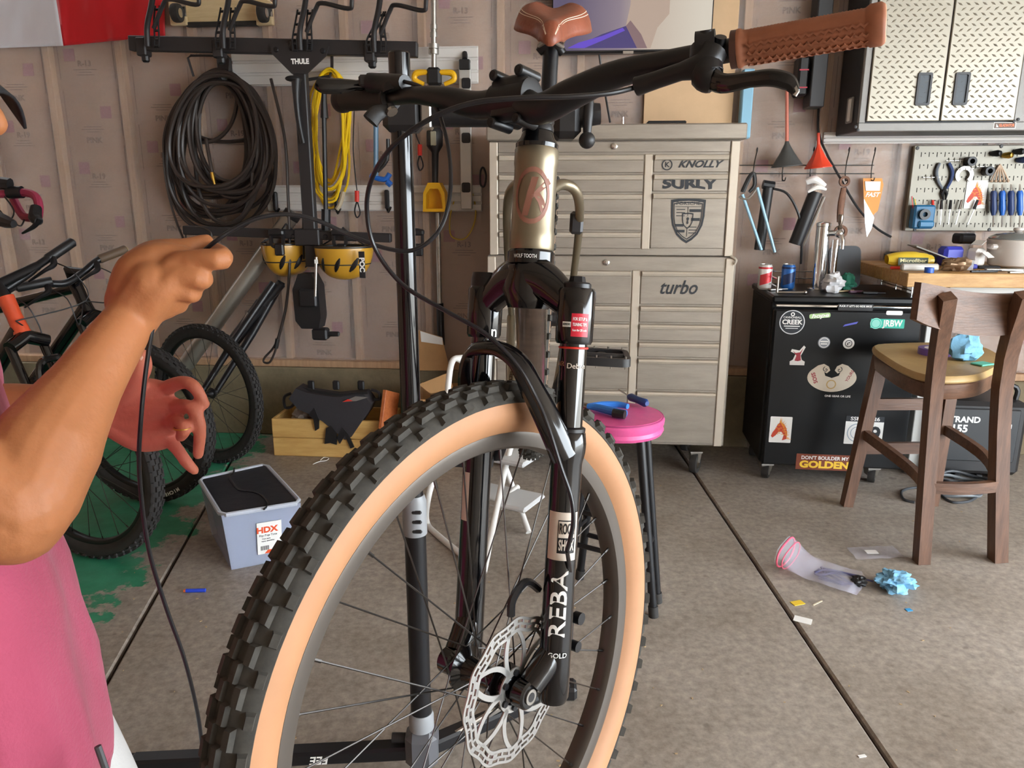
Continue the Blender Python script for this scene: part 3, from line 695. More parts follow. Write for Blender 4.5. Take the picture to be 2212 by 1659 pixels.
hp = [at(872, 176, 1.08), at(915, 192, 1.06), at(948, 245, 1.02), at(970, 330, .98), at(972, 420, .95), at(950, 495, .935), at(900, 538, .93), at(840, 538, .93), at(760, 510, .93), at(690, 478, .92), at(625, 463, .91), at(560, 470, .90), at(505, 495, .895), at(462, 524, .89), at(420, 560, .90), at(372, 610, .91), at(335, 690, .87), at(318, 780, .86), at(305, 900, .85), at(301, 1020, .85), at(320, 1180, .85), at(358, 1310, .86), at(400, 1430, .87), at(430, 1560, .88), at(438, 1670, .88), at(425, 1800, .88)]
b = MB(); b.tube(smoothpts(hp, 6), .0026, 10); b.build('brake_hose', HOSE, label='long loose black brake hose running from the left lever through the hand to the floor', cat='hose')
# ------------------------------------------------------------ the person
person = thing('person', 'person in pink t-shirt and white shorts holding a black brake hose in front of them', 'person', (-.66, .80, 0))
SKIN = mat('skin', 'a5683f', .6, var=.10, vs=7, bump=.12, bs=90, col2=None)
SKIN.node_tree.nodes['Principled BSDF'].inputs['Subsurface Weight'].default_value = .12
SKIN.node_tree.nodes['Principled BSDF'].inputs['Subsurface Radius'].default_value = (.01, .004, .002)
nt = SKIN.node_tree; N = nt.nodes; L = nt.links      # skin blends to a pinker tone around the far hand
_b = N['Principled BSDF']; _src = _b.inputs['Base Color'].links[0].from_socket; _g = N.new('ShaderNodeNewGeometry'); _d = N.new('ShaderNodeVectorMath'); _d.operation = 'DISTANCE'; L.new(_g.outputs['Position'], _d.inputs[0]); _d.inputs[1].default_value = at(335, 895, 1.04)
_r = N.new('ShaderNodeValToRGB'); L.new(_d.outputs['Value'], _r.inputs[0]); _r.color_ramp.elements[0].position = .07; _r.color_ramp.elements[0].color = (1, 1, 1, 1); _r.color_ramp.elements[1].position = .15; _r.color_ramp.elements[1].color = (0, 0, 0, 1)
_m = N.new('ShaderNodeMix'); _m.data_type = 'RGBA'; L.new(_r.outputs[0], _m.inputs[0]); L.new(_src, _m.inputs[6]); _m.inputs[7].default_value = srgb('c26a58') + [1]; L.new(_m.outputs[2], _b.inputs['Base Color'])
bd = MB()
def cap(p, r, n=14, k=4, flat=1, up=None):
    P = smoothpts(p, k); R = lerplist(r, len(P))
    bd.tube(P, R, n, flat=flat, up=up)
    bd.ball(P[0], R[0] * .98, 12, 8); bd.ball(P[-1], R[-1] * .98, 12, 8)
# torso, neck, legs
for cx, z, a, b_ in ((-.66, .78, .105, .15), (-.665, .90, .105, .15), (-.68, 1.03, .105, .155), (-.70, 1.13, .095, .16)): bd.ball((0, 0, 0), (a, b_, .11), 20, 14, Matrix.Translation((cx, .80, z)) @ Matrix.Rotation(.46, 4, 'Z'))
cap([(-.635, .65, 1.185), (-.70, .80, 1.215), (-.78, .95, 1.185)], [.042, .05, .042]); cap([(-.69, .80, 1.22), (-.665, .80, 1.31), (-.645, .80, 1.36)], [.06, .054, .055])
for s_ in (-1, 1):
    cap([(-.665 - s_ * .045, .80 + s_ * .085, .74), (-.63 - s_ * .045, .80 + s_ * .10, .60), (-.56 - s_ * .045, .80 + s_ * .11, .45)], [.09, .078, .056]); cap([(-.56 - s_ * .045, .80 + s_ * .11, .45), (-.575, .80 + s_ * .11, .30), (-.64, .80 + s_ * .11, .09)], [.054, .053, .033])
    cap([(-.66, .80 + s_ * .11, .045), (-.58, .80 + s_ * .115, .035), (-.47, .80 + s_ * .12, .026)], [.034, .036, .024])
# head, looking down to the right
HC = V((-.632, .80, 1.455)); bd.ball(HC, (.095, .076, .108), 20, 14); bd.ball(HC + V((.03, 0, -.055)), (.062, .060, .058), 16, 10)
cap([HC + V((.085, 0, .005)), HC + V((.104, 0, -.022)), HC + V((.112, 0, -.036))], [.012, .014, .013]); bd.ball(HC + V((.085, 0, -.066)), (.016, .026, .008), 10, 8); bd.ball(HC + V((.085, 0, -.078)), (.015, .022, .007), 10, 8); bd.ball(HC + V((.068, 0, -.102)), (.022, .026, .018), 10, 8)
for s_ in (-1, 1):
    bd.ball(HC + V((-.005, s_ * .077, -.015)), (.020, .010, .032), 10, 8); bd.ball(HC + V((.083, s_ * .032, .004)), (.012, .017, .011), 10, 8); bd.ball(HC + V((.078, s_ * .034, -.03)), (.02, .024, .018), 10, 8)
# near arm
EL = at(44, 1085, .675); WR = at(283, 688, .868)
cap([(-.640, .635, 1.185), (-.57, .645, 1.13), EL], [.052, .050, .050]);
cap([EL, EL + (WR - EL) * .25 + V((-.004, 0, .004)), EL + (WR - EL) * .6 + V((-.005, 0, 0)), WR], [.051, .0515, .038, .029], 18, flat=[1, 1, .95, .88]); bd.ball(EL + V((-.006, -.004, -.012)), .047, 14, 10)
# near hand
cap([WR, at(330, 618, .872)], [.030, .030], flat=.9)
MC = [at(390, 566, .878), at(386, 597, .868), at(368, 627, .870), at(345, 652, .878)]
for m_, r in zip(MC, (.0135, .014, .0135, .0125)): cap([WR + (m_ - WR) * .15, WR + (m_ - WR) * .6 - V((0, .004, 0)), m_], [.024, .019, r])
cap([at(300, 640, .885), at(340, 590, .89), at(372, 596, .89)], [.028, .027, .02])
cap([at(288, 640, .882), at(305, 592, .888), at(345, 565, .893), at(392, 556, .897)], [.029, .029, .024, .015]); cap([at(276, 655, .885), at(302, 592, .89)], [.026, .026])
cap([at(318, 668, .880), at(360, 657, .882), at(402, 640, .884)], [.019, .017, .010])
cap([at(282, 640, .885), at(300, 584, .895), at(335, 551, .905), at(400, 537, .915), at(446, 521, .925)], [.024, .0225, .0185, .0125, .009])
for a in ([(390, 566, .878), (440, 560, .874), (479, 560, .876), (474, 547, .905), (455, 538, .924)], [(386, 597, .868), (420, 600, .868), (437, 603, .874), (428, 592, .908), (405, 575, .918)], [(368, 627, .870), (400, 631, .872), (415, 634, .880), (404, 620, .912), (385, 604, .918)], [(345, 652, .878), (372, 657, .882), (386, 657, .890), (376, 643, .914), (362, 630, .916)]):
    r = .0122 if a[0][0] > 380 else .0112
    cap([at(*q) for q in a], [r * 1.12, r, r * 1.04, r * .9, r * .8], 12, k=3)
# far arm and hand
E2 = at(-70, 905, 1.02); W2 = at(240, 880, 1.05)
cap([(-.78, .965, 1.185), (-.78, 1.0, 1.06), E2], [.05, .05, .047]); cap([E2, E2 + (W2 - E2) * .3, W2], [.047, .047, .031], flat=[1, 1, .85])
for a, r in (([(250, 880, 1.05), (300, 852, 1.045), (352, 846, 1.04)], (.027, .024, .016)), ([(250, 885, 1.05), (310, 885, 1.042), (372, 878, 1.03)], (.028, .024, .015)), ([(250, 890, 1.05), (310, 915, 1.045), (372, 915, 1.035)], (.028, .024, .015)), ([(250, 905, 1.05), (305, 942, 1.05), (362, 948, 1.04)], (.028, .024, .014)), ([(262, 865, 1.05), (320, 905, 1.06), (350, 905, 1.06)], (.03, .026, .02))): cap([at(*q) for q in a], list(r))
for a, r in (([(268, 862, 1.04), (290, 822, 1.02), (304, 792, 1.012), (306, 772, 1.012)], .0152), ([(352, 842, 1.04), (392, 826, 1.02), (420, 836, 1.01), (442, 874, 1.012)], .0092), ([(372, 880, 1.03), (412, 880, 1.005), (431, 920, 1.0), (428, 982, 1.012)], .0092), ([(370, 912, 1.03), (390, 916, .995), (398, 930, .985), (390, 944, .995)], .0092), ([(362, 946, 1.04), (384, 972, 1.03), (404, 1000, 1.025), (420, 1016, 1.025)], .0086)):
    cap([at(*q) for q in a], [r * 1.3, r * 1.05, r, r * .82], 12, k=4)
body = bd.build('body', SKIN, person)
md = body.modifiers.new('r', 'REMESH'); md.mode = 'VOXEL'; md.voxel_size = .0032; md.use_smooth_shade = True
md = body.modifiers.new('s', 'SMOOTH'); md.factor = .5; md.iterations = 4
# nails
NAIL = mat('nail', 'd3a692', .35)
for a, d_ in (((301, 772, 1.003), V((0, -1, .5))),):
    b = MB(); b.ball((0, 0, 0), (.0055, .007, .0018), 10, 6, zaxis(at(*a), d_)); b.build('fingernail', NAIL, body)
b = MB(); rp = at(394, 924, .988); b.tube([rp + (at(398, 925, 1.0) - at(398, 940, 1.0)).normalized() * 0 + q for q in [V((math.cos(t) * .0112, math.sin(t) * .0112, 0)) for t in [i * math.pi / 12 for i in range(24)]]], .0011, 6, closed=True); b.build('finger_ring', BRASS, person)
# t-shirt
SHIRT = mat('pink_cotton', 'b54c69', .85, var=.05, vs=14, bump=.18, bs=260, sheen=.2)
sec = [(.635, -.652, .152, .192), (.68, -.652, .152, .192), (.80, -.656, .152, .188), (.92, -.667, .150, .186), (1.04, -.686, .142, .192), (1.14, -.70, .135, .200), (1.20, -.702, .120, .212), (1.25, -.70, .092, .175), (1.285, -.69, .070, .10), (1.30, -.68, .062, .075)]
def tsh(u, v):
    a = u * 2 * math.pi; k = v * (len(sec) - 1); i = min(int(k), len(sec) - 2); f = k - i; f2 = f * f * (3 - 2 * f) if 0 else f
    z, cx, A, B = [sec[i][q] + (sec[i + 1][q] - sec[i][q]) * f2 for q in range(4)]
    ca, sa = math.cos(a), math.sin(a)
    fold = .016 * nz((ca * 2.2 + 4, sa * 2.2, z * 2.6)) * (1.5 - v) + .007 * nz((ca * 6, sa * 6 + z * 7, z * 9)) * (1 - .4 * v)
    fold += .006 * math.sin(a * 7 + z * 6) * max(0, .45 - v) * 2
    r = (abs(ca) ** 2.15 + abs(sa) ** 2.15) ** (-1 / 2.15)
    yy = sa * (B + fold) * r; return V((cx + ca * (A + fold) * r - yy * .5, .80 + yy, z))
b = MB(); b.grid(96, 54, lambda u, v: tsh(u % 1, v)); b.weld(); sh = b.build('t_shirt', SHIRT, person, ang=180, solid=.003)
b = MB(); b.tube([tsh(i / 96, .03) * 1 + V((0, 0, .0)) for i in range(96)], .0018, 6, closed=True); b.build('hem_stitch', mat('pink_hem', 'b04a66', .9), sh)
for s_, e_ in ((-1, EL), (1, E2)):
    o = V((-.655, .80 + s_ * .15, 1.188)); d = (e_ - o)
    q = [o - d * .22, o, o + d * .25, o + d * .55]
    if s_ > 0: q = [V((-.765, .945, 1.185)), V((-.78, .985, 1.13)), V((-.785, 1.0, 1.07))]
    b = MB(); b.tube(smoothpts(q, 5), [.066, .078, .079, .074], 24, cap=False); b.build('sleeve', SHIRT, sh, ang=180, solid=.003)
# shorts
SHORT = mat('white_cotton', 'cfcdcb', .85, bump=.1, bs=200)
b = MB(); b.grid(40, 6, lambda u, v: V((-.665 + .125 * math.cos(2 * math.pi * u) - .5 * .175 * math.sin(2 * math.pi * u), .80 + .175 * math.sin(2 * math.pi * u), .60 + .17 * v))); b.weld(); so = b.build('shorts', SHORT, person, ang=180, solid=.003)
for s_ in (-1, 1):
    b = MB(); b.tube(smoothpts([(-.665 - s_ * .045, .80 + s_ * .085, .70), (-.63 - s_ * .045, .80 + s_ * .095, .60), (-.59 - s_ * .045, .80 + s_ * .10, .48)], 5), [.112, .108, .100], 24, cap=False); b.build('shorts_leg', SHORT, so, ang=180, solid=.003)
b = MB(); p = at(211, 1612, .665); b.tube([p, p + V((.008, -.004, -.03))], .0035, 8); b.tube([p + V((.008, -.004, -.03)), p + V((.0085, -.004, -.033))], .0036, 8); b.build('drawstring', mat('grey_cord', '4a4a4e', .5), so)
# cap
CAPM = mat('black_cap', '1b1a1d', .8, bump=.1, bs=200)
b = MB()
b.grid(24, 8, lambda u, v: HC + V((.0, 0, .02)) + V((.102 * math.cos(2 * math.pi * u) * math.cos(v * 1.5), .083 * math.sin(2 * math.pi * u) * math.cos(v * 1.5), .10 * math.sin(v * 1.5)))); cp = b.build('cap', CAPM, person, ang=180, solid=.003)
b = MB(); b.grid(12, 6, lambda u, v: HC + V((.075 + v * .052 * math.sin(math.pi * (.15 + .7 * u)) ** .5, (u - .5) * .145 * (1 - .25 * v), .035 - v * .042 - .03 * (abs(u - .5) * 2) ** 2))); b.build('cap_brim', CAPM, cp, ang=180, solid=.003)
# ------------------------------------------------------------ tool chest
BRSH = mat('brushed_stainless', 'a0978c', .42, .6, var=.12, vs=5, bump=.06, bs=60, stretch=(1, 1, 6))
TRIMM = mat('aluminium_trim', 'c9beae', .38, .4, var=.05)
d0 = .53; D = d0
cs0, cs1 = WS(1058, 430, D)[0], WS(1578, 600, D)[0]
def ty(y): return WS(1330, y, D)[1]
def tsx(x, y): return WS(x, y, D)[0]
chest = thing('tool_chest', 'tall stainless steel tool chest with many drawers and stickers', 'tool chest', wp((cs0 + cs1) / 2, 0, .3))
b = MB(); wbox(b, cs0, cs1, ty(552), ty(303), .06, D, .004); b.build('upper_case', BRSH, chest)
b = MB(); wbox(b, cs0 - .012, cs1 + .02, ty(957), ty(553), .06, D + .004, .004); b.build('lower_case', BRSH, chest)
b = MB(); wbox(b, cs0 - .012, cs1 + .025, ty(303), ty(268), .05, D + .02, .006); b.build('lid', BRSH, chest)
for e_, y0_, y1_ in ((cs0, 552, 306), (cs1 - .038, 552, 306), (cs0 - .012, 957, 556), (cs1 - .028, 957, 556)):
    b = MB(); wbox(b, e_, e_ + .038, ty(y0_), ty(y1_), D, D + .012, .003); b.build('corner_post', TRIMM, chest)
xm = tsx(1398, 430);
b = MB(); wbox(b, xm - .018, xm + .018, ty(538), ty(333), D, D + .010, .003); b.build('middle_post', TRIMM, chest)
xl = tsx(1370, 700); b = MB(); wbox(b, xl - .018, xl + .018, ty(955), ty(583), D, D + .012, .003); b.build('middle_post', TRIMM, chest)
drawers = []
def drawer(x0, x1, ya, yb, d):
    b = MB(); wbox(b, x0, x1, ty(yb) + .003, ty(ya) - .003, d - .005, d + .008, .003); o = b.build('drawer', BRSH, chest)
    h = MB(); hm = wmat((x0 + x1) / 2, ty(ya) - .016, d + .008); L_ = (x1 - x0) / 2 - .004
    h.prism([(0, -.012), (.012, -.008), (.016, .002), (.012, .010), (0, .012)], 2 * L_, hm @ Matrix(((0, 0, 1, -L_), (0, 1, 0, 0), (1, 0, 0, 0), (0, 0, 0, 1))))
    h.build('drawer_pull', TRIMM, o); return o
L0, L1, R0, R1 = cs0 + .042, xm - .022, xm + .022, cs1 - .042
for ya, yb in ((333, 375), (376, 417), (418, 459), (460, 499), (500, 538)): drawer(L0, L1, ya, yb, D)
dr = [drawer(R0, R1, ya, yb, D) for ya, yb in ((333, 374), (375, 415), (416, 537))]
dl = []
for ya, yb in ((583, 657), (658, 696), (697, 735), (736, 770), (771, 840), (841, 953)):
    drawer(cs0 + .03, xl - .022, ya, yb, D + .004); dl.append(drawer(xl + .022, cs1 - .032, ya, yb, D + .004))
b = MB(); wbox(b, cs0 + .04, cs1 - .04, ty(329), ty(306), D, D + .006, .002); b.build('lid_rail', BRSH, chest)
for px_, py_ in ((1327, 316), (1310, 567)):
    M = wpx(px_, py_, D + .006); b = MB(); b.lathe([(.014, 0), (.014, .008), (.011, .010), (.004, .010), (.004, .006)], 20, M); b.build('lock', CHROME, chest)
dm = lambda px_, py_, q=.0095: wpx(px_, py_, D + q)
text('KNOLLY', dm(1510, 355), .055, DPRINT, dr[0], shear=.4, bold=.03, width=.20, sy=.75)
M = dm(1441, 356); b = MB(); b.ring(circ(.024, 28), circ(.019, 28), .0006, M); b.build('sticker_ring', DPRINT, dr[0]); text('K', M, .03, DPRINT, dr[0], bold=.03)
text('SURLY', dm(1489, 398), .068, DPRINT, dr[1], bold=.05, width=.245, sy=.8, warp=lambda v: V((v.x, v.y + .004 * math.sin(v.x * 60), v.z)))
text('turbo', dm(1464, 622, .0135), .09, DPRINT, dl[0], bold=.012, shear=.35, width=.17)
# crest
CMx = dm(1485, 477); kx = .077; ky = .10
shp = [(-1, .92), (-.6, .97), (0, 1), (.6, .97), (1, .92), (.97, .2), (.88, -.2), (.62, -.62), (.3, -.86), (0, -1), (-.3, -.86), (-.62, -.62), (-.88, -.2), (-.97, .2)]
sc = lambda k, f=1: [(x * kx * k, y * ky * k * f) for x, y in shp]
b = MB(); b.ring(sc(1), sc(.88), .0006, CMx); b.ring(sc(.84), sc(.79), .0006, CMx)
b.ring([(x * .33 * kx, y * .36 * ky) for x, y in shp], [(x * .27 * kx, y * .30 * ky) for x, y in shp], .0006, CMx)
for x0, y0_, w_, h_ in ((.42, .45, .66, .13), (.46, .06, .5, .13), (-.46, -.2, .5, .12), (-.38, -.46, .5, .12)): b.box((x0 * kx, y0_ * ky, .0003), (w_ * kx, h_ * ky, .0006), CMx)
for k_ in range(3): b.box((-.42 * kx, (.5 - .14 * k_) * ky, .0003), (.5 * kx, .035 * ky, .0006), CMx @ Matrix.Rotation(.0, 4, 'Z')); b.box((.32 * kx, (-.28 - .13 * k_) * ky, .0003), (.45 * kx, .035 * ky, .0006), CMx)
b.box((0, .62 * ky, .0003), (1.5 * kx, .02 * ky, .0006), CMx); b.box((0, .42 * ky, .0003), (.03 * kx, .4 * ky, .0006), CMx); b.box((0, -.5 * ky, .0003), (.03 * kx, .4 * ky, .0006), CMx)
b.prism([(-.06, -.1), (0, -.16), (.07, -.1), (.04, 0), (.1, .1), (.02, .17), (-.08, .1), (-.02, .02)], .0007, CMx @ Matrix.Diagonal((kx, ky, 1, 1)))
crest = b.build('crest_sticker', DPRINT, dr[2]); text('PORSCHE', CMx @ Matrix.Translation((0, .075 * ky * 10.2 * .1 * 10 * .1 + .0685, 0)), .021, DPRINT, crest, width=.105)
def caster(p, parent, r=.05, name='caster'):
    p = V(p); ax = V((1, 0, 0))
    b = MB(); b.box((p.x, p.y, r * 2.15), (.06, .07, .008)); b.hexa([(p.x - .022, p.y - .02, r), (p.x + .022, p.y - .02, r), (p.x + .022, p.y + .02, r), (p.x - .022, p.y + .02, r)], [(p.x - .026, p.y - .03, r * 2.1), (p.x + .026, p.y - .03, r * 2.1), (p.x + .026, p.y + .03, r * 2.1), (p.x - .026, p.y + .03, r * 2.1)]); o = b.build(name, STEEL, parent)
    b = MB(); b.lathe([(r * .5, -.016), (r * .97, -.016), (r, -.010), (r, .010), (r * .97, .016), (r * .5, .016)], 28, zaxis((p.x - .0, p.y - .012, r), V((.85, -.5, 0)))); b.build('caster_wheel', RUB, o)
    b = MB(); b.lathe([(.004, -.018), (r * .55, -.018), (r * .55, .018), (.004, .018)], 20, zaxis((p.x, p.y - .012, r), V((.85, -.5, 0)))); b.build('caster_hub', STEEL, o); return o
for s_, d_ in ((cs0 + .07, .45), (cs1 - .10, .46), (cs0 + .07, .12), (cs1 - .10, .12)): caster(wp(s_, 0, d_), chest, .052)
hz_ = MB(); hz_.tube(smoothpts([W(1578, 553, D + .01), W(1590, 562, D + .02), W(1586, 572, D + .02)], 4), .006, 8); hz_.build('side_handle', TRIMM, chest)
# things on the chest
b = MB(); wbox(b, *[WS(x, 262, .5)[0] for x in (1398, 1482)], ty(268) + .0, ty(268) + .014, .38, .52, .005); b.build('tablet', BLK, label='flat black tablet lying on top of the tool chest', cat='tablet')
b = MB(); M = wmat(WS(1346, 260, .5)[0], ty(268), .48); b.lathe([(.007, 0), (.007, .02), (.005, .022), (.005, .034), (.003, .036)], 12, M @ Matrix.Rotation(-math.pi / 2, 4, 'X')); b.build('bit_holder', CHROME, label='small chrome bit standing on top of the tool chest', cat='tool bit')
# ------------------------------------------------------------ upper cabinet
CF = .34
DIA = mat('diamond_plate', 'a19b8e', .4, .5); CABG = mat('grey_powder', '8f8d8a', .5, .2, bump=.15, bs=300); CABD = mat('charcoal_steel', '3c3d40', .45, .2)
s0c, s1c = WS(1866, 150, CF)[0], WS(1866, 150, CF)[0] + 1.78; t0c = WS(1870, 284, CF)[1]; t1c = 2.45
cab = thing('wall_cabinet', 'grey wall cabinet with embossed diamond plate doors above the workbench', 'cabinet', wp((s0c + s1c) / 2, t0c, .17))
b = MB(); wbox(b, s0c, s1c, t0c, t1c, .03, CF - .02, .004); b.build('cabinet_body', CABD, cab)
fr = .045
tb = WS(1870, 266, CF)[1]; dA = WS(1873, 200, CF)[0] + .006; dB = WS(2036, 200, CF)[0]; dC = 2 * dB - dA
dC = max(dC, WS(2200, 200, CF)[0])
dw = dB - dA
b = MB(); wbox(b, s0c, s1c, t0c, tb, CF - .02, CF + .006, .003); b.build('bottom_rail', CABG, cab)
b = MB(); wbox(b, s0c, dA - .002, tb, t1c, CF - .02, CF + .006, .003); b.build('side_rail', CABG, cab)
b = MB(); wbox(b, dA + 2 * dw - .002, dA + 2 * dw + .071, tb, t1c, CF - .02, CF + .006, .003); b.build('side_rail', CABG, cab)
def dia(parent, a, c, z0, z1, d):
    b = MB(); n = 0; st = .034
    nx = int((c - a) / st); nzr = int((z1 - z0) / (st * .62))
    for j in range(nzr):
        for i in range(nx):
            s = a + .02 + i * st + (st / 2 if j % 2 else 0); t = z0 + .018 + j * st * .62
            if s > c - .015: continue
            K = wmat(s, t, d) @ Matrix.Rotation(math.radians(38 if j % 2 else -28), 4, 'Z')
            L_, w_ = .0135, .0048
            b.add([(-L_, 0, 0), (0, -w_, 0), (L_, 0, 0), (0, w_, 0), (-L_ * .45, 0, .0026), (L_ * .45, 0, .0026)], [(0, 1, 5, 4), (1, 2, 5), (2, 3, 4, 5), (3, 0, 4)], K)
    return b.build('diamond_relief', DIA, parent, ang=10)
for i in range(4):
    a = dA + i * dw + (.075 if i > 1 else 0); c = a + dw - .006
    b = MB(); wbox(b, a, c, tb + .006, t1c - .02, CF, CF + .016, .003); do = b.build('door', DIA, cab); dia(do, a, c, tb + .006, t1c - .02, CF + .016)
    hx = WS((1994, 2075)[i % 2], 205, CF + .02)[0] + (2 * dw + .075 if i > 1 else 0); h0, h1 = WS(1994, 228, CF + .02)[1], WS(1994, 157, CF + .02)[1]
    b = MB(); M = wmat(hx, (h0 + h1) / 2, CF + .016); w_, hh = .062, h1 - h0
    b.ring(rrect(w_, hh, .008), rrect(w_ - .018, hh - .02, .005), .008, M); ho = b.build('handle', CABD, do)
    b = MB(); b.prism(rrect(w_ - .018, hh - .02, .005), .002, M); b.build('handle_recess', mat('recess_blue_grey', '4a525a', .5), ho)
M = wpx(2170, 271, CF + .006); b = quad(M, .095, .028, .001); lb_ = b.build('maker_label', WPRINT, cab); b = quad(M @ Matrix.Translation((0, 0, .0008)), .089, .023, .0008); b.build('label_face', mat('label_brown', '5a4438', .5), lb_)
text('GLADIATOR', M @ Matrix.Translation((.008, 0, .0016)), .016, mat('orange_print', 'e8733a', .5), lb_, width=.066, bold=.03); b = MB(); b.prism([(-.036, -.007), (-.026, -.007), (-.036, .007)], .0006, M @ Matrix.Translation((0, 0, .0016))); b.build('label_mark', WPRINT, lb_)
for px_, py_ in ((1848, 274), (1853, 281), (2190, 262), (2199, 258)):
    b = MB(); M = wpx(px_, py_, CF + .006); b.lathe([(.007, 0), (.007, .003), (.003, .005)], 12, M); b.build('screw', CABD, cab)
# switch box on the cabinet side
sw = WS(1800, 250, .2); b = MB(); M = Matrix((WN, UP, -WD)).transposed().to_4x4(); M.translation = wp(s0c - .001, WS(1835, 240, .2)[1], .23); b.box((0, 0, .006), (.07, .115, .012), M, .004); so_ = b.build('switch_plate', mat('greyed_plastic', '8c8884', .5), label='white rocker switch plate on the dark side of the wall cabinet', cat='switch'); b = MB(); b.box((.012, 0, .013), (.032, .1, .006), M, .003); b.build('rocker', WHITE, so_)
# black charger strip left of the cabinet
b = MB(); wbox(b, WS(1752, 160, .12)[0], WS(1784, 160, .12)[0], WS(1765, 232, .12)[1], 2.4, .02, .14, .004); ps = b.build('power_rack', CABD, label='black metal charger rack hanging left of the wall cabinet', cat='rack')
b = MB(); wbox(b, WS(1722, 160, .1)[0], WS(1746, 160, .1)[0], WS(1735, 208, .1)[1], WS(1735, 122, .1)[1], .02, .12, .01); bp_ = b.build('battery_pack', BLK, label='black battery pack with red stripes beside the charger rack', cat='battery')
for yy in (152, 190):
    b = MB(); wbox(b, WS(1724, 160, .1)[0], WS(1744, 160, .1)[0], WS(1735, yy, .1)[1] - .003, WS(1735, yy, .1)[1] + .003, .12, .1215); b.build('stripe', mat('crimson', 'c4304a', .5), bp_)
# ------------------------------------------------------------ slat rails on the wall
SLAT = mat('white_pvc', 'd9d4cf', .5)
def slat(x0, x1, ya, yb, label):
    xm_ = (x0 + x1) / 2; s_0, s_1 = WS(x0, ya, .03)[0], WS(x1, ya, .03)[0]; a, c = WS(xm_, yb, .03)[1], WS(xm_, ya, .03)[1]; h = c - a
    b = MB(); wbox(b, s_0, s_1, a, c, .012, .022); o = b.build('slat_rail', SLAT, label=label, cat='rail')
    for i in range(3):
        b = MB(); wbox(b, s_0, s_1, a + h * i / 3 + .004, a + h * (i + 1) / 3 - .008, .02, .034, .003); b.build('slat', SLAT, o)
slat(498, 1032, 103, 183, 'upper white slat rail behind the hanging hose and yellow cord'); slat(575, 1040, 400, 456, 'lower white slat rail under the hanging yellow cord'); slat(1782, 2260, 284, 309, 'white slat rail just under the wall cabinet')
# ------------------------------------------------------------ kegerator
KY = math.radians(-7)
kl = fl(1634, 1036); KW, KD, KH = .655, .46, .90
kx_ = V((math.cos(KY), math.sin(KY), 0)); ky_ = V((-math.sin(KY), math.cos(KY), 0))
KM = Matrix((kx_, ky_, UP)).transposed().to_4x4(); KM.translation = V((kl.x + .004, kl.y - .03, 0))
KB = mat('black_fridge', '0e1013', .34, spec=.35); KBS = mat('black_fridge_side', '0f1012', .5)
keg = thing('beer_fridge', 'black mini beer fridge covered in stickers with a chrome tap tower', 'fridge', KM @ V((KW / 2, KD / 2, 0)))
b = MB(); b.box((KW / 2, KD / 2 + .06, (KH - .03 + .085) / 2), (KW, KD, KH - .03 - .085), KM, .006); b.build('cabinet', KBS, keg)
b = MB(); b.box((KW / 2, .025, .465), (KW - .01, .05, .75), KM, .008); kdoor = b.build('door', KB, keg)
b = MB(); b.box((KW / 2, .022, .856), (KW - .02, .03, .012), KM, .003); b.build('door_trim', CHROME, keg)
b = MB(); b.box((KW / 2, KD / 2 + .045, KH - .016), (KW + .01, KD + .07, .032), KM, .008); ktop = b.build('top', KB, keg)
for x, y in ((.04, .08), (KW - .12, .08), (.04, KD - .05), (KW - .1, KD - .05)): caster(KM @ V((x, y, 0)), keg, .034)
def km(x, z, d=0): return KM @ Matrix.Translation((x, -.0008 - d, z)) @ Matrix.Rotation(math.pi / 2, 4, 'X')
def kpx(px_, py_):   # fridge-front coordinates of a pixel
    d = ray(px_, py_); o = V((0, 0, CH)); p0 = KM @ V((0, 0, 0)); n = -ky_; p = o + d * ((p0 - o).dot(n) / d.dot(n)); q = KM.inverted() @ p; return q.x, q.z
def stick(poly, px_, py_, m, label, rot=0, name='sticker'):
    x, z = kpx(px_, py_); M = km(x, z) @ Matrix.Rotation(rot, 4, 'Z'); b = MB(); b.prism(poly, .0006, M); o = b.build(name, m, kdoor, label=label); return o, M @ Matrix.Translation((0, 0, .0007))
GRYP = mat('pale_print', 'd4d6d8', .5); TEAL = mat('teal_print', '2fb6a0', .5); CREAMS = mat('cream_sticker', 'ddd0bd', .5); MAROON = mat('maroon_print', 'a4313e', .5); DRED = mat('dragon_red', 'c8452c', .6); DORG = mat('dragon_orange', 'e59a2c', .6); VIOL = mat('violet_print', '5b60c0', .5); LIME = mat('lime_print', 'a9c98a', .5)
o, M = stick(circ(.056, 36), 1711, 696, GRYP, 'round black and white sticker'); b = MB(); b.prism(circ(.052, 36), .0005, M); b.build('disc', DPRINT, o); M2 = M @ Matrix.Translation((0, 0, .0007))
text('CREEK', M2, .03, WPRINT, o, bold=.03, width=.09); text('CANNONBALL', M2 @ Matrix.Translation((0, .022, 0)), .014, WPRINT, o, width=.08); b = MB(); b.box((0, -.018, .0003), (.07, .004, .0005), M2); b.box((0, -.028, .0003), (.055, .0025, .0005), M2); b.ring(circ(.009, 16, 0, .037), circ(.005, 16, 0, .037), .0005, M2); b.build('mark', WPRINT, o)
o, M = stick(rrect(.092, .022, .008), 1771, 682, LIME, 'small green word sticker', .1); text('hope', M, .026, WPRINT, o, bold=.03, shear=.3, width=.078)
o, M = stick(rrect(.15, .03, .003), 1848, 664, mat('gloss_patch', '17191d', .3), 'black strip sticker with white lettering'); text("FUCK IT LET'S GO RIDE BIKES", M @ Matrix.Translation((0, .005, 0)), .012, WPRINT, o, width=.14, bold=.02)
o, M = stick(rrect(.07, .019, .006), 1932, 676, WPRINT, 'small white pill sticker'); b = MB(); b.box((0, 0, .0003), (.045, .006, .0005), M); b.build('mark', GRYP, o)
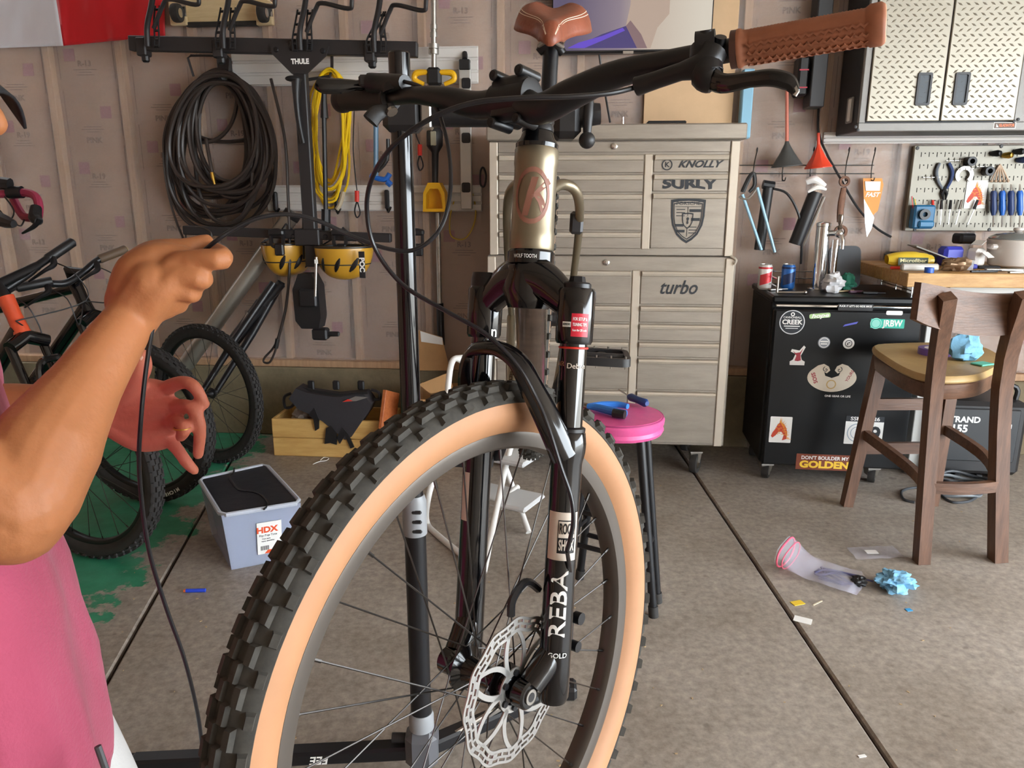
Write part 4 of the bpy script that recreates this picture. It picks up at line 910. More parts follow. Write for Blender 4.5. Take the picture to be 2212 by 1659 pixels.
o, M = stick([(-.032, -.010), (.026, .004), (.032, .014), (-.024, .000)], 1837, 701, VIOL, 'small violet word sticker');
o, M = stick(rrect(.145, .042, .003), 1917, 699, TEAL, 'teal banner sticker'); text('JRBW', M @ Matrix.Translation((.022, 0, 0)), .04, WPRINT, o, bold=.03, width=.085); b = MB(); b.prism(circ(.025, 28, -.05, 0), .0006, M); b.build('disc', mat('pale_teal', '8fd8c8', .5), o); b = MB(); b.ring(circ(.021, 28, -.05, 0), circ(.018, 28, -.05, 0), .0006, M @ Matrix.Translation((0, 0, .0006))); b.build('mark', TEAL, o)
o, M = stick(circ(.027, 28), 1780, 740, mat('grey_sticker', '8e9299', .5), 'round grey badge sticker'); b = MB(); b.ring(circ(.023, 28), circ(.020, 28), .0005, M); b.box((0, .005, .0003), (.034, .006, .0005), M); b.box((0, -.006, .0003), (.03, .006, .0005), M); b.build('mark', WPRINT, o)
o, M = stick(circ(.025, 28), 1833, 742, WPRINT, 'round white doodle sticker'); b = MB(); b.ring(circ(.016, 20), circ(.013, 20), .0005, M); b.box((.003, .004, .0003), (.008, .004, .0005), M); b.box((-.004, -.002, .0003), (.004, .012, .0005), M); b.build('mark', DPRINT, o)
o, M = stick([(-.03, -.045), (.035, -.045), (.036, -.028), (.022, -.02), (.016, .0), (.034, .04), (.026, .048), (.008, .024), (-.026, .03), (-.03, .018), (-.008, .008), (-.018, -.02), (-.031, -.028)], 1722, 768, WPRINT, 'white cut-out sticker with a red figure'); b = MB(); b.prism([(-.008, .012), (.012, .016), (.024, .036), (.014, .006), (.018, -.022), (.004, -.026), (-.010, -.024), (-.004, .0), (-.022, .022)], .0006, M); b.build('mark', MAROON, o)
# horseshoe-shaped koru sticker
o, M = stick([(.105 * math.cos(math.radians(a)) * (1 + .04 * math.cos(math.radians(2 * a))), .068 * math.sin(math.radians(a)) - .008) for a in range(150, 391, 8)] + [(.066, .050), (.040, .058), (.018, .046), (.010, .026), (.024, .012), (.036, .020), (.030, .002), (0, -.010), (-.030, .000), (-.036, .018), (-.024, .012), (-.010, .026), (-.018, .044), (-.040, .056), (-.066, .048)], 1797, 812, CREAMS, 'cream horseshoe shaped sticker with two spirals')
for s_ in (-1, 1):
    b = MB(); b.tube([(s_ * (.030 + .001 * i * .9 * math.cos(i * .5)), .030 + .0009 * i * math.sin(i * .5), .0) for i in range(16)], .0015, 5, M=M); b.build('spiral', DPRINT, o)
text('SSOS', M @ Matrix.Translation((-.078, -.012, 0)) @ Matrix.Rotation(math.radians(-70), 4, 'Z'), .024, MAROON, o, bold=.03); text('YOURS', M @ Matrix.Translation((.078, .002, 0)) @ Matrix.Rotation(math.radians(65), 4, 'Z'), .018, MAROON, o, bold=.02)
b = MB(); b.ring(circ(.022, 24, 0, -.04), circ(.017, 24, 0, -.04), .0005, M); b.build('mark', mat('ochre_print', 'c8a56a', .6), o)
x, z = kpx(1809, 856); text('ONE GEAR OR LIFE', km(x, z), .013, WPRINT, kdoor, width=.115, bold=.02)
def dragon(M, w, h, parent):
    rnd = random.Random(5); b = MB()
    head = [(-.42, -.26), (-.36, -.12), (-.22, .06), (-.16, .2), (-.02, .3), (.14, .22), (.26, .06), (.32, -.12), (.3, -.36), (.1, -.42), (.16, -.2), (.04, -.08), (-.1, -.1), (-.2, -.22), (-.34, -.32)]
    b.prism([(x * w, y * h) for x, y in head], .0005, M); a = b.build('dragon_head', DRED, parent); b = MB()
    for i in range(16):
        t = i / 15; x0, y0_ = -.05 + .36 * t, .28 - .62 * t ** 1.4; L_ = .22 + .12 * rnd.random(); an = math.radians(80 - 95 * t + rnd.uniform(-10, 10)); dx, dy = math.cos(an), math.sin(an)
        b.prism([((x0 - dy * .02) * w, (y0_ + dx * .02) * h), ((x0 + dy * .02) * w, (y0_ - dx * .02) * h), ((x0 + dx * L_ * .7) * w, (y0_ + dy * L_ * .7) * h)], .0006, M)
    b.build('dragon_spines', DORG, parent); b = MB()
    for i in range(14): x0, y0_ = rnd.uniform(-.2, .2), rnd.uniform(-.2, .2); b.box((x0 * w, y0_ * h, .0008), (.10 * w, .02 * h, .0005), M @ Matrix.Rotation(0, 4, 'Z'))
    b.build('dragon_scales', DORG, parent)
o, M = stick(rrect(.10, .128, .004), 1686, 928, WPRINT, 'white sticker with a red dragon head'); dragon(M, .1, .125, o)
o, M = stick(rrect(.17, .135, .002), 1866, 930, WPRINT, 'white calendar sticker'); b = MB(); b.box((0, .056, .0003), (.17, .026, .0006), M); b.build('header', DPRINT, o); text('SSMNA-26', M @ Matrix.Translation((0, .056, .0006)), .024, WPRINT, o, width=.13, bold=.02)
b = MB(); b.ring(circ(.045, 28, -.03, -.012), circ(.041, 28, -.03, -.012), .0005, M); b.ring(circ(.03, 28, -.03, -.012), circ(.027, 28, -.03, -.012), .0005, M); b.build('mark', mat('grey_blue_print', '9aa9b5', .5), o); text('9', M @ Matrix.Translation((.05, -.02, 0)), .1, DPRINT, o, bold=.03)
o, M = stick(rrect(.30, .078, .002), 1790, 999, mat('brown_sticker', '7d3b22', .5), 'brown bumper sticker with yellow letters'); text("DON'T BOULDER MY", M @ Matrix.Translation((-.02, .02, 0)), .024, WPRINT, o, width=.215, bold=.02); text('GOLDEN', M @ Matrix.Translation((-.02, -.014, 0)), .046, mat('yellow_print', 'f2c53a', .5), o, width=.225, bold=.05)
# ------------------------------------------------------------ workbench
BZ = 1.02
OAK = wood('butcher_block', 'a4763f', 'c29a60', 5, .5, (2, 14, 14)); LEGG = mat('pale_grey_paint', 'b9b8b4', .5)
bf = atz(1962, 590, BZ); bs = (bf - WO).dot(WD); bd0 = (bf - WO).dot(WN)
bench = thing('workbench', 'butcher block workbench with pale grey legs below the pegboard', 'workbench', wp(2.4, 0, .45))
nb = 7
for i in range(nb):
    b = MB(); w_ = (bd0 - .04) / nb; wbox(b, bs, 3.3, BZ - .06, BZ - .0006 * (i % 2), .04 + i * w_ + .0008, .04 + (i + 1) * w_ - .0008, .003); b.build('top_plank', OAK, bench)
def post(b, p0, p1, w_, d_):
    M = zaxis(p0, p1 - p0); L_ = (p1 - p0).length; b.box((0, 0, L_ / 2), (w_, d_, L_), M, .003)
for s_, d_ in ((bs + .25, bd0 - .30), (bs + .25, .12), (3.1, bd0 - .12)):
    b = MB(); wbox(b, s_ - .025, s_ + .035, .03, BZ - .06, d_ - .03, d_ + .03, .003); lg = b.build('leg', LEGG, bench)
    b = MB(); b.lathe([(.035, 0), (.035, .008), (.012, .02), (.012, .05)], 16, wmat(s_, 0, d_) @ Matrix.Rotation(-math.pi / 2, 4, 'X')); b.build('levelling_foot', STEEL, lg)
b = MB(); wbox(b, bs + .22, 3.2, BZ - .14, BZ - .06, bd0 - .12, bd0 - .09, .003); b.build('apron', LEGG, bench)
# clamp with wooden handle under the bench
cl = thing('bar_clamp', 'bar clamp with turned wooden handle under the workbench edge', 'clamp', at(2112, 720, 3.15))
p = at(2112, 706, 3.12); b = MB(); b.lathe([(.008, -.125), (.015, -.12), (.016, -.05), (.012, -.045), (.012, .045), (.016, .05), (.015, .12), (.008, .125)], 16, zaxis(p, WD)); b.build('handle', wood('turned_wood', 'b07d4c', 'd0a06c', 9), cl)
b = MB(); b.lathe([(.013, -.044), (.013, .044)], 16, zaxis(p, WD)); b.cyl(p + V((0, .0, 0)), p + V((0, 0, .10)), .008); b.build('screw', STEEL, cl)
b = MB(); b.box((0, 0, 0), (.03, .02, .12), Matrix.Translation(p + V((0, .03, -.07))), .004); b.build('frame', BLK, cl)
# ------------------------------------------------------------ bar chair
WALN = wood('dark_walnut', '4e3527', '6d4c38', 5, .4, (10, 10, 1)); WALN2 = wood('dark_walnut_rail', '4e3527', '6d4c38', 5, .4, (1, 10, 10))
A, B_, Cc, Dd = fl(1828, 1092), fl(2012, 1090), fl(1990, 1215), fl(2155, 1211)
chair = thing('bar_chair', 'dark brown wooden bar chair with a worn tan seat, its back to the camera', 'chair', (A + B_ + Cc + Dd) / 4)
SZ = .70
def leg(pts, w0, w1, name='leg'):
    P = smoothpts(pts, 4); b = MB(); n = len(P)
    R = lerplist([w0, w1], n); b.tube(P, [r * .7071 for r in R], 4, up=V((1, 1, 0)), flat=1); return b.build(name, WALN, chair, ang=30)
sA, sB = atz(1904, 770, SZ - .02), atz(2062, 775, SZ - .03)
leg([A, A.lerp(sA, .5), sA], .042, .052); leg([B_, B_.lerp(sB, .5), sB], .042, .05)
cm_, ct = at(2018, 835, 2.63), at(2046, 640, 2.505); dm_, dt = at(2165, 835, 2.65), at(2216, 636, 2.535)
leg([Cc, cm_, ct], .046, .046, 'back_leg'); leg([Dd, dm_, dt], .050, .050, 'back_leg')
poly = [atz(x, y, SZ) for x, y in ((1885, 752), (1945, 746), (2020, 745), (2105, 750), (2152, 768), (2160, 790), (2125, 812), (2080, 820), (2020, 820), (1968, 808), (1920, 782))]
cx = sum((p for p in poly), V()) / len(poly)
poly = smoothpts(poly, 4, True)
def slabp(pl, z0, z1, k0=1, k1=1, m=None, name='seat', parent=None):
    b = MB(); n = len(pl); rings = [(k0 * .985, z0), (k0, z0 + .006), (k1, z1 - .008), (k1 * .975, z1)]; vs = []
    for k, z in rings: vs += [V((cx.x + (p.x - cx.x) * k, cx.y + (p.y - cx.y) * k, z)) for p in pl]
    fs = [(r * n + i, r * n + (i + 1) % n, (r + 1) * n + (i + 1) % n, (r + 1) * n + i) for r in range(3) for i in range(n)] + [list(range(n))[::-1], [3 * n + i for i in range(n)]]
    a = sum(pl[i].x * pl[(i + 1) % n].y - pl[(i + 1) % n].x * pl[i].y for i in range(n))
    if a < 0: fs = [q[::-1] for q in fs]
    b.add(vs, fs); return b.build(name, m, parent)
slabp(poly, SZ - .075, SZ - .012, .98, .99, WALN2, 'seat_apron', chair); slabp(poly, SZ - .014, SZ + .012, 1.01, 1.0, mat('tan_vinyl', 'b1925f', .5, var=.1, vs=12, bump=.1, bs=60), 'seat_pad', chair)
# curved back rail
rl = [at(1978, 650, 2.50), at(2010, 660, 2.53), at(2060, 672, 2.57), at(2130, 680, 2.60), at(2200, 676, 2.60), at(2262, 662, 2.54)]
P = smoothpts(rl, 6); b = MB(); n = len(P); vs = []
for i, p in enumerate(P):
    t = i / (n - 1); h = .062 + .012 * math.sin(math.pi * t); tng = (P[min(i + 1, n - 1)] - P[max(i - 1, 0)]).normalized(); o = V((-tng.y, tng.x, 0)).normalized() * .013
    vs += [p - o - UP * h, p + o - UP * h, p + o + UP * h, p - o + UP * h]
fs = [(i * 4 + j, (i + 1) * 4 + j, (i + 1) * 4 + (j + 1) % 4, i * 4 + (j + 1) % 4) for i in range(n - 1) for j in range(4)] + [(0, 1, 2, 3), (4 * n - 1, 4 * n - 2, 4 * n - 3, 4 * n - 4)]
b.add(vs, fs); b.build('back_rail', WALN2, chair)
def lz(p0, p1, z): t = (z - p0.z) / (p1.z - p0.z); return p0.lerp(p1, t)
def bar_(p0, p1, w_, h, bulge=V(), name='stretcher'):
    P = smoothpts([p0, p0.lerp(p1, .5) + bulge, p1], 6) if bulge.length else [p0, p1]
    b = MB(); vs = []; n = len(P)
    for i, p in enumerate(P):
        tng = (P[min(i + 1, n - 1)] - P[max(i - 1, 0)]).normalized(); o = V((-tng.y, tng.x, 0)).normalized() * w_ / 2
        vs += [p - o - UP * h / 2, p + o - UP * h / 2, p + o + UP * h / 2, p - o + UP * h / 2]
    b.add(vs, [(i * 4 + j, (i + 1) * 4 + j, (i + 1) * 4 + (j + 1) % 4, i * 4 + (j + 1) % 4) for i in range(n - 1) for j in range(4)] + [(0, 1, 2, 3), (4 * n - 1, 4 * n - 2, 4 * n - 3, 4 * n - 4)]); b.build(name, WALN2, chair)
bar_(lz(A, sA, .47), lz(B_, sB, .47), .022, .05); bar_(lz(A, sA, .27), lz(B_, sB, .27), .022, .05)
bar_(lz(A, sA, .34), lz(Cc, cm_, .30), .024, .042, V((.04, -.06, -.02)), 'foot_ring'); bar_(lz(Cc, cm_, .30), lz(Dd, dm_, .30), .024, .042, V((0, -.02, 0)), 'foot_ring'); bar_(lz(B_, sB, .36), lz(Dd, dm_, .30), .024, .042, V((.05, -.02, 0)), 'foot_ring')
b = MB(); p = at(2040, 649, 2.54); b.lathe([(.007, 0), (.006, .003)], 12, zaxis(p, V((0, -1, 0)))); b.build('screw_plug', mat('plug', '2c1d15', .5), chair)
# on the seat
ST = SZ + .0125
p = atz(2018, 765, ST); b = MB(); b.lathe([(.04, 0), (.062, 0), (.062, .026), (.04, .026), (.04, .0005)], 32, Matrix.Translation(p), cap=False); tp = b.build('tape_roll', mat('violet_tape', '6c4fa0', .4), label='roll of violet masking tape lying on the chair seat', cat='tape'); b = MB(); b.lathe([(.0385, 0), (.0405, 0), (.0405, .0255), (.0385, .0255), (.0385, 0)], 32, Matrix.Translation(p), cap=False); b.build('cardboard_core', mat('tape_core', 'b9a8a0', .7), tp)
def crumple(c, r, seed, m, name, label, cat, amp=.5, nu=26, nv=16, parent=None):
    b = MB(); c = V(c); rr = random.Random(seed)
    def fn(u, v):
        a = u * 2 * math.pi; p_ = (v - .5) * math.pi; d = V((math.cos(p_) * math.cos(a), math.cos(p_) * math.sin(a), math.sin(p_)))
        k = 1 + amp * nz(d, 1.9, seed) + amp * .55 * (1 - 2 * abs(nz(d, 3.7, seed + 3))) - amp * .3
        q = V((d.x * r[0], d.y * r[1], d.z * r[2])) * k; q.z = max(q.z, -r[2] * .98); return c + q
    b.grid(nu, nv, lambda u, v: fn(u % 1, v)); b.weld(1e-4); return b.build(name, m, parent, label=label, cat=cat, ang=38)
BTOW = mat('blue_paper', '7db4d6', .8, bump=.2, bs=120)
p = atz(2078, 775, ST)
crumple(atz(2080, 778, ST) + UP * .05, (.062, .05, .052), 41, BTOW, 'paper_towel', 'crumpled blue paper towel standing on the chair seat', 'paper towel', .35, 22, 14)
b = MB(); p = atz(2122, 788, ST); b.box((0, 0, .004), (.07, .05, .006), Matrix.Translation(p) @ Matrix.Rotation(.4, 4, 'Z'), .002); b.build('sponge', mat('mint', '66bfa4', .8), label='small mint green cloth on the right edge of the chair seat', cat='cloth')
# ------------------------------------------------------------ under the bench
bx = thing('generator', 'black boxy machine with white panel print under the workbench', 'machine', fl(2100, 1010))
g0 = fl(2100, 1045); gm = Matrix.Translation(g0) @ Matrix.Rotation(math.radians(-8), 4, 'Z')
b = MB(); b.box((0, .2, .22), (.42, .36, .36), gm, .02); b.build('housing', BLK, bx)
b = MB(); b.box((0, .015, .24), (.34, .012, .26), gm, .004); pn = b.build('panel', mat('dark_panel', '222427', .4), bx); pm2 = gm @ Matrix.Translation((0, .0085, .24)) @ Matrix.Rotation(math.pi / 2, 4, 'X')
text('STRAND', pm2 @ Matrix.Translation((-.08, .075, 0)), .04, WPRINT, pn, bold=.03); text('155', pm2 @ Matrix.Translation((-.09, .03, 0)), .05, WPRINT, pn, bold=.03)
b = MB()
for i in range(6): b.box((.09 + .02 * (i % 3), .05 - .03 * (i // 3), .001), (.012, .02, .002), pm2)
b.build('panel_print', GRYP, pn)
for i in range(4): b = MB(); b.box((-.15 + .1 * i, .2, .015), (.03, .3, .03), gm, .004); b.build('foot', BLK, bx)
b = MB(); b.tube(smoothpts([gm @ V((-.18, .1, .4)), gm @ V((-.15, .1, .47)), gm @ V((.15, .1, .47)), gm @ V((.18, .1, .4))], 5), .012, 8); b.build('carry_handle', BLK, bx)
crumple(g0 + V((-.02, .2, .462)), (.12, .10, .05), 4, mat('grey_tarp', '77746f', .5), 'plastic_wrap', 'crumpled grey plastic wrap on top of the black machine', 'plastic')
GREYC = mat('grey_cable', '6d7276', .5); DCAB = mat('dark_cable', '3c3f44', .5)
def floorcable(pts, r, m, label, name='power_cable'):
    b = MB(); b.tube(smoothpts([fl(x, y, r + z) for x, y, z in pts], 6), r, 8); return b.build(name, m, label=label, cat='cable')
fcab = floorcable([(1975, 1085, 0), (1952, 1078, 0), (1948, 1062, 0), (1970, 1054, 0), (2020, 1052, 0), (2060, 1047, .01), (2110, 1035, .02), (2122, 1055, 0), (2100, 1080, 0), (2060, 1085, 0), (2035, 1070, 0), (2030, 1050, .03)], .006, DCAB, 'dark grey power cable looping on the floor under the chair')
fc2 = floorcable([(2040, 1045, .02), (2065, 1058, 0), (2085, 1058, 0)], .005, GREYC, 'grey power cord ending in a black plug under the chair'); b = MB(); p = fl(2097, 1059, .012); b.box((0, 0, 0), (.05, .028, .022), frame(p, (1, -.1, 0), UP), .006); b.build('plug', BLK, fc2)
for k in range(4):
    b = MB(); c0 = fl(2062, 1062) + V((0, .0, .01 + k * .017)); b.tube([c0 + V((.11 * math.cos(a) + .01 * k, .09 * math.sin(a), .008 * math.sin(3 * a + k))) for a in [i * math.pi / 12 for i in range(24)]], .0075, 8, closed=True)
    b.build('cable_coil', (GREYC, DCAB)[k % 2], label=('lowest', 'second', 'third', 'topmost')[k] + ' ring of the cable coil stacked on the floor below the chair seat', cat='cable', group='cable coil rings')
# ------------------------------------------------------------ pegboard and its tools
PEGM = mat('peg_steel', '8c877b', .45, .3)
pd_ = .045; ps0 = WS(1966, 400, pd_)[0]; pt0, pt1 = WS(2050, 499, pd_)[1], WS(2050, 314, pd_)[1]
peg = thing('pegboard', 'grey metal pegboard full of tools above the workbench', 'pegboard', wp(ps0 + .45, pt0, pd_))
b = MB(); wbox(b, ps0, ps0 + .95, pt0, pt1, .02, pd_, .003); b.build('panel', PEGM, peg)
b = MB(); c2 = MB()
for j in range(7):
    for i in range(24):
        s = ps0 + .035 + i * .0375; t = pt0 + .03 + j * (pt1 - pt0 - .05) / 6.4
        b.box((0, 0, 0), (.0035, .022, .0008), wmat(s, t, pd_ + .0004)); c2.prism(circ(.0032, 8), .0008, wmat(s + .018, t + .006, pd_))
b.build('slots', mat('hole_dark', '2c2a28', .9), peg, kind='stuff'); c2.build('round_holes', mat('hole_dark', '2c2a28', .9), peg, kind='stuff')
for px_, py_ in ((1982, 320), (2163, 316), (1976, 496), (2137, 496)): b = MB(); b.lathe([(.009, 0), (.007, .004)], 12, wpx(px_, py_, pd_)); b.build('mounting_screw', BLK, peg)
PO = pd_ + .012
def pp(x, y, o=PO): return W(x, y, o)
DBLU = mat('navy_grip', '2c3f6e', .5)
# pliers
t_ = thing('pliers', 'navy handled pliers hanging head down on the pegboard', 'pliers', pp(2040, 420))
for s_ in (-1, 1):
    b = MB(); b.tube(smoothpts([pp(2040 + s_ * 4, 408), pp(2040 + s_ * 14, 390), pp(2040 + s_ * 17, 370), pp(2040 + s_ * 10, 352)], 4), [.006, .008, .009, .007], 8); b.build('grip', (DBLU, mat('slate_grip', '6a7078', .5))[s_ < 0], t_)
    b = MB(); b.tube([pp(2040 - s_ * 2, 405), pp(2040 + s_ * 5, 418), pp(2040 + s_ * 2, 432)], [.008, .008, .004], 8); b.build('jaw', SBLK, t_)
# spanner jaw ring
b = MB(); M = wpx(2082, 378, PO); o_ = [(.042 * math.cos(math.radians(a)), .042 * math.sin(math.radians(a))) for a in range(-50, 231, 10)]; i_ = [(.025 * math.cos(math.radians(a)), .025 * math.sin(math.radians(a))) for a in range(-50, 231, 10)]; b.prism(o_ + i_[::-1], .008, M); b.build('ring_spanner', STEEL, label='steel open jaw ring spanner hanging on the pegboard', cat='spanner')
for px_, py_, nm in ((2090, 349, 'black tape roll on the upper pegboard hook'), (2128, 370, 'black rubber ring right of the spanner on the pegboard')):
    b = MB(); M = wpx(px_, py_, pd_); b.lathe([(.012, .001), (.022, .001), (.022, .05), (.012, .05), (.012, .001)], 20, M, cap=False); b.build('tape_ring', BLK, label=nm, cat='tape')
b = MB(); M = wpx(2108, 420, PO - .010); b.box((0, 0, .001), (.10, .135, .002), M); dcard = b.build('dragon_card', WPRINT, label='white card with a red dragon head pinned to the pegboard', cat='card'); dragon(M @ Matrix.Translation((0, 0, .0025)), .1, .13, dcard)
for k, px_ in enumerate((2146, 2165, 2184, 2203)):
    t_ = thing('screwdriver', ('leftmost', 'second', 'third', 'rightmost')[k] + ' of the blue handled screwdrivers hanging on the pegboard', 'screwdriver', pp(px_, 460), 'blue screwdrivers'); g = pd_ + .03
    b = MB(); b.tube([W(px_, 412, g), W(px_, 418, g), W(px_, 432, g), W(px_, 452, g), W(px_, 465, g)], [.010, .015, .013, .015, .009], 10); b.build('handle', (DBLU, BLUE)[k % 2], t_); b = MB(); b.tube([W(px_, 465, g), W(px_ - 1, 490, g)], .0035, 8); b.tube([W(px_, 398, g), W(px_, 413, g)], [.003, .006], 8); b.build('shaft', STEEL, t_)
for k, (px_, nm) in enumerate(((2015, 'red tipped pick'), (2032, 'black hex driver'), (2050, 'short steel hex driver'), (2068, 'slanted steel hex driver'), (2096, 'long black hex driver'))):
    t_ = thing('hex_driver', nm + ' hanging low on the pegboard', 'hex driver', pp(px_, 470)); g = pd_ + .02; ln = (0, 2, 4, 10, 16)[k]
    b = MB(); b.tube([W(px_ + ln, 432, g), W(px_ + ln * .5, 452, g)], [.006, .008], 8); b.build('handle', (RED, BLK, SBLK, STEEL, BLK)[k], t_); b = MB(); b.tube([W(px_ + ln * .5, 452, g), W(px_ - ln * .4, 485, g)], .003, 6); b.build('shaft', STEEL, t_)
bt = thing('tape_box', 'blue plastic tool box with tape on the lower left of the pegboard', 'box', pp(1988, 498))
b = MB(); b.box((0, 0, .03), (.10, .115, .06), wpx(1986, 468, pd_), .008); b.build('bin', mat('steel_blue', '2d6c96', .45), bt); b = MB(); b.box((.005, -.035, .06), (.075, .035, .03), wpx(1988, 468, pd_), .008); b.build('drawer', mat('steel_blue2', '3a7ba6', .45), bt)
b = MB(); b.lathe([(.012, 0), (.026, 0), (.026, .02), (.012, .02), (.012, 0)], 18, wpx(1995, 463, pd_ + .06), cap=False); b.build('tape_spool', SBLK, bt)
for k in range(3): b = MB(); b.tube([W(1972 + k * 4, 450, pd_ + .03), W(1970 + k * 3, 424 + k * 3, pd_ + .03)], .003, 6); b.build('pencil', (RED, mat('pencil_green', '4d8a5c', .5), YEL)[k], label=('red', 'green', 'yellow')[k] + ' pencil standing in the blue box on the pegboard', cat='pencil')
BEIG = mat('beige_cord', 'c2a78e', .7)
b = MB()
for k in range(5): b.tube(smoothpts([pp(2160, 355), pp(2150 + k * 5, 372), pp(2142 + k * 9, 390)], 4), .004, 6)
for k in range(5): b.ball(pp(2142 + k * 9, 391), .007, 8, 6)
b.build('bead_strings', BEIG, label='beige beaded cords hanging together at the upper pegboard', cat='cord')
for k, (x, y, c, nm) in enumerate(((2140, 332, SBLK, 'black bike light on the top pegboard row'), (2165, 336, BRASS, 'small brass fitting on the top pegboard row'), (2190, 328, BLK, 'black clip at the top right of the pegboard'), (2196, 346, DBLU, 'navy socket under the black clip on the pegboard'))):
    b = MB(); M = wpx(x, y, pd_ + .001); b.lathe([(.008, 0), (.013, .01), (.016, .035), (.012, .05), (.006, .052)], 14, M @ Matrix.Rotation(.5, 4, 'Y')); b.build('fitting', c, label=nm, cat='fitting')
for k, (x, y) in enumerate(((2062, 347), (2012, 383), (2086, 364), (2128, 360))):
    b = MB(); b.tube([W(x - 18, y, pd_ + .006), W(x + 18, y, pd_ + .006)], .002, 6)
    for q in (-12, 0, 12): b.tube([W(x + q, y - 6, pd_ + .001), W(x + q, y, pd_ + .006), W(x + q, y + 4, pd_ + .03), W(x + q, y - 2, pd_ + .034)], .002, 6)
    b.build('peg_hook', STEEL, label=('wire hook bar over the pliers', 'empty wire hook bar left of the pliers', 'wire hook bar over the ring spanner', 'wire hook bar over the black rubber ring')[k], cat='hook')
# ------------------------------------------------------------ wire hook rack, funnels and hanging tools
WIRE = mat('dark_wire', '34322f', .4, .6)
rk = thing('hook_rack', 'thin dark wire hook rack screwed to the wall beside the tool chest', 'rack', W(1745, 380, .02))
for y in (358, 376):
    b = MB(); b.tube([W(1598, y - 1, .03), W(1888, y - 1, .03)], .0028, 6); b.build('rail_wire', WIRE, rk)
for x in (1627, 1690, 1750, 1826, 1882):
    b = MB(); b.tube(smoothpts([W(x, 392, .03), W(x, 372, .032), W(x + 4, 345, .05), W(x + 9, 325, .09), W(x + 9, 319, .10), W(x + 7, 326, .108)], 3), .0028, 6); b.tube(smoothpts([W(x, 376, .03), W(x, 388, .05), W(x + 5, 390, .07), W(x + 7, 383, .075)], 3), .0028, 6); b.build('hook', WIRE, rk)
def funnel(px_, ytip, yneck, ybase, wpx_, m, mneck, label, off=.12):
    t_ = thing('funnel', label, 'funnel', W(px_, ybase, off)); k = (W(px_ + 1, ybase, off) - W(px_, ybase, off)).length
    p0, p1, p2 = W(px_, ybase, off), W(px_, yneck, off), W(px_, ytip, off); L_ = (p1 - p0).length; r = wpx_ * k / 2
    b = MB(); b.lathe([(r, 0), (r * 1.02, .004), (r * .96, .008), (r * .5, L_ * .5), (r * .17, L_ * .88), (r * .12, L_)], 8 if mneck is None else 20, zaxis(p0, p1 - p0)); b.build('cone', m, t_)
    b = MB(); b.tube([p1, p2], [r * .12, r * .10], 10); b.build('spout', mneck or m, t_)
funnel(1700, 195, 305, 360, 66, mat('dark_grey_funnel', '4a4a49', .5), mat('salmon_hose', 'd27a66', .5), 'dark grey funnel with a long salmon tube hanging on the hook rack')
funnel(1768, 287, 312, 363, 60, mat('orange_red', 'e4492f', .4), None, 'orange red funnel hanging on the hook rack')
b = MB(); b.tube(smoothpts([W(1768, 235, .03), W(1768, 285, .03), W(1785, 330, .04), W(1815, 385, .05), W(1850, 445, .05), W(1890, 490, .05), W(1925, 512, .06)], 6), .006, 8); b.build('charger_lead', BLK, label='black cord running from the charger rack down to the workbench', cat='cable')
# pumps etc. hanging behind the fridge
def hang(name, label, cat, parts, loc):
    t_ = thing(name, label, cat, loc)
    for nm, pts, r, m, n in parts:
        b = MB(); b.tube(smoothpts(pts, 4), r, n); b.build(nm, m, t_)
    return t_
h = .12
hang('tube_stand', 'forked stand of pale blue metal tubes leaning behind the beer fridge', 'stand', [('tube', [W(1604, 420, h), W(1645, 540, h + .03)], .008, mat('pale_blue_tube', '93b9d0', .3, .4), 10), ('tube', [W(1636, 405, h), W(1674, 545, h + .03)], .008, mat('pale_blue_tube', '93b9d0', .3, .4), 10), ('strap', [W(1604, 415, h), W(1618, 385, h), W(1628, 375, h), W(1630, 400, h), W(1618, 415, h)], [.012, .012, .010, .010, .008], BLK, 8), ('hoop', [W(1596, 425, h), W(1615, 430, h + .01), W(1634, 408, h)], .005, STEEL, 8)], W(1640, 560, h))
hang('floor_pump', 'black floor pump hanging upright behind the red and white can', 'pump', [('barrel', [W(1660, 405, .08), W(1640, 540, .08)], .026, BLK, 16), ('base', [W(1648, 398, .08), W(1672, 402, .08)], .022, BLK, 10), ('hose', [W(1672, 408, .1), W(1700, 418, .11), W(1722, 455, .11), W(1732, 500, .11), W(1730, 570, .1)], .006, BLK, 8)], W(1640, 545, .08))
hang('track_pump', 'black pump with a white lever head hanging behind the tap tower', 'pump', [('barrel', [W(1762, 415, .1), W(1718, 528, .1)], .034, BLK, 18), ('lever_head', [W(1742, 393, .11), W(1760, 388, .12), W(1782, 402, .12)], [.015, .020, .012], WHITE, 10), ('lever', [W(1745, 415, .13), W(1765, 405, .13), W(1785, 410, .13)], [.006, .012, .006], WHITE, 8), ('rod', [W(1780, 425, .1), W(1735, 530, .1)], .008, STEEL, 8)], W(1720, 530, .1))
RUST = mat('rusty_steel', '6b4b3a', .6, .5, var=.25, vs=25)
t_ = thing('pipe_wrench', 'large rusty ring wrench hanging on the hook rack', 'wrench', W(1815, 520, .08)); b = MB(); b.tube(smoothpts([W(1823, 405, .07), W(1817, 440, .07), W(1814, 480, .07)], 4), [.014, .018, .016], 10, flat=.5); b.build('handle', RUST, t_)
for y, r in ((392, .026), (500, .032)): b = MB(); b.ring(circ(r, 24), circ(r * .58, 24), .016, wpx(1823 if y < 400 else 1815, y, .062)); b.build('ring_end', RUST, t_)
t_ = thing('hand_saw', 'saw blade in orange and clear packaging hanging on the hook rack', 'saw', W(1880, 510, .05)); Y0 = .05
def wpoly(pts, off, d=.003):
    M = wpx(pts[0][0], pts[0][1], off); Mi = M.inverted(); b = MB(); b.prism([tuple((Mi @ W(x, y, off))[:2]) for x, y in pts], d, M); return b
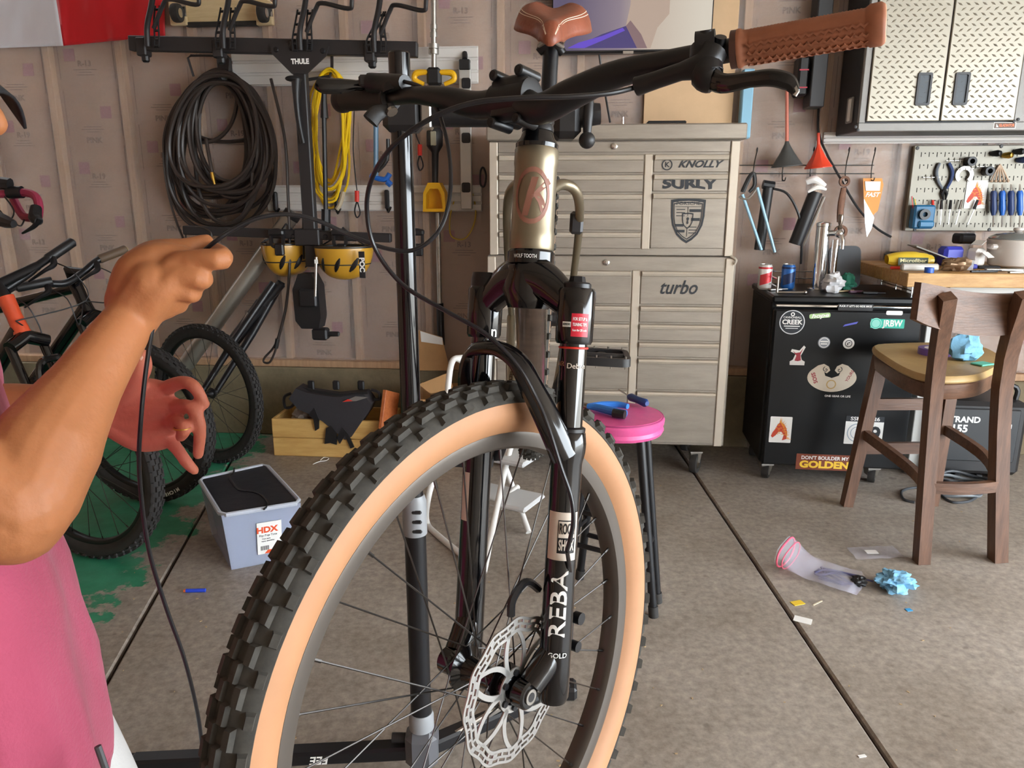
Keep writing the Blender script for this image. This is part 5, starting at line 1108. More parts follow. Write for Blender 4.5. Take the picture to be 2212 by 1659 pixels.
wpoly([(1864, 385), (1905, 385), (1908, 400), (1896, 455), (1880, 470), (1866, 440)], Y0).build('orange_card', mat('orange_card', 'e69a4b', .6), t_); wpoly([(1868, 392), (1902, 392), (1900, 412), (1870, 412)], Y0 + .004).build('white_band', WPRINT, t_); wpoly([(1866, 430), (1888, 470), (1882, 495), (1872, 512), (1868, 480)], Y0 + .004).build('blade', mat('blade', 'c6c5c2', .3, .6), t_)
text('FAST', wpx(1884, 421, Y0 + .004), .03, WPRINT, t_, shear=.3, bold=.03)
# ------------------------------------------------------------ on the fridge top
KT = KH + .0008
def ktp(px_, py_):      # fridge top point: depth from the picture row, then along the row to the column
    y = min(max((638 - py_) / 62 * (KD + .03), .0), KD + .03); a, c = KM @ V((0, y, KT)), KM @ V((KW, y, KT))
    d = ray(px_, py_); k = d.x / d.y; t = (k * a.y - a.x) / ((c.x - a.x) - k * (c.y - a.y)); return a.lerp(c, t)
def can(px_, py_, m, m2, label):
    p = ktp(px_, py_); t_ = thing('drink_can', label, 'can', p); M = Matrix.Translation(p); b = MB(); b.lathe([(.024, .0), (.031, .008), (.0325, .012), (.0325, .108), (.027, .119)], 28, M); c_ = b.build('can_body', m, t_)
    b = MB(); b.lathe([(.027, .119), (.0275, .122), (.025, .122), (.0245, .118), (.001, .118)], 28, M); b.build('lid', STEEL, t_)
    b = MB(); b.grid(12, 3, lambda u, v: p + V((.0328 * math.sin(-1.1 + 1.9 * u), -.0328 * math.cos(-1.1 + 1.9 * u), .02 + .05 * v + .02 * u))); b.build('can_print', m2, c_)
    b = MB(); b.lathe([(.0328, .1), (.0328, .109)], 28, M, cap=False); b.build('can_band', m2, c_)
can(1652, 606, mat('can_white', 'd8d2cd', .3, .3), mat('can_red', 'c23238', .35, .3), 'red and white drink can on the beer fridge'); can(1702, 604, mat('can_blue', '2a62a8', .3, .3), mat('can_navy', '1b2a4c', .35, .3), 'blue drink can on the beer fridge')
tw = thing('tap_tower', 'chrome double beer tap tower on the beer fridge', 'tap tower', ktp(1768, 604)); p = ktp(1768, 604)
b = MB(); b.lathe([(.05, 0), (.05, .006), (.04, .01), (.032, .012), (.032, .30), (.034, .302), (.034, .315), (.02, .322)], 32, Matrix.Translation(p)); b.build('column', CHROME, tw)
for k, dx in enumerate((.052,)):
    q = p + V((dx, -.03, 0)); b = MB(); b.tube([q + V((0, 0, .02)), q + V((0, 0, .24))], .016, 18); b.build('tap_shank', CHROME, tw)
    b = MB(); b.tube(smoothpts([p + V((.02, -.02, .27)), q + V((0, -.03, .27)), q + V((.01, -.05, .24)), q + V((.01, -.055, .20))], 4), [.014, .013, .010, .008], 12); b.ball(q + V((0, -.03, .27)), .02, 12, 8); b.build('faucet', CHROME, tw)
    b = MB(); b.lathe([(.008, 0), (.012, .01), (.007, .02), (.011, .035), (.013, .06), (.010, .07)], 16, Matrix.Translation(q + V((0, -.03, .288)))); b.build('tap_handle', mat('brown_chrome', '8a8078', .2, .9), tw)
b = MB(); M = Matrix.Translation(ktp(1833, 602) + V((0, .05, 0))) @ Matrix.Rotation(math.radians(80), 4, 'X'); b.prism(rrect(.155, .205, .03, 5, 0, .1035), .012, M); b.build('black_board', mat('slate_board', '2a2c31', .55), label='black round cornered board standing on the beer fridge', cat='board')
crumple(ktp(1798, 615) + V((0, 0, .042)), (.05, .05, .045), 9, mat('white_cloth', 'd9d9dc', .8), 'white_rag', 'crumpled white rag at the foot of the tap tower', 'rag', .45); crumple(ktp(1832, 612) + V((0, .02, .04)), (.045, .04, .042), 12, mat('green_cloth', '1f6a55', .8), 'green_rag', 'crumpled dark green rag beside the white rag on the fridge', 'rag', .45)
def rail(pts, zs, label):
    t_ = thing('guard_rail', label, 'rail', V((pts[0].x, pts[0].y, KT)))
    for z in zs: b = MB(); b.tube([V((p.x, p.y, KT + z)) for p in pts], .003, 6); b.build('rail_wire', CHROME, t_)
    for p in pts: b = MB(); b.tube([V((p.x, p.y, KT)), V((p.x, p.y, KT + zs[-1]))], .003, 6); b.build('rail_post', CHROME, t_)
kp3 = lambda x, y: KM @ V((x, y, 0))
rail([kp3(.03, .10), kp3(.03, .30), kp3(.03, .50), kp3(.20, .50), kp3(.34, .50)], (.03, .065), 'chrome wire guard rail on the left of the fridge top'); rail([kp3(KW - .03, .50), kp3(KW - .03, .30), kp3(KW - .03, .10)], (.02, .048), 'chrome wire guard rail on the right of the fridge top')
b = MB(); p = kp3(.03, .10) + UP * (KT + .004); b.tube([p, p + V((0, 0, .075))], .006, 10); b.tube([p + V((0, 0, .0)), p + V((.12, -.03, .004))], .006, 10); b.ball(p + V((.12, -.03, .004)), .009, 10, 8); b.build('rail_bracket', STEEL, label='loose chrome rail bracket at the front left of the fridge top', cat='bracket')
for k, (x, y, m, nm, cat) in enumerate(((1676, 612, STEEL, 'small steel key on the fridge top near the blue can', 'key'), (1850, 618, mat('plum', '5e3f52', .5), 'plum coloured pocket tool at the front of the fridge top', 'tool'), (1880, 622, BLK, 'black pocket knife at the front right of the fridge top', 'knife'))):
    b = MB(); p = ktp(x, y); M = Matrix.Translation(p + UP * .006) @ Matrix.Rotation(.3 - .2 * k, 4, 'Z'); b.box((0, 0, 0), (.07, .02, .012), M, .004); b.box((.045, 0, 0), (.05, .006, .004), M, .001); b.build(cat, m, label=nm, cat=cat)
b = MB(); b.tube([ktp(1800, 620) + UP * .006, ktp(1846, 612) + UP * .006], .004, 8); b.build('wooden_stick', wood('pale_stick', 'c8b090', 'd8c4a4'), label='thin pale stick lying in front of the rags on the fridge', cat='stick')
# ------------------------------------------------------------ bench clutter
BT = BZ + .0008
def btp(px_, py_):
    dd_ = .04 + (bd0 - .04) * min(max(1 - (592 - py_) / 34, .02), .97); a, c = wp(1, BT, dd_), wp(3, BT, dd_)
    d = ray(px_, py_); k = d.x / d.y; t = (k * a.y - a.x) / ((c.x - a.x) - k * (c.y - a.y)); return a.lerp(c, t)
cp_ = thing('slow_cooker', 'white slow cooker with glass lid on the workbench', 'slow cooker', btp(2188, 574)); p = btp(2188, 574); CPW = mat('cooker_white', 'cdc5bd', .35)
M = Matrix.Translation(p); b = MB(); b.lathe([(.09, 0), (.105, .01), (.118, .10), (.120, .125), (.114, .128)], 36, M); b.build('pot', CPW, cp_); b = MB(); b.lathe([(.116, .128), (.117, .133), (.09, .150), (.03, .158), (.002, .159)], 36, M); b.build('glass_lid', mat('lid_glass', 'c9cdca', .08, trans=.6), cp_); b = MB(); b.lathe([(.012, .158), (.022, .168), (.020, .178), (.003, .18)], 16, M); b.build('lid_knob', CPW, cp_)
b = MB(); b.box((-.128, -.03, .095), (.035, .05, .022), M, .008); b.build('side_handle', CPW, cp_); b = MB(); b.lathe([(.018, 0), (.016, .012), (.002, .013)], 18, zaxis(p + V((.04, -.108, .045)), V((.3, -1, .1)))); b.build('dial', STEEL, cp_)
mp_ = thing('towel_pack', 'yellow pack of microfiber towels on the workbench', 'pack', btp(1962, 576)); p = btp(1962, 578) + UP * .036; M = Matrix.Translation(p) @ Matrix.Rotation(-.12, 4, 'Z') @ Matrix.Rotation(.25, 4, 'X')
b = MB(); b.grid(20, 12, lambda u, v: M @ V(((u - .5) * .20, .0, 0)) + M.to_3x3() @ V((0, -.045 * math.cos(2 * math.pi * v) * math.sin(math.pi * min(1, .12 + u * .76)) ** .4, .036 * math.sin(2 * math.pi * v) * math.sin(math.pi * (.1 + .8 * u)) ** .5 + .004 * nz((u * 6, v * 6, 1))))); b.build('pack', mat('pack_yellow', 'e7c43a', .35), mp_)
M2 = M @ Matrix.Translation((0, -.046, .006)) @ Matrix.Rotation(math.pi / 2 - .3, 4, 'X'); b = MB(); b.box((0, 0, .001), (.13, .036, .002), M2, .0008); lb2 = b.build('pack_label', mat('label_green', '3d4a3c', .5), mp_); text('Microfiber', M2 @ Matrix.Translation((0, .004, .0024)), .022, mat('pale_yellow', 'e9e3b0', .5), lb2, bold=.02, width=.115)
for k, (x, y, dx, dy, dz, m, nm, cat, rz) in enumerate(((2050, 572, .10, .07, .09, mat('royal_blue', '3a3fae', .4), 'royal blue cardboard box on the workbench', 'box', .1), (2075, 579, .12, .06, .02, mat('royal_blue', '3a3fae', .4), 'flat royal blue tray in front of the blue box on the workbench', 'tray', -.1), (2105, 574, .07, .06, .085, WHITE, 'open white carton next to the slow cooker', 'carton', .5), (2010, 572, .20, .12, .006, mat('grey_sheet', '9b9894', .5), 'grey sheet leaning over the yellow pack on the workbench', 'sheet', -.15), (2005, 565, .09, .05, .05, mat('ink_blue', '2f3a5a', .4), 'dark blue gadget box behind the yellow towel pack', 'box', .4), (1985, 586, .16, .03, .03, mat('frosted_tube', 'bcb8b0', .3), 'frosted plastic tube on the front of the workbench', 'tube', -.05), (1945, 583, .09, .012, .012, RED, 'red marker pen on the left of the workbench', 'pen', -.1), (2172, 586, .17, .02, .012, STEEL, 'steel ratchet at the front right of the workbench', 'ratchet', -.12), (2125, 589, .12, .012, .008, SBLK, 'black hex key set on the front of the workbench', 'hex keys', .05), (2200, 590, .10, .014, .008, STEEL, 'short steel file at the right end of the workbench', 'file', .2), (2135, 580, .09, .03, .014, GREY, 'dark grey multi tool beside the blue tray on the workbench', 'multi tool', -.3))):
    p = btp(x, y); tilt = .35 if nm.startswith('grey sheet') else 0
    b = MB(); M = Matrix.Translation(p + UP * (dz / 2 + (.055 if tilt else 0))) @ Matrix.Rotation(rz, 4, 'Z') @ Matrix.Rotation(tilt, 4, 'Y'); b.box((0, 0, 0), (dx, dy, dz), M, min(dx, dy, dz) * .2)
    if cat == 'ratchet': b.lathe([(.016, -.008), (.016, .008)], 14, M @ Matrix.Translation((.08, 0, 0)))
    if cat == 'carton': b.box((-.02, -.045, .05), (.05, .04, .003), M @ Matrix.Rotation(.6, 4, 'X')); b.box((.04, 0, .055), (.04, .05, .003), M @ Matrix.Rotation(-.5, 4, 'Y'))
    if cat == 'hex keys': [b.tube([M @ V((-.05 + .012 * q, -.004 * q, .004)), M @ V((.05 + .01 * q, -.006 * q, .004)), M @ V((.055 + .01 * q, .01, .004))], .002, 6) for q in range(3)]
    b.build(cat.replace(' ', '_'), m, label=nm, cat=cat)
b = MB(); p = btp(2006, 592); b.lathe([(.014, 0), (.019, 0), (.019, .022), (.014, .022), (.014, 0)], 22, Matrix.Translation(p), cap=False); b.build('blue_tape', mat('blue_tape', '2457b8', .4), label='small blue tape roll at the front edge of the workbench', cat='tape')
crumple(btp(2062, 586) + UP * .028, (.06, .035, .03), 21, mat('brown_foil', '8a6f55', .35, .5), 'foil_bag', 'crumpled brown foil bag in the middle of the workbench', 'bag', .4)
b = MB(); p = btp(2085, 583); b.lathe([(.03, 0), (.032, .04), (.034, .045)], 18, Matrix.Translation(p)); b.build('clear_cup', mat('clear_plastic', 'dcdcd8', .1, alpha=.45), label='clear plastic cup behind the foil bag', cat='cup')
b = MB(); wbox(b, WS(1915, 510, .1)[0], WS(1990, 510, .1)[0], BT, BT + .05, .08, .16, .012); b.build('charger', SBLK, label='long black charger at the back left of the workbench', cat='charger')
b = MB(); M = wpx(2082, 515, .14); b.box((0, 0, 0), (.09, .05, .07), M @ Matrix.Rotation(.3, 4, 'Y'), .01); M0 = M; b.build('black_pouch', BLK, label='black pouch on the shelf lip below the pegboard', cat='pouch')
# ------------------------------------------------------------ repair stand
PX, PY = at(866, 400, 1.52).x, 1.52
sx0 = at(868, 300, 1.52).x
stand = thing('repair_stand', 'black bicycle repair stand holding the titanium mountain bike', 'repair stand', (sx0, PY, 0))
b = MB(); b.tube([(sx0, PY, .16), (sx0, PY, at(862, 1130, PY).z)], .0238, 26); b.build('lower_tube', SBLK, stand)
ztop = at(868, 112, PY).z
b = MB(); b.tube([(sx0, PY, at(862, 1130, PY).z), (sx0, PY, ztop - .003), (sx0, PY, ztop)], [.0205, .0205, .018], 26); b.build('upper_tube', GBLK, stand)
z_c = at(862, 1110, PY).z
b = MB(); b.lathe([(.024, -.045), (.0265, -.045), (.0265, .03), (.022, .045)], 26, Matrix.Translation((sx0, PY, z_c))); hc = b.build('height_collar', mat('grey_collar', '8d8f92', .4), stand)
for k in (-.03, -.008, .014): b = MB(); b.box((.008, -.0255, z_c + k), (.022, .006, .009), Matrix.Translation((sx0, PY, 0)), .003); b.build('collar_slot', BLK, hc)
zb = at(858, 1570, PY).z
b = MB(); b.lathe([(.024, -.02), (.029, -.02), (.029, .012), (.026, .022)], 26, Matrix.Translation((sx0, PY, zb + .02))); b.build('base_collar', mat('grey_collar', '8d8f92', .4), stand)
b = MB(); b.box((sx0, PY, zb - .05), (.075, .075, .10), None, .018); b.build('base_hub', mat('base_grey', '56565a', .5), stand)
le = fl(285, 1648, .03); re_ = fl(1222, 1482, .03)
def boxbar(p0, p1, w_, h, m, name, par, bev=.006):
    b = MB(); L_ = (p1 - p0).length; b.box((L_ / 2, 0, 0), (L_, w_, h), frame(p0, p1 - p0, UP), bev); return b.build(name, m, par)
o = boxbar(V((sx0, PY, zb - .06)), le, .042, .036, SBLK, 'base_leg', stand)
M = frame(V((sx0, PY, zb - .06)).lerp(le, .40) + UP * .0185, le - V((sx0, PY, zb - .06)), UP)
fv = V((sx0, PY, zb - .06)).lerp(le, .34); x_ = (le - V((sx0, PY, zb - .06))).normalized(); nn_ = x_.cross(UP).normalized()
if nn_.y > 0: nn_ = -nn_
TM = Matrix((x_, -(nn_.cross(x_)) * -1, nn_)).transposed().to_4x4(); yv = nn_.cross(x_); TM = Matrix((x_, yv, nn_)).transposed().to_4x4(); TM.translation = fv + nn_ * .0216
text('FEE', TM, .03, WPRINT, o, shear=.3, bold=.02)
boxbar(V((sx0, PY, zb - .06)), re_, .042, .036, SBLK, 'base_leg', stand); boxbar(V((sx0 + .02, PY, zb - .06)), V((sx0 + .02, PY, zb - .06)).lerp(re_, .55) + UP * .03, .012, .016, STEEL, 'brace', stand, .003)
for p in (le, re_): b = MB(); b.box((p.x, p.y, .02), (.06, .06, .04), None, .008); b.build('foot_cap', BLK, stand)
b = MB(); b.cyl((sx0 - .04, PY, zb - .03), (sx0 - .07, PY + .0, zb - .03), .012); b.build('lock_lever', BLK, stand)
za = at(880, 250, PY).z
b = MB(); b.box((sx0 + .005, PY, za), (.075, .06, .062), None, .012); b.build('head_block', BLK, stand)
b = MB(); b.box((sx0 + .05, PY - .005, za), (.02, .05, .05), None, .003); b.build('clamp_bracket', STEEL, stand)
cjx = SC + sd * .012; cl_ = V((cjx.x - .04, cjx.y - .02, cjx.z))
b = MB(); b.tube([(sx0 + .05, PY, za), V((sx0 + .2, PY, za)), V((cjx.x - .05, PY + .02, za - .004))], .021, 20); b.build('clamp_arm', SBLK, stand)
q = V((at(1222, 255, 1.42).x, 1.42, at(1222, 255, 1.42).z)); b = MB(); b.box(q, (.05, .09, .075), None, .012); b.build('clamp_jaw', BLK, stand)
q2 = at(1262, 248, 1.40); b = MB(); b.tube([q, q2, at(1296, 246, 1.40)], [.021, .021, .018], 16); b.build('clamp_screw', BLK, stand)
b = MB(); b.tube(smoothpts([at(1274, 205, 1.39), at(1270, 245, 1.385), at(1268, 300, 1.38)], 4), [.007, .010, .006], 12); b.ball(at(1268, 303, 1.38), .0145, 14, 10); b.build('clamp_handle', BLK, stand)
# ------------------------------------------------------------ wall-mounted bike rack
RB = mat('rack_black', '2b2829', .5, .1); ro = .30
rack = thing('bike_rack', 'black hanging bicycle rack with four cradle arms on the garage wall', 'bike rack', W(650, 730, ro))
def flatbar(p0, p1, h, d_, m, name, par):
    b = MB(); L_ = (p1 - p0).length; x = (p1 - p0).normalized(); b.box((L_ / 2, 0, 0), (L_, d_, h), frame(p0, x, UP), .004); return b.build(name, m, par)
flatbar(W(282, 94, ro), W(902, 108, ro), .068, .045, RB, 'cross_bar', rack)
b = MB(); M = wpx(645, 130, ro + .026); Mi = M.inverted(); b.prism([tuple((Mi @ W(x, y, ro + .026))[:2]) for x, y in ((585, 98), (712, 100), (705, 122), (664, 160), (632, 160), (590, 118))], .012, M); gp = b.build('gusset_plate', RB, rack)
text('THULE', wpx(648, 133, ro + .039), .042, WPRINT, gp, bold=.05, width=.088, sy=.75)
for x, y in ((596, 107), (697, 110)): b = MB(); b.lathe([(.013, 0), (.009, .005)], 14, wpx(x, y, ro + .038)); b.build('bolt', SBLK, gp)
flatbar(W(650, 158, ro), W(656, 560, ro), .01, .01, RB, 'mast_core', rack)
b = MB(); p0, p1 = W(649, 150, ro), W(657, 575, ro); L_ = (p1 - p0).length; b.box((0, 0, L_ / 2), (.062, .05, L_), frame(p0, WD, UP) @ Matrix.Rotation(math.pi, 4, 'X'), .005); b.build('mast', RB, rack)
b = MB(); b.tube(smoothpts([W(640, 170, ro + .05), W(640, 210, ro + .05), W(645, 260, ro + .04), W(655, 310, ro + .035)], 4), [.026, .016, .014, .012], 12); b.ball(W(632, 170, ro + .055), (.036, .03, .014), 14, 8); b.build('tilt_handle', BLK, rack)
flatbar(W(398, 497, ro), W(845, 514, ro), .045, .04, RB, 'lower_bar', rack)
for x in (633, 703): b = MB(); b.lathe([(.012, 0), (.008, .006)], 14, wpx(x, 511, ro + .022)); b.build('bolt', SBLK, rack)
b = MB(); b.box((0, 0, 0), (.13, .085, .06), wpx(666, 512, ro), .006); b.build('lower_bracket', RB, rack)
b = MB(); M = wpx(672, 640, ro); b.prism([(-.07, -.12), (-.04, -.16), (.05, -.16), (.065, -.1), (.06, .06), (.03, .12), (-.04, .12), (-.075, .04)], .10, M, -.04); b.box((.01, .0, .07), (.09, .09, .03), M, .008); b.box((.05, -.19, .03), (.08, .06, .06), M, .008); b.box((.10, -.19, .03), (.10, .025, .02), M, .006); b.build('pivot_housing', BLK, rack)
b = MB(); b.tube([W(683, 555, ro + .08), W(681, 640, ro + .08)], .007, 10); b.build('silver_rod', STEEL, rack); b = MB(); b.box((0, 0, 0), (.018, .02, .002), wpx(683, 565, ro + .09)); b.build('white_tag', WPRINT, rack)
for k, x in enumerate((322, 486, 652, 812)):
    y = 95 + 16 * (x - 282) / 620
    b = MB(); b.box((0, 0, 0), (.05, .085, .06), wpx(x - 12, y + 6, ro), .006); b.build('arm_clamp', RB, rack)
    b = MB(); b.tube(smoothpts([W(x - 3, y + 4, ro + .05), W(x - 4, y - 40, ro + .06), W(x + 6, y - 90, ro + .10), W(x + 14, y - 150, ro + .16)], 5), .013, 12); b.build('cradle_arm', RB, rack)
    b = MB(); b.tube(smoothpts([W(x + 10, y - 35, ro + .05), W(x + 30, y - 85, ro + .08), W(x + 44, y - 98, ro + .10), W(x + 100, y - 86, ro + .14), W(x + 108, y - 100, ro + .15), W(x + 108, y - 150, ro + .15)], 5), .010, 10); b.build('cradle_wire', RB, rack)
    for dx, tlt in ((-14, -8), (16, 3)):
        if k == 0 and dx < 0: continue
        b = MB(); pts = [(x + dx + tlt * 0, y + 4), (x + dx + tlt * .2, y - 20), (x + dx + (4 if k < 3 else 14) * (1 if dx < 0 else -.2), y - 52), (x + dx + (10 if k < 3 else 30) * (1 if dx < 0 else .2), y - 84)]
        P = smoothpts([W(a, c, ro + .055) for a, c in pts], 3)
        for q in (-1, 1): b.tube([p + WD * q * .011 for p in P], .0045, 6, flat=1.3)
        for p in P[::2]: b.tube([p - WD * .012, p + WD * .012], .006, 6, flat=.8)
        b.build('strap', BLK, rack)
    b = MB(); b.box((0, 0, 0), (.035, .055, .03), wpx(x - 8, y + 26, ro), .008); b.build('strap_stub', BLK, rack)
for x in (600, 735, 900):
    b = MB(); M = wpx(x, 515, ro + .03)
    b.ring(rrect(.075, .1, .03), rrect(.05, .072, .02), .02, M); b.box((.0, .03, .01), (.08, .03, .04), M, .008); b.box((.01, -.055, .01), (.045, .06, .03), M, .006); b.build('wheel_clamp', BLK, rack)
# ------------------------------------------------------------ coiled air hose
HOSEB = mat('air_hose', '332a26', .42)
hk = thing('hose_hook', 'dark wire hose hook screwed to the upper slat rail', 'hook', W(470, 160, .05))
b = MB(); b.tube([W(418, 165, .16), W(406, 125, .16), W(412, 120, .16), W(490, 120, .16), W(497, 127, .16), W(494, 165, .16)], .006, 8); b.build('front_loop', RB, hk); b = MB(); b.box((0, 0, 0), (.07, .07, .03), wpx(485, 140, .05), .004); b.tube([W(440, 168, .03), W(470, 160, .1), W(485, 165, .16)], .02, 10); b.build('saddle', BLK, hk)
ah = thing('air_hose', 'thick coil of black air hose hanging on the garage wall', 'hose', W(470, 500, .12))
rnd = random.Random(11); cxp, cyp = 474, 320
for i in range(26):
    ax = rnd.uniform(62, 124); top = 158 + rnd.uniform(-8, 22); bot = rnd.uniform(400, 504) - (124 - ax) * .3; ox = rnd.uniform(-22, 24) * (1 - (ax - 62) / 90); off = rnd.uniform(.04, .20)
    if i in (4, 9): bot = rnd.uniform(300, 330); ax *= .8
    pts = []
    for j in range(28):
        a = 2 * math.pi * j / 28; sx = math.sin(a); cy = math.cos(a)
        yy = (top + bot) / 2 - cy * (bot - top) / 2
        wv = abs(sx) ** .85 * (1 if sx > 0 else -1) * (.82 + .24 * (1 - cy) / 2)
        pts.append(W(cxp + ox * (1 - cy) + wv * ax, yy, off + .012 * math.sin(3 * a + i)))
    b = MB(); b.tube(smoothpts(pts, 2, True), .0105, 7, closed=True); b.build('hose_loop', HOSEB, ah)
b = MB(); b.tube(smoothpts([W(445, 300, .17), W(452, 340, .19), W(458, 372, .2)], 4), .0095, 8); b.build('hose_tail', HOSEB, ah); b = MB(); b.tube([W(458, 372, .2), W(460, 382, .2), W(464, 398, .2)], [.009, .011, .006], 8); b.build('brass_coupling', BRASS, ah)
b = MB(); b.tube(smoothpts([W(585, 170, .22), W(615, 300, .24), W(622, 420, .26), W(626, 560, .3), W(618, 660, .3), W(600, 735, .3)], 6), .0075, 8); sc_ = b.build('security_cable', HOSEB, label='black security cable hanging down with a loop at its end', cat='cable'); b = MB(); b.tube(smoothpts([W(598, 738, .3), W(588, 755, .3), W(572, 772, .3), W(570, 782, .3), W(582, 783, .3), W(592, 765, .3), W(599, 742, .3)], 4), .006, 8); b.build('cable_loop', HOSEB, sc_); b = MB(); b.tube([W(600, 732, .3), W(596, 752, .3)], .012, 8); b.build('crimp', BLK, sc_)
b = MB(); b.tube(smoothpts([W(352, 330, .15), W(360, 400, .16), W(378, 470, .2), W(402, 530, .25)], 5), .006, 8); b.build('thin_cable', HOSEB, label='thin black cable hanging at the left edge of the coiled hose', cat='cable')
b = MB(); b.tube(smoothpts([W(405, 500, .3), W(430, 490, .32), W(455, 502, .32), W(450, 525, .32), W(415, 530, .32), W(402, 515, .32)], 4, True), .005, 7, closed=True); b.build('cable_ring', HOSEB, label='small ring of black cable on the left end of the lower rack bar', cat='cable')
# ------------------------------------------------------------ yellow cord
YC = mat('yellow_cord', 'ecc21b', .4); yc = thing('extension_cord', 'bright yellow extension cord coiled over a wall hook', 'cord', W(710, 430, .1)); rnd = random.Random(4)
for i in range(10):
    ax = rnd.uniform(28, 46); bot = rnd.uniform(385, 452); off = rnd.uniform(.05, .16); tp = 150 + rnd.uniform(-5, 10); pts = []
    for j in range(22):
        a = 2 * math.pi * j / 22; yy = (tp + bot) / 2 - math.cos(a) * (bot - tp) / 2; pts.append(W(712 + math.sin(a) * ax * (1.0 + .25 * math.sin(a * 2 + i)) + rnd.uniform(-2, 2), yy, off))
    b = MB(); b.tube(smoothpts(pts, 2, True), .0062, 6, closed=True); b.build('cord_loop', YC, yc)
b = MB(); b.tube([W(717, 120, .04), W(717, 150, .12), W(712, 165, .16), W(665, 172, .16)], .008, 8); b.build('cord_hook', RB, label='black wire hook holding the yellow cord', cat='hook')
b = MB(); b.tube(smoothpts([W(742, 415, .1), W(735, 440, .12), W(728, 452, .12)], 3), .012, 8); b.build('clear_plug', mat('clear_plug', 'b8a98f', .3), label='translucent plug end hanging beside the yellow cord', cat='plug')
# strap pole, red handled cables, pipes, tools on the rails
t_ = thing('trigger_clamp', 'black bar clamp hanging in front of the yellow cord', 'clamp', W(700, 490, .2))
for nm, pts, r, m in (('bar', [W(700, 250, .2), W(704, 470, .2)], .012, BLK), ('buckle', [W(700, 225, .2), W(701, 255, .2)], [.016, .02], BLK), ('grip', [W(700, 195, .2), W(700, 228, .2)], [.012, .016], BLK), ('foot', [W(704, 452, .2), W(704, 500, .2)], .024, BLK)):
    b = MB(); b.tube(pts, r, 8); b.build(nm, m, t_)
for x, y0_, y1_, yb_, nm in ((771, 240, 412, 470, 'thin cable with a red ferrule hanging right of the yellow cord'), (907, 270, 312, 368, 'thin cable with a red ferrule hanging right of the stand pole')):
    t_ = thing('cable_saw', nm, 'cable', W(x, yb_, .08)); b = MB(); b.tube(smoothpts([W(x - 6, y0_, .08), W(x - 8, (y0_ + y1_) / 2, .08), W(x, y1_, .08)], 4), .003, 6); b.build('wire', BLK, t_); b = MB(); b.tube([W(x, y1_, .08), W(x, y1_ + 24, .08)], .012, 10); b.build('ferrule', RED, t_)
    b = MB(); b.tube(smoothpts([W(x, y1_ + 22, .08), W(x - 5, yb_ - 15, .08), W(x, yb_, .08), W(x + 7, yb_ - 10, .08), W(x + 1, y1_ + 24, .08)], 4), .004, 6); b.build('loop', BLK, t_)
t_ = thing('pipe_clamp', 'galvanised pipe clamp with a yellow and black head on the upper slat rail', 'clamp', W(938, 190, .1))
b = MB(); b.tube([W(937, -20, .1), W(937, 150, .1)], .013, 12); b.build('pipe', GALV, t_)
for y, r in ((58, .018), (75, .018), (100, .026), (112, .026)): b = MB(); b.tube([W(937, y - 5, .1), W(937, y + 5, .1)], r, 14); b.build('coupling', GALV, t_)
for s_ in (-1, 1): b = MB(); b.tube(smoothpts([W(938 + s_ * 12, 156, .11), W(938 + s_ * 38, 158, .11), W(938 + s_ * 42, 172, .11), W(938 + s_ * 22, 182, .11)], 5), [.012, .016, .014, .010], 10); b.build('yellow_wing', YEL, t_)
b = MB(); b.box((0, 0, 0), (.07, .085, .06), wpx(938, 166, .1), .012); b.build('core', BLK, t_)
t_ = thing('inspection_tool', 'yellow and black garden tool hanging left of the spirit level', 'tool', W(942, 455, .1))
b = MB(); b.tube(smoothpts([W(938, 262, .1), W(938, 275, .1)], 2), [.006, .018], 10); b.build('top_cap', YEL, t_)
b = MB(); b.tube([W(938, 272, .1), W(939, 285, .1), W(939, 315, .1), W(940, 330, .1), W(940, 395, .1)], [.024, .042, .042, .018, .016], 14); b.build('handle', BLK, t_); b = MB(); b.box((0, 0, .04), (.03, .07, .008), wpx(939, 300, .1), .004); b.build('display', mat('lcd', 'a3a08a', .3), t_)
b = MB(); M = wpx(942, 425, .1); b.ring([(-.055, .02), (-.03, .07), (.03, .07), (.055, .02), (.06, -.075), (-.06, -.075)], [(-.04, .012), (-.02, .04), (.02, .04), (.04, .012), (.042, -.06), (-.042, -.06)], .08, M, -.02); b.prism([(-.055, .02), (-.03, .07), (.03, .07), (.055, .02), (.06, -.075), (-.06, -.075)], .01, M, -.03); b.build('cup', YEL, t_)
t_ = thing('spirit_level', 'silver spirit level hanging upright at the right end of the slat rails', 'level', W(1008, 452, .06)); b = MB(); p0, p1 = W(1004, 135, .06), W(1011, 452, .06); L_ = (p1 - p0).length; b.box((0, 0, L_ / 2), (.06, .028, L_), frame(p0, WD, UP) @ Matrix.Rotation(math.pi, 4, 'X'), .004); b.build('bar', mat('level_alu', 'c4c2bd', .4, .5), t_)
for y in (180, 298, 405): b = MB(); b.ring(rrect(.045, .05, .01), rrect(.026, .03, .006), .008, wpx(1007, y, .076)); b.box((0, 0, .002), (.028, .03, .003), wpx(1007, y, .076)); b.build('vial', BLK, t_)
b = MB(); b.box((0, 0, 0), (.055, .05, .03), wpx(1004, 140, .07), .004); b.build('end_cap', BLK, t_); b = MB(); b.tube([W(1004, 115, .03), W(1004, 128, .06)], .014, 8); b.build('hanger', BLK, t_)
t_ = thing('quick_clamp', 'blue and dark handled clamp hanging behind the stand pole', 'clamp', W(830, 400, .1))
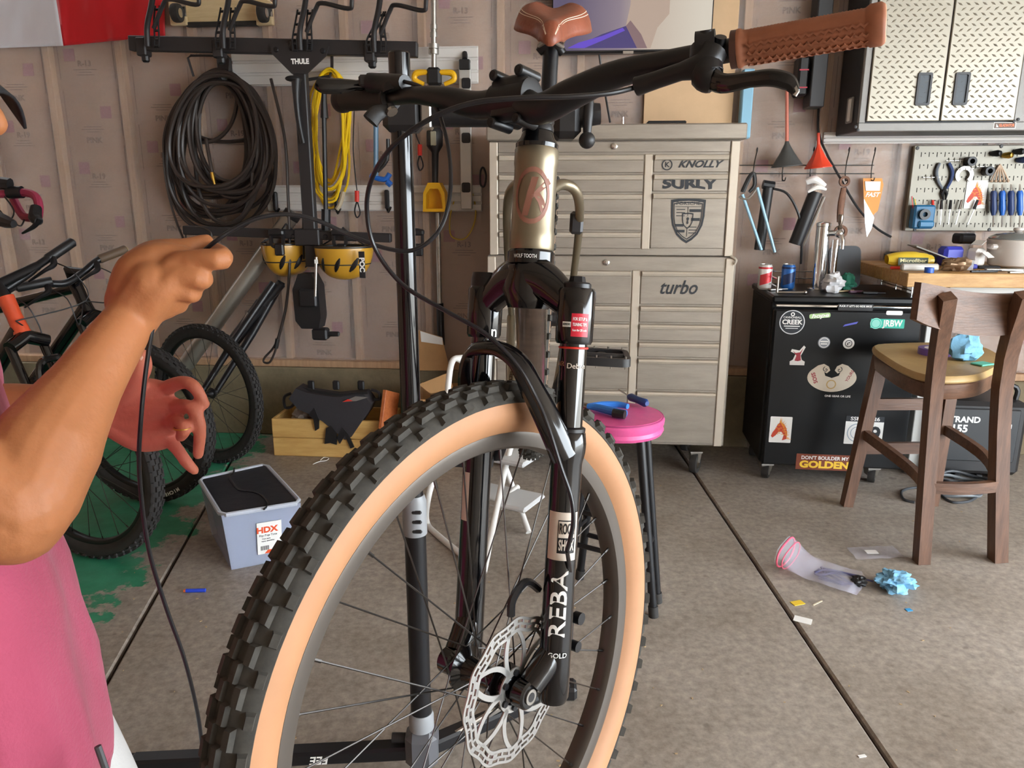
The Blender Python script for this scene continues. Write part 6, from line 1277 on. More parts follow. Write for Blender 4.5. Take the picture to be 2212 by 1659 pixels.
for nm, pts, r, m in (('bar', [W(812, 245, .1), W(812, 380, .1)], .013, mat('steel_blue_bar', '5b7f9c', .4)), ('jaw', [W(800, 380, .1), W(830, 388, .1), W(842, 375, .1)], .014, BLUE), ('lever', [W(838, 300, .1), W(836, 345, .1), W(815, 370, .1)], .010, BLK), ('knob', [W(836, 392, .1), W(845, 400, .1)], .016, BLUE)):
    b = MB(); b.tube(smoothpts(pts, 3), r, 8); b.build(nm, m, t_)
b = MB(); b.tube(smoothpts([W(1044, 362, .05), W(1050, 380, .05), W(1046, 402, .05), W(1038, 398, .05), W(1038, 370, .05)], 4, True), .005, 7, closed=True); b.build('carabiner', SBLK, label='dark carabiner hanging on the wall left of the tool chest', cat='carabiner')
b = MB(); b.tube(smoothpts([W(1012, 395, .03), W(1026, 440, .03), W(1025, 480, .03), W(1005, 515, .03), W(975, 510, .03), W(972, 470, .03), W(982, 430, .03)], 5), .004, 6); b.build('yellow_string', mat('ochre_cord', 'c7a63c', .6), label='thin yellow cord loop hanging left of the tool chest', cat='cord')
t_ = thing('broom_pole', 'grey metal pole with black lower end standing against the wall', 'pole', W(948, 720, .06)); b = MB(); b.tube([W(946, 460, .05), W(950, 665, .05)], .013, 12); b.build('pole', GALV, t_); b = MB(); b.tube([W(950, 655, .05), W(953, 745, .05)], .02, 12); b.build('sleeve', BLK, t_)
for k, (x, y0_, y1_) in enumerate(((595, 415, 455), (727, 413, 455), (836, 410, 452))): b = MB(); b.box((0, 0, 0), (.022, .1, .03), wpx(x, (y0_ + y1_) / 2, .05), .006); b.tube([W(x, y1_, .06), W(x + 3, y1_ + 6, .09), W(x + 8, y1_ - 4, .12)], .006, 6); b.build('rail_hook', BLK, label=('black rail hook left of the rack mast on the lower slat rail', 'black rail hook right of the yellow cord on the lower slat rail', 'black rail hook beside the stand pole on the lower slat rail')[k], cat='hook')
# ------------------------------------------------------------ helmets
HELM = mat('mustard_helmet', 'c7942b', .35, coat=.4)
def helmet(px_, py_, off, sc, label, rz, txt, my=HELM):
    c = W(px_, py_, off); t_ = thing('helmet', label, 'helmet', c - UP * .1); M = Matrix.Translation(c) @ Matrix.Rotation(rz, 4, 'Z') @ Matrix.Diagonal((sc, sc, sc, 1)) @ Matrix.Rotation(math.pi, 4, 'X')
    b = MB(); vs = []
    def fn(u, v): a = 2 * math.pi * u; p_ = v * math.pi / 2; r = 1 + .05 * math.cos(2 * a); return M @ V((.135 * math.cos(a) * math.cos(p_) ** .75 * r, .105 * math.sin(a) * math.cos(p_) ** .75, -.05 + .165 * math.sin(p_)))
    b.grid(40, 16, fn); sh_ = b.build('shell', my, t_, ang=60, solid=.012)
    for k in range(6):
        s_ = -1 if k % 2 else 1; j = k // 2; a0 = (.1, .28, .46)[j]; u0 = .5 + s_ * (.12 + .11 * j)
        b = MB(); P = [fn(u0 + .012 * q, .22 + .075 * q) for q in range(5)]; ctr = M @ V((0, 0, 0)); P = [p + (p - ctr).normalized() * .007 for p in P]; b.tube(P, [.004, .012, .014, .011, .004], 8, flat=.5); b.build('vent', BLK, sh_)
    b = MB(); b.tube([fn(u / 40, .02) for u in range(40)], .008, 6, closed=True); b.build('rim', BLK, t_); b = MB(); b.tube([fn(u / 40, .36) + (fn(u / 40, .36) - M @ V((0, 0, 0))).normalized() * .006 for u in range(40)], .0035, 6, closed=True); b.build('groove', BLK, sh_)
    b = MB(); b.tube(smoothpts([fn(.1, 0), M @ V((.04, .02, -.10)), M @ V((0, 0, -.14))], 4), .004, 6); b.tube(smoothpts([fn(.6, 0), M @ V((-.03, -.02, -.10)), M @ V((0, 0, -.14))], 4), .004, 6); b.build('strap', BLK, t_)
    if txt:
        b = MB(); tm = frame(W(783, 585, .0), WD, UP)
        q = W(782, 572, off + .125); M3 = Matrix((WD, UP, WN)).transposed().to_4x4(); M3.translation = q; b.box((0, 0, 0), (.03, .13, .004), M3, .001); bd_ = b.build('strap_band', BLK, sh_); text('POC', M3 @ Matrix.Translation((0, 0, .003)) @ Matrix.Rotation(-math.pi / 2, 4, 'Z'), .035, WPRINT, bd_, bold=.04)
helmet(744, 552, .30, 1.0, 'mustard yellow bicycle helmet hanging upside down right of the rack mast', .15, True); helmet(622, 545, .20, 1.05, 'mustard yellow helmet half hidden left of the rack mast', 1.1, False)
# ------------------------------------------------------------ leaning pole and black strut
t_ = thing('leaning_duct', 'long silver metal tube leaning across the wall behind the bicycles', 'tube', W(430, 745, .25)); b = MB(); b.tube([W(632, 462, .14), W(400, 790, .3)], .042, 20); b.build('tube', mat('silver_tube', '9c968c', .35, .6, var=.1, vs=4), t_); b = MB(); b.tube([W(634, 459, .14), W(626, 471, .145)], .046, 20); b.build('end_ring', BLK, t_)
# ------------------------------------------------------------ flag, dolly, screen
FW, FR = mat('flag_white', 'cfcbd0', .6), mat('flag_red', 'c3131f', .55)
def flagp(a, c, x0, x1, y0_, y1_): pass
fs_ = thing('flag', 'red and white flag pinned high on the garage wall', 'flag', W(170, 100, .03))
def fsheet(xa0, xa1, xb0, xb1, yb0, yb1):   # top edge xa0..xa1 at y=-90, bottom xb0..xb1
    def fn(u, v):
        x = (xa0 + (xa1 - xa0) * u) * (1 - v) + (xb0 + (xb1 - xb0) * u) * v; y = -90 * (1 - v) + (yb0 + (yb1 - yb0) * u) * v; return W(x, y, .045 + .016 * nz((x / 60, y / 120, 3)) + .008 * nz((x / 14, y / 80, 7)) * v)
    b = MB(); b.grid(40, 24, fn); return b
fsheet(-200, 108, -190, 137, 110, 99).build('white_field', FW, fs_, ang=180, solid=.002); fsheet(108, 352, 137, 357, 99, 77).build('red_field', FR, fs_, ang=180, solid=.002)
dl_ = thing('furniture_dolly', 'wooden furniture dolly with casters hung high on the wall', 'dolly', W(470, 50, .05)); PLY = wood('pine_ply', 'cbb083', 'dcc59c', 4); b = MB(); wbox(b, WS(372, 0, .04)[0], WS(582, 0, .04)[0], WS(470, 48, .04)[1], 2.6, .03, .055, .003); b.build('board', PLY, dl_); b = MB(); wbox(b, WS(400, 0, .04)[0], WS(560, 0, .04)[0], WS(470, 58, .04)[1], WS(470, 48, .04)[1], .03, .06, .003); b.build('rubber_edge', RUB, dl_)
for x in (382, 568):
    b = MB(); b.box((0, 0, 0), (.085, .11, .03), wpx(x + 4, 30, .06), .003); b.build('corner_pad', PLY, dl_); p = W(x, 28, .12)
    b = MB(); b.lathe([(.012, -.018), (.042, -.018), (.045, -.01), (.045, .01), (.042, .018), (.012, .018)], 22, zaxis(p, WD)); cw = b.build('caster_wheel', RUB, dl_); b = MB(); b.lathe([(.004, -.02), (.022, -.02), (.022, .02), (.004, .02)], 18, zaxis(p, WD)); b.build('caster_hub', CHROME, cw); b = MB(); b.box((0, 0, 0), (.05, .06, .01), wpx(x + 10, 22, .08)); b.build('caster_plate', CHROME, dl_)
# television
tv = thing('television', 'flat television showing a blurred portrait in purple light, mounted on the wall', 'television', W(1370, 112, .12)); td = .12; s_a, s_b = WS(1192, 50, td)[0], WS(1540, 50, td)[0]; t_a = WS(1370, 113, td)[1]; H_ = (s_b - s_a) * .58
b = MB(); wbox(b, s_a, s_b, t_a, t_a + H_, .06, td, .006); b.build('frame', BLK, tv)
m = bpy.data.materials.new('screen_image'); m.use_nodes = True; nt = m.node_tree; N = nt.nodes; L = nt.links; pr = N['Principled BSDF']; pr.inputs['Roughness'].default_value = .25; pr.inputs['Base Color'].default_value = (.01, .01, .01, 1)
uv = N.new('ShaderNodeTexCoord'); sp_ = N.new('ShaderNodeSeparateXYZ'); L.new(uv.outputs['Generated'], sp_.inputs[0]); r = N.new('ShaderNodeValToRGB'); L.new(sp_.outputs[0], r.inputs[0]); e = r.color_ramp.elements; e[0].color = srgb('5f5570') + [1]; e[1].color = srgb('d8cfc0') + [1]; e[0].position = .12; e[1].position = .95; x = r.color_ramp.elements.new(.42); x.color = srgb('8d7f8c') + [1]; x = r.color_ramp.elements.new(.62); x.color = srgb('c5b5a6') + [1]
L.new(r.outputs[0], pr.inputs['Emission Color']); pr.inputs['Emission Strength'].default_value = .75
b = MB(); wbox(b, s_a + .006, s_b - .006, t_a + .012, t_a + H_ - .006, td, td + .002); scn = b.build('screen', m, tv)
def scr(pts, col, name, d=.0026, em=.7): mm = mat('screen_' + name, col, .3, emit=em); mm.node_tree.nodes['Principled BSDF'].inputs['Base Color'].default_value = (.01, .01, .01, 1); wpoly(pts, td + d, .0005).build(name, mm, scn)
scr([(1226, 104), (1262, 92), (1300, 74), (1352, 56), (1375, 80), (1398, 104)], '4a3f7a', 'jacket'); scr([(1226, 104), (1250, 92), (1300, 78), (1345, 60), (1350, 66), (1300, 88), (1262, 104)], '6a4fd0', 'jacket_glow', .0032)
scr([(1352, 56), (1362, 10), (1366, -60), (1450, -60), (1446, 30), (1420, 60), (1405, 104), (1392, 104)], 'bfa898', 'portrait', .0036); scr([(1352, 56), (1362, 44), (1385, 74), (1398, 104), (1376, 104)], '8a6f72', 'neck_shadow', .0042)
b = MB(); b.box((0, 0, 0), (.05, .012, .004), wpx(1357, 113, td + .002)); b.build('logo_plate', STEEL, tv)
b = MB(); b.tube(smoothpts([W(1294, 114, .06), W(1302, 170, .04), W(1318, 265, .05)], 5), .005, 8); b.build('tv_cable', BLK, label='black cable hanging from the television to the tool chest', cat='cable')
b = MB(); wbox(b, WS(1392, 200, .03)[0], WS(1585, 200, .03)[0], WS(1450, 272, .03)[1], WS(1450, 112, .03)[1] + .25, .02, .03, .002); b.build('cardboard_sheet', mat('tan_board', 'd2b08a', .75, var=.05), label='tan cardboard sheet leaning behind the tool chest top', cat='cardboard')
b = MB(); wbox(b, WS(1598, 240, .06)[0], WS(1622, 240, .06)[0], WS(1608, 300, .06)[1], WS(1615, 150, .06)[1], .03, .09, .006); b.build('foam_strip', mat('sky_blue_foam', '8fbfd8', .7), label='sky blue foam strip standing right of the tool chest', cat='foam')
# ------------------------------------------------------------ parked bicycles on the left
BRUB = mat('bike_tyre', '2b2827', .8, var=.2, vs=40); DRIM = mat('black_rim', '1b1a1b', .35, .3)
def side_text(M, txt, r, a0, size, m, parent, z=.029, step=None):
    n = len(txt); st = step or size * .8 / r
    b = MB()
    for i, ch in enumerate(txt):
        if ch == ' ': continue
        vs, fs = textmesh(ch, size, size * .03); K = M @ Matrix.Rotation(math.radians(a0) - i * st, 4, 'Z') @ Matrix.Translation((r, 0, z)) @ Matrix.Rotation(-math.pi / 2, 4, 'Z'); b.add(vs, fs, K)
    b.build('tyre_lettering', m, parent)
def parked(label, hubpx, Y, ang, frame_m, fork_m, bar, grip_m, txt, lean=0, group=None, head_m=None, txtm=WPRINT):
    f = V((math.cos(math.radians(ang)), math.sin(math.radians(ang)), 0)); ax = V((f.y, -f.x, 0)); hub = at(hubpx[0], hubpx[1], Y); hub.z = .368
    t_ = thing('bicycle', label, 'bicycle', (hub.x - .5 * f.x, hub.y - .5 * f.y, 0), group)
    M = wheel(t_, hub, f, ax, R=.368, tw=.029, side=BRUB, tread=BRUB, rimm=DRIM, knob=56, rows=6, spokes=24, rotor=False, ang0=.2, spoke_r=.0014)
    if txt: side_text(M, txt[0], .333, txt[1], .022, txtm, t_)
    up = V((0, 0, 1)); q = lambda b_, u, l=0: hub - f * b_ + up * u + ax * l
    b = MB(); b.lathe([(.02, .04), (.08, .04), (.08, .042), (.02, .042)], 30, M); b.build('disc_rotor', STEEL, t_)
    for s_ in (-1, 1):
        b = MB(); b.tube([q(.0, 0, s_ * .058), q(.02, .06, s_ * .062), q(.12, .30, s_ * .065)], [.017, .020, .021], 14); b.build('lower_leg', fork_m, t_); b = MB(); b.tube([q(.12, .29, s_ * .065), q(.185, .455, s_ * .065)], .016, 14); b.build('stanchion', GBLK, t_)
    b = MB(); b.tube([q(.17, .45, -.075), q(.185, .48, 0), q(.17, .45, .075)], [.024, .028, .024], 12); b.build('fork_crown', GBLK, t_); b = MB(); b.tube(smoothpts([q(.06, .30, -.066), q(.07, .39, -.05), q(.07, .405, 0), q(.07, .39, .05), q(.06, .30, .066)], 4), .013, 8); b.build('fork_arch', fork_m, t_)
    h0, h1 = q(.19, .48), q(.25, .62); b = MB(); b.tube([h0, h0.lerp(h1, .5), h1], [.030, .026, .029], 18); b.build('head_tube', head_m or frame_m, t_)
    bbp = q(.72, -.03); sc_ = q(.86, .45); ra = q(1.14, 0)
    for nm, a, c, r in (('down_tube', h0.lerp(h1, .2), bbp, .03), ('top_tube', h0.lerp(h1, .8), sc_, .022), ('seat_tube', bbp, sc_, .018), ('seatpost', sc_, q(.91, .62), .015)): b = MB(); b.tube([a, c], r, 14); b.build(nm, frame_m if nm != 'seatpost' else SBLK, t_)
    for s_ in (-1, 1):
        b = MB(); b.tube([bbp, ra + ax * s_ * .07], .012, 10); b.build('chain_stay', frame_m, t_); b = MB(); b.tube([sc_, ra + ax * s_ * .07], .009, 10); b.build('seat_stay', frame_m, t_)
    b = MB(); b.ball(q(.93, .64), (.13, .06, .03), 16, 8); b.build('saddle', BLK, t_)
    wheel(t_, ra, f, ax, R=.368, tw=.029, side=BRUB, tread=BRUB, rimm=DRIM, knob=0, spokes=20, rotor=False)
    st_ = bar[len(bar) // 2]; stp = at(*st_)
    b = MB(); b.tube([h1, h1 + (h1 - h0).normalized() * .05, stp], [.02, .02, .017], 12); b.build('stem', SBLK, t_)
    P = smoothpts([at(*x) for x in bar], 5); b = MB(); b.tube(P, .0150, 12); b.build('handlebar', SBLK, t_)
    for e0, e1, m_ in ((P[0], P[4], BLK), (P[-1], P[-6], grip_m)):
        g = MB(); d = (e1 - e0).normalized(); g.tube([e0, e0 + d * .004, e0 + d * .125, e0 + d * .13], [.015, .019, .019, .016], 14); go = g.build('grip', m_, t_); g = MB(); g.tube([e0 - d * .003, e0 + d * .001], .012, 14); g.build('bar_plug', BRASS if m_ is not BLK else GREY, go)
    for k in (len(P) // 4, 3 * len(P) // 4):
        p = P[k]; b = MB(); b.tube(smoothpts([p, p + V((.02, -.03, -.03)), p + V((.0, -.06, -.05)), p + V((-.06, -.07, -.09))], 4), [.014, .012, .007, .004], 8); b.build('brake_lever', SBLK, t_); b = MB(); b.tube(smoothpts([p + V((0, 0, -.02)), p + V((.10, -.04, -.06)), p + V((.12, -.02, -.17)), h0 + V((0, -.03, .06))], 5), .0025, 6); b.build('cable', BLK, t_)
    return t_, hub, f, ax
parked('black mountain bike with orange head tube parked nearest the person', (180, 1030), 2.66, -19, GBLK, GBLK, [(-40, 655, 2.72), (0, 632, 2.78), (60, 592, 2.86), (80, 575, 2.9), (120, 548, 2.98), (158, 522, 3.05)], BLK, ('XX', 232), head_m=mat('orange_frame', 'd8512e', .35, coat=.3))
parked('black mountain bike with brown grip, middle one of the parked bicycles', (302, 905), 3.2, -14, GBLK, SBLK, [(35, 622, 3.05), (90, 612, 3.1), (140, 612, 3.16), (180, 588, 3.24), (215, 560, 3.3), (272, 538, 3.4)], mat('olive_grip', '5d4a38', .6), ('MICHELIN', -58))
fA = V((-.90, .44, 0)).normalized(); axA = V((fA.y, -fA.x, 0)); hubA = at(448, 850, 3.72); hubA.z = .362
bA = thing('bicycle', 'black gravel bike front wheel and fork leaning at the wall behind the wooden crate', 'bicycle', (hubA.x, hubA.y, 0)); MA = wheel(bA, hubA, fA, axA, R=.362, tw=.024, side=BRUB, tread=BRUB, rimm=DRIM, knob=64, rows=6, spokes=24, rotor=False, spoke_r=.0012); side_text(MA, 'MAXXIS RAMBLER', .333, 205, .02, mat('faded_print', 'a89a86', .6), bA, .0235);
for s_ in (-1, 1): b = MB(); b.tube([hubA + axA * s_ * .055, hubA.lerp(W(590, 625, .26), .55) + axA * s_ * .055, W(600, 610, .26) + axA * s_ * .03], [.014, .02, .02], 12); b.build('fork_leg', SBLK, bA)
b = MB(); b.tube([W(608, 612, .26), W(562, 665, .29)], .024, 12); b.tube([W(566, 655, .30), W(502, 742, .33)], .034, 12); b.build('fork_guard', BLK, bA); b = MB(); b.box((0, 0, 0), (.075, .02, .002), Matrix.Translation(W(530, 690, .375)) @ Matrix((WD, UP, WN)).transposed().to_4x4() @ Matrix.Rotation(math.radians(56), 4, 'Z')); b.build('white_label', WPRINT, bA)
# drop bar bike at the left edge
PKT = mat('raspberry_tape', '9c2f4c', .6); rd = thing('road_bike', 'road bike handlebar with raspberry bar tape hanging at the left wall', 'bicycle', at(-40, 700, 3.1)); yb = 3.1
for nm, pts, r, m_, n in (('bar_tape', [(-60, 418, yb), (10, 419, yb), (52, 416, yb), (76, 424, yb - .02), (84, 445, yb - .05), (82, 470, yb - .08)], .016, PKT, 10), ('bar_tape', [(30, 432, yb + .05), (42, 455, yb), (52, 468, yb - .03), (66, 470, yb - .06), (80, 462, yb - .08)], .016, PKT, 10), ('brake_hood', [(78, 448, yb - .07), (76, 470, yb - .1), (84, 478, yb - .12)], [.02, .024, .016], BLK, 10), ('brake_lever', [(86, 474, yb - .12), (72, 490, yb - .12), (48, 504, yb - .11)], [.012, .009, .004], SBLK, 8), ('stem_clamp', [(18, 416, yb), (48, 415, yb)], .024, SBLK, 12), ('stem', [(32, 416, yb + .02), (0, 400, yb + .1), (-50, 420, yb + .2)], .02, SBLK, 10), ('bike_computer', [(0, 395, yb), (22, 398, yb)], .024, BLK, 8), ('cable', [(10, 425, yb - .02), (30, 455, yb - .05), (20, 475, yb - .05), (0, 455, yb - .03)], .003, BLK, 6), ('cable', [(28, 480, yb - .05), (45, 488, yb - .08), (54, 470, yb - .05)], .003, BLK, 6), ('lower_hood', [(-10, 470, yb - .1), (10, 478, yb - .12), (30, 484, yb - .14)], [.03, .026, .014], BLK, 8), ('top_tube', [(-50, 425, yb + .2), (-200, 640, yb + .5)], .02, SBLK, 10)):
    b = MB(); b.tube(smoothpts([at(*x) for x in pts], 4), r, n); b.build(nm, m_, rd)
# ------------------------------------------------------------ clear storage bin
CLR = mat('clear_bin', 'c3cbe2', .25, alpha=.42); zt = .235
tq = [atz(x, y, zt) for x, y in ((430, 1036), (478, 1114), (650, 1086), (575, 1004))]; cc = sum(tq, V()) / 4
tb_ = [V((cc.x + (p.x - cc.x) * .84, cc.y + (p.y - cc.y) * .84, .001)) for p in tq]; low = fl(508, 1214); sh2 = V((0, 0, 0))
bin_ = thing('storage_bin', 'clear plastic storage bin with a dark lid on the garage floor', 'bin', V((cc.x, cc.y, 0)))
b = MB(); ins = lambda P, k, z: [V((cc.x + (p.x - cc.x) * k, cc.y + (p.y - cc.y) * k, z)) for p in P]
o_, i_ = tb_ + tq, ins(tb_, .97, .005) + ins(tq, .975, zt)
b.add(o_ + i_, [(3, 2, 1, 0), (8, 9, 10, 11)] + [(k, (k + 1) % 4, 4 + (k + 1) % 4, 4 + k) for k in range(4)] + [(12 + k, 12 + (k + 1) % 4, 8 + (k + 1) % 4, 8 + k) for k in range(4)] + [(4 + k, 4 + (k + 1) % 4, 12 + (k + 1) % 4, 12 + k) for k in range(4)]); b.build('tub', CLR, bin_)
b = MB(); b.tube([p for k in range(4) for p in (tq[k].lerp(tq[k - 1], .06), tq[k].lerp(tq[(k + 1) % 4], .06))], .009, 8, closed=True); b.build('rim', mat('frosted_rim', 'c9cfdb', .35, alpha=.8), bin_)
b = MB(); b.add(ins(tq, .93, zt - .02) + ins(tq, .93, zt + .004), [(3, 2, 1, 0), (4, 5, 6, 7)] + [(k, (k + 1) % 4, 4 + (k + 1) % 4, 4 + k) for k in range(4)]); b.build('lid', mat('dark_lid', '24262d', .35, bump=.2, bs=14), bin_)
b = MB(); b.add(ins(tb_, .85, .01) + ins(tq, .86, zt - .03), [(3, 2, 1, 0), (4, 5, 6, 7)] + [(k, (k + 1) % 4, 4 + (k + 1) % 4, 4 + k) for k in range(4)]); b.build('contents', mat('blue_contents', '5a6184', .7, var=.3, vs=20), label='bundle of dark blue cloth inside the clear bin', cat='cloth')
b = MB(); pts = [atz(x, y, zt + .006) for x, y in ((506, 1012), (504, 1022), (496, 1030), (502, 1042), (516, 1058), (545, 1062), (565, 1070), (580, 1088), (570, 1100))]; b.tube(smoothpts(pts, 4), .004, 6); b.build('lid_cord', BLK, label='thin black cord lying across the dark bin lid', cat='cord')
n_ = (tq[2] - tq[1]).normalized(); fo = n_.cross(UP).normalized();
if fo.y > 0: fo = -fo
dv = ((tq[1] + tq[2]) / 2 - (tb_[1] + tb_[2]) / 2).normalized(); ctr = ((tq[1] + tq[2]) / 2).lerp((tb_[1] + tb_[2]) / 2, .52) + n_ * .022 + fo * .003; zz = n_.cross(dv).normalized()
if zz.y > 0: zz = -zz
LMx = Matrix((n_, dv, zz)).transposed().to_4x4(); LMx.translation = ctr; b = MB(); b.box((0, 0, .001), (.088, .135, .002), LMx); lbl = b.build('label', WPRINT, bin_); text('HDX', LMx @ Matrix.Translation((-.008, .035, .0025)), .034, mat('hdx_orange', 'e4572e', .5), lbl, bold=.04); text('Flip-Top Tote', LMx @ Matrix.Translation((-.005, .012, .0025)), .0115, DPRINT, lbl); text('Caja para', LMx @ Matrix.Translation((-.012, -.002, .0025)), .008, DPRINT, lbl); text('tapas abatibles', LMx @ Matrix.Translation((-.006, -.012, .0025)), .008, DPRINT, lbl)
b = MB()
for k in range(9): b.box((-.032 + k * .0035, -.042, .0022), (.0015 + .001 * (k % 2), .018, .0006), LMx)
b.build('barcode', DPRINT, lbl); b = MB(); b.prism([(-.02, -.0665), (.043, -.0665), (.043, -.052), (-.008, -.052)], .0006, LMx @ Matrix.Translation((0, 0, .0021))); b.build('orange_band', mat('hdx_orange', 'e4572e', .5), lbl)
# ------------------------------------------------------------ wooden crate, frame bag, cardboard
PINE = wood('pine_crate', 'c0924e', 'd9b06c', 3, .6, (1, 9, 9)); c0 = fl(592, 984); cs_ = (c0 - WO).dot(WD); cd_ = (c0 - WO).dot(WN); cwid = WS(842, 984, cd_)[0] - cs_; chh = .205; cdep = .27
cr_ = thing('wooden_crate', 'low pine crate against the concrete kerb holding a black frame bag', 'crate', wp(cs_ + cwid / 2, 0, cd_ - .13))
for nm, a in (('front_board', (cs_, cs_ + cwid, .0, chh * .5 - .002, cd_ - .018, cd_)), ('front_board', (cs_, cs_ + cwid, chh * .5, chh, cd_ - .018, cd_)), ('back_board', (cs_, cs_ + cwid, 0, chh, cd_ - cdep, cd_ - cdep + .018)), ('side_board', (cs_, cs_ + .018, 0, chh, cd_ - cdep + .018, cd_ - .018)), ('side_board', (cs_ + cwid - .018, cs_ + cwid, 0, chh, cd_ - cdep + .018, cd_ - .018)), ('bottom_board', (cs_ + .018, cs_ + cwid - .018, 0, .015, cd_ - cdep + .018, cd_ - .018))):
    b = MB(); wbox(b, *a, .003); b.build(nm, PINE, cr_)
BAGM = mat('black_bag', '2f2c30', .7, bump=.15, bs=200)
fbag = thing('frame_bag', 'black triangular bicycle frame bag with straps lying over the pine crate', 'bag', wp(cs_ + .3, .2, cd_ - .05)); o1 = cd_ + .01
def opoly(pts, off, d, tilt=0): return wpoly(pts, off, d)
opoly([(640, 850), (655, 828), (680, 838), (735, 846), (798, 840), (814, 862), (806, 880), (772, 930), (758, 936), (712, 898), (690, 885), (660, 872)], cd_ - .10, .11).build('bag_body', BAGM, fbag); opoly([(650, 834), (672, 840), (735, 850), (796, 846), (795, 851), (735, 856), (670, 846)], cd_ + .012, .004).build('zip', BLK, fbag); opoly([(740, 868), (768, 856), (796, 858), (770, 866)], cd_ + .013, .003).build('logo_patch', mat('patch_grey', '77716c', .6), fbag); opoly([(740, 868), (752, 862), (762, 866)], cd_ + .017, .002).build('patch_red', RED, fbag)
for pts in ([(668, 895), (680, 880), (690, 905), (690, 925), (682, 930), (678, 905)], [(705, 925), (716, 918), (728, 935), (728, 960), (714, 956), (702, 958)], [(728, 945), (740, 922), (752, 935), (766, 965), (758, 968), (746, 940), (735, 958)]): opoly(pts, cd_ + .004, .008).build('strap', BLK, fbag)
for pts in ([(628, 850), (614, 858), (616, 880), (630, 878), (640, 866)], [(802, 842), (818, 848), (820, 862), (808, 862)], [(786, 922), (800, 914), (800, 928), (788, 934)]): b = MB(); b.tube(smoothpts([W(x, y, cd_ - .03) for x, y in pts], 4), .008, 6); b.build('strap_loop', BLK, fbag)
for x in (672, 726, 780): b = MB(); b.box((0, 0, 0), (.035, .05, .02), wpx(x, 832, cd_ - .06), .006); b.build('buckle', BLK, fbag)
crumple(wp(cs_ + .16, .19, cd_ - .13), (.09, .08, .06), 31, mat('clear_wrap', 'a89c90', .3), 'plastic_wrap', 'crumpled clear plastic in the left of the pine crate', 'plastic', .4)
b = MB(); p0, p1 = wp(cs_ + cwid - .03, .0, cd_ + .03), wp(cs_ + cwid + .0, .36, cd_ - .10); b.box((0, 0, .18), (.02, .16, .37), zaxis(p0, p1 - p0), .002); b.build('orange_plank', wood('orange_wood', 'a8582c', 'c07040', 4), label='reddish plank leaning at the right end of the pine crate', cat='plank')
cbx = thing('cardboard_box', 'open brown cardboard box behind the front tyre', 'box', W(930, 900, .3)); ob = .42; x0, x1 = WS(884, 850, ob)[0], WS(985, 850, ob)[0]
for nm, a in (('front_panel', (x0, x1, .002, .33, ob - .004, ob)), ('left_panel', (x0, x0 + .004, .002, .33, .1, ob - .004)), ('right_panel', (x1 - .004, x1, .002, .33, .1, ob - .004)), ('back_panel', (x0, x1, .002, .34, .1, .104)), ('floor_panel', (x0, x1, .002, .006, .104, ob - .004))): b = MB(); wbox(b, *a); b.build(nm, CARD, cbx)
b = wpoly([(890, 800), (902, 712), (955, 728), (972, 800)], .12, .004); fl_p = b.build('flap', CARD, cbx); wpoly([(908, 715), (956, 730), (957, 745), (910, 738)], .125, .002).build('shipping_label', WPRINT, fl_p)
wpoly([(905, 830), (968, 805), (980, 840), (930, 850)], ob + .01, .004).build('flap', CARD, cbx)
# ------------------------------------------------------------ pink stool
PNK = mat('pink_vinyl', 'd7568f', .4, var=.06, vs=30, bump=.1, bs=50); f1, f2 = fl(1412, 1332), fl(1226, 1277); sc2 = V((.335, 2.36, .655))
sc2 = at(1336, 893, 2.36); stl = thing('round_stool', 'round stool with a worn pink vinyl seat and black legs', 'stool', (sc2.x, sc2.y, 0)); M = Matrix.Translation(sc2)
b = MB(); b.lathe([(.10, -.055), (.142, -.055), (.147, -.045), (.143, -.034), (.147, -.026), (.149, -.012), (.140, .0), (.06, .006), (.001, .007)], 44, M); b.build('seat', PNK, stl)
b = MB(); b.tube([sc2 + V((.143 * math.cos(a), .143 * math.sin(a), -.004)) for a in [i * math.pi / 20 for i in range(40)]], .003, 6, closed=True); b.build('piping', mat('dark_pink', 'a83a70', .5), stl)
feet = [f1, f2, V((sc2.x * 2 - f1.x + .02, sc2.y * 2 - f1.y, 0)), V((sc2.x * 2 - f2.x, sc2.y * 2 - f2.y, 0))]; tops = []
for i, f in enumerate(feet):
    d = V((f.x - sc2.x, f.y - sc2.y, 0)).normalized(); tp = sc2 + d * .09 - UP * .05; tops.append(tp); b = MB(); b.tube([tp, f], [.0155, .0135], 14); lg = b.build('leg', SBLK, stl); b = MB(); b.tube([f, f.lerp(tp, .06)], .0165, 12); b.build('rubber_foot', RUB, lg)
for i, (a, c) in enumerate(((0, 1), (1, 2), (2, 3), (3, 0))):
    for z in ((.30, .18) if i % 2 == 0 else (.24,)): b = MB(); b.tube([feet[a].lerp(tops[a], z / .6), feet[c].lerp(tops[c], z / .6)], .009, 10); b.build('rung', SBLK, stl)
zs = sc2.z + .0075
t_ = thing('screwdriver', 'navy screwdriver lying on the pink stool', 'screwdriver', atz(1375, 862, zs)); p, q = atz(1398, 872, zs + .014), atz(1358, 856, zs + .014); b = MB(); b.tube([p, p.lerp(q, .1), p.lerp(q, .5), p.lerp(q, .85), q], [.008, .014, .0115, .014, .008], 12); b.build('handle', mat('navy_plastic', '23407e', .35), t_); b = MB(); b.tube([q, q + (q - p) * .55 + UP * .01], .003, 8); b.build('shaft', STEEL, t_)
t_ = thing('cable_cutters', 'blue and black cable cutters lying on the pink stool', 'cutters', atz(1310, 885, zs))
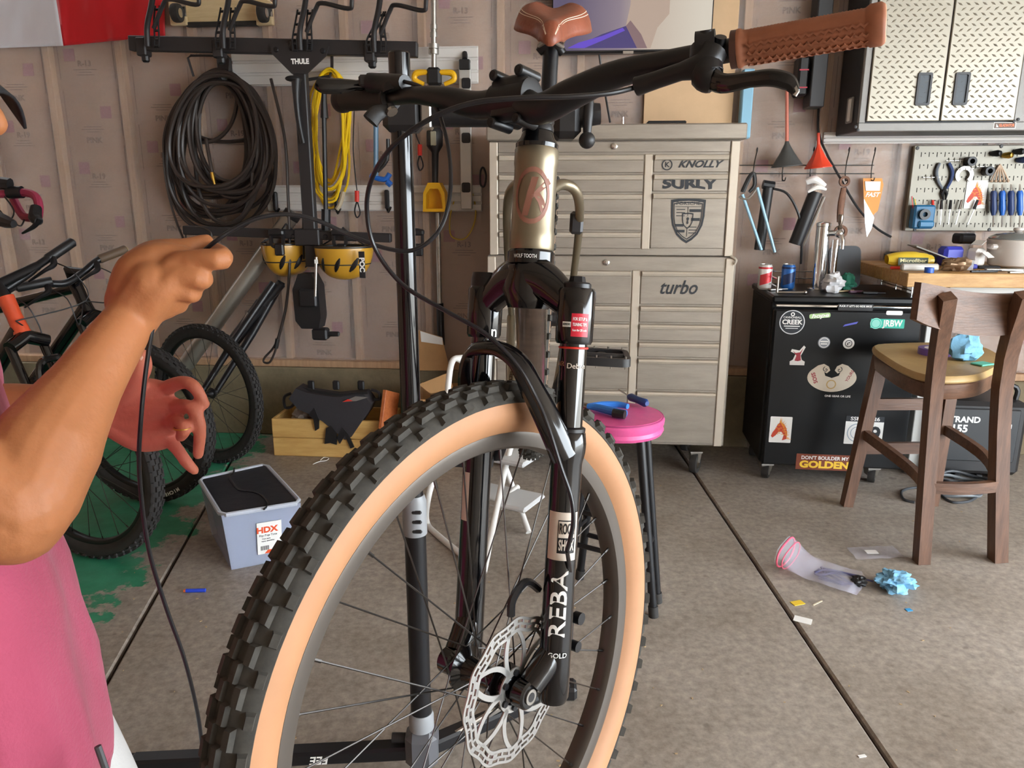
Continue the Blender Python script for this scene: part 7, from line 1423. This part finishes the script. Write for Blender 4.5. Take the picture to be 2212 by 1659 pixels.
for pts, m_, nm, r in (([(1352, 894), (1320, 888), (1288, 880), (1268, 878)], mat('cutter_blue', '2f78cf', .35), 'grip', [.012, .014, .012, .008]), ([(1356, 878), (1335, 874), (1300, 874), (1270, 877)], mat('cutter_blue', '2f78cf', .35), 'grip', [.009, .011, .011, .008]), ([(1350, 896), (1325, 892)], BLK, 'grip_pad', [.0145, .0145]), ([(1270, 877), (1252, 874), (1240, 872)], STEEL, 'jaws', [.010, .009, .004])): b = MB(); b.tube(smoothpts([atz(x, y, zs + .014) for x, y in pts], 4), r, 10); b.build(nm, m_, t_)
# ------------------------------------------------------------ white step stool
WTB = mat('white_tube', 'dedbd6', .35); WPL = mat('white_step', 'c9c9c9', .5); ss = thing('step_stool', 'white folding step stool standing behind the front wheel', 'step stool', fl(1000, 1190))
g1, g2, g3 = fl(922, 1128, .012), fl(1045, 1236, .012), fl(1142, 1150, .012)
for nm, pts in (('frame_tube', [at(1010, 790, 2.98), at(985, 774, 2.96), at(972, 800, 2.95), at(962, 900, 2.92), at(945, 1000, 2.86), at(925, 1075, 2.82), g1, fl(950, 1160, .012), g2]), ('frame_tube', [at(1112, 930, 3.0), at(1085, 1040, 2.85), g2]), ('back_tube', [at(1075, 965, 2.98), at(1110, 1060, 2.98), g3]), ('back_tube', [at(985, 774, 2.97), at(1060, 770, 3.05), at(1120, 775, 3.06), at(1115, 930, 3.02)]), ('cross_strut', [at(1140, 1090, 2.95), at(1080, 1095, 2.85)]), ('cross_strut', [at(1118, 1052, 2.95), at(1080, 1085, 2.83)])):
    b = MB(); b.tube(smoothpts(pts, 5), .0125, 12); b.build(nm, WTB, ss)
for c_, w_, d_ in ((at(1100, 985, 2.95), .22, .16), (at(1095, 1075, 2.86), .26, .18)):
    b = MB(); b.box((0, 0, 0), (w_, d_, .022), Matrix.Translation(c_) @ Matrix.Rotation(-.5, 4, 'Z'), .008); b.build('step', WPL, ss)
# ------------------------------------------------------------ litter on the floor
zb_ = mat('zip_bag', 'd9d6e6', .15, alpha=.28); bg = thing('zip_bag', 'open clear zip bag with a pink seal and dark cable inside lying on the floor', 'bag', fl(1770, 1250))
pA = [fl(x, y) for x, y in ((1690, 1200), (1790, 1255), (1862, 1280))]; c1 = fl(1800, 1255)
ax1 = (fl(1862, 1268) - fl(1690, 1215)).normalized(); ay1 = V((-ax1.y, ax1.x, 0)); o0 = fl(1690, 1218)
def bagf(u, v):
    L_ = (fl(1862, 1268) - fl(1690, 1215)).length; a = v * 2 * math.pi; open_ = max(0, 1 - u * 2.2); h = .013 + .034 * open_ ** 1.3 + .010 * nz((u * 4, v * 4, 3)) + (.0 if u < .9 else -.015 * (u - .9) * 10); hw2 = .088 - .02 * (u > .9) * (u - .9) * 10 + .008 * nz((u * 5, 0, v * 3))
    p = o0 + ax1 * (u * L_) + ay1 * (math.cos(a) * hw2); p.z = .003 + max(0, h * (1 + math.sin(a))) ; return p
b = MB(); b.grid(30, 24, bagf); b.build('film', zb_, bg, ang=25)
b = MB(); b.tube([bagf(.03, k / 24) for k in range(24)], .0035, 6, closed=True); b.tube([bagf(.10, k / 24) for k in range(24)], .002, 6, closed=True); b.build('pink_seal', mat('pink_seal', 'e8607a', .4), bg)
b = MB(); rnd = random.Random(8)
for k in range(5): b.tube(smoothpts([o0 + ax1 * (.13 + .20 * rnd.random() * t) + ay1 * (.04 * math.sin(t * 5 + k)) + UP * (.008 + .004 * k) for t in (0, .25, .5, .75, 1)], 4), .004, 6)
b.build('cable_bits', mat('violet_cable', '4a4a6e', .5), label='dark violet cable pieces inside the clear zip bag', cat='cable'); crumple(o0 + ax1 * .27 + ay1 * .01 + UP * .02, (.026, .026, .016), 5, BLK, 'black_fitting', 'black fitting at the closed end of the zip bag', 'fitting', .4)
crumple(fl(1930, 1272) + UP * .032, (.062, .052, .033), 17, BTOW, 'paper_towel', 'crumpled blue paper towel on the floor right of the zip bag', 'paper towel', .5, 34, 22)
b = MB(); c = fl(1890, 1197); b.grid(10, 6, lambda u, v: c + V(((u - .5) * .19, (v - .5) * .10 + .02 * (u - .5), .002 + .006 * (1 + nz((u * 4, v * 4, 2)))))); sb = b.build('small_bag', zb_, label='small flat clear bag with a white slip near the chair leg', cat='bag', ang=20); b = MB(); b.box((0, 0, .010), (.045, .03, .001), Matrix.Translation(fl(1882, 1197))); b.build('white_slip', WPRINT, sb)
def chip(x, y, w_, d_, m_, label, rz, name='paper_scrap'):
    b = MB(); b.box((0, 0, .0012), (w_, d_, .0018), Matrix.Translation(fl(x, y)) @ Matrix.Rotation(rz, 4, 'Z')); b.build(name, m_, label=label, cat='scrap')
chip(1723, 1303, .042, .026, mat('yellow_card', 'e8c33a', .6), 'yellow card scrap on the floor left of the zip bag', .3); chip(1766, 1303, .05, .005, mat('match', 'dccfb4', .6), 'thin pale stick on the floor below the zip bag', .6, 'stick'); chip(1734, 1340, .055, .035, WPRINT, 'white paper scrap beside the floor joint', -.5); chip(1963, 1318, .02, .016, mat('blue_scrap', '3d9bd6', .6), 'tiny blue scrap below the blue paper towel', .2); chip(1862, 1634, .02, .008, WPRINT, 'small white chip near the lower end of the floor joint', .2)
dt_ = thing('foam_dart', 'blue foam dart with an orange tip on the floor', 'dart', fl(422, 1276)); p, q = fl(444, 1275, .0065), fl(402, 1276, .0065); b = MB(); b.tube([p, q], .0065, 14); b.build('foam', mat('dart_blue', '2546c8', .6), dt_); b = MB(); b.tube([q, q + (q - p).normalized() * .008], [.0065, .005], 14); b.build('tip', mat('dart_orange', 'e4703a', .5), dt_)
b = MB(); b.tube(smoothpts([fl(676, 1003, .003), fl(690, 997, .003), fl(704, 995, .003), fl(710, 990, .003), fl(700, 988, .003), fl(692, 994, .003)], 4), .002, 6); b.build('cable_tie', WPRINT, label='white cable tie on the floor in front of the pine crate', cat='cable tie')
b = MB(); rnd = random.Random(2)
for k in range(70):
    p = fl(rnd.uniform(230, 2150), rnd.uniform(1000, 1655)); s_ = rnd.uniform(.0015, .0045); b.box((0, 0, .001), (s_ * 2, s_, .0015), Matrix.Translation(p) @ Matrix.Rotation(rnd.uniform(0, 3), 4, 'Z'))
b.build('floor_debris', mat('debris', 'b59c78', .8), label='tiny pale crumbs scattered over the concrete floor', cat='debris', kind='stuff')
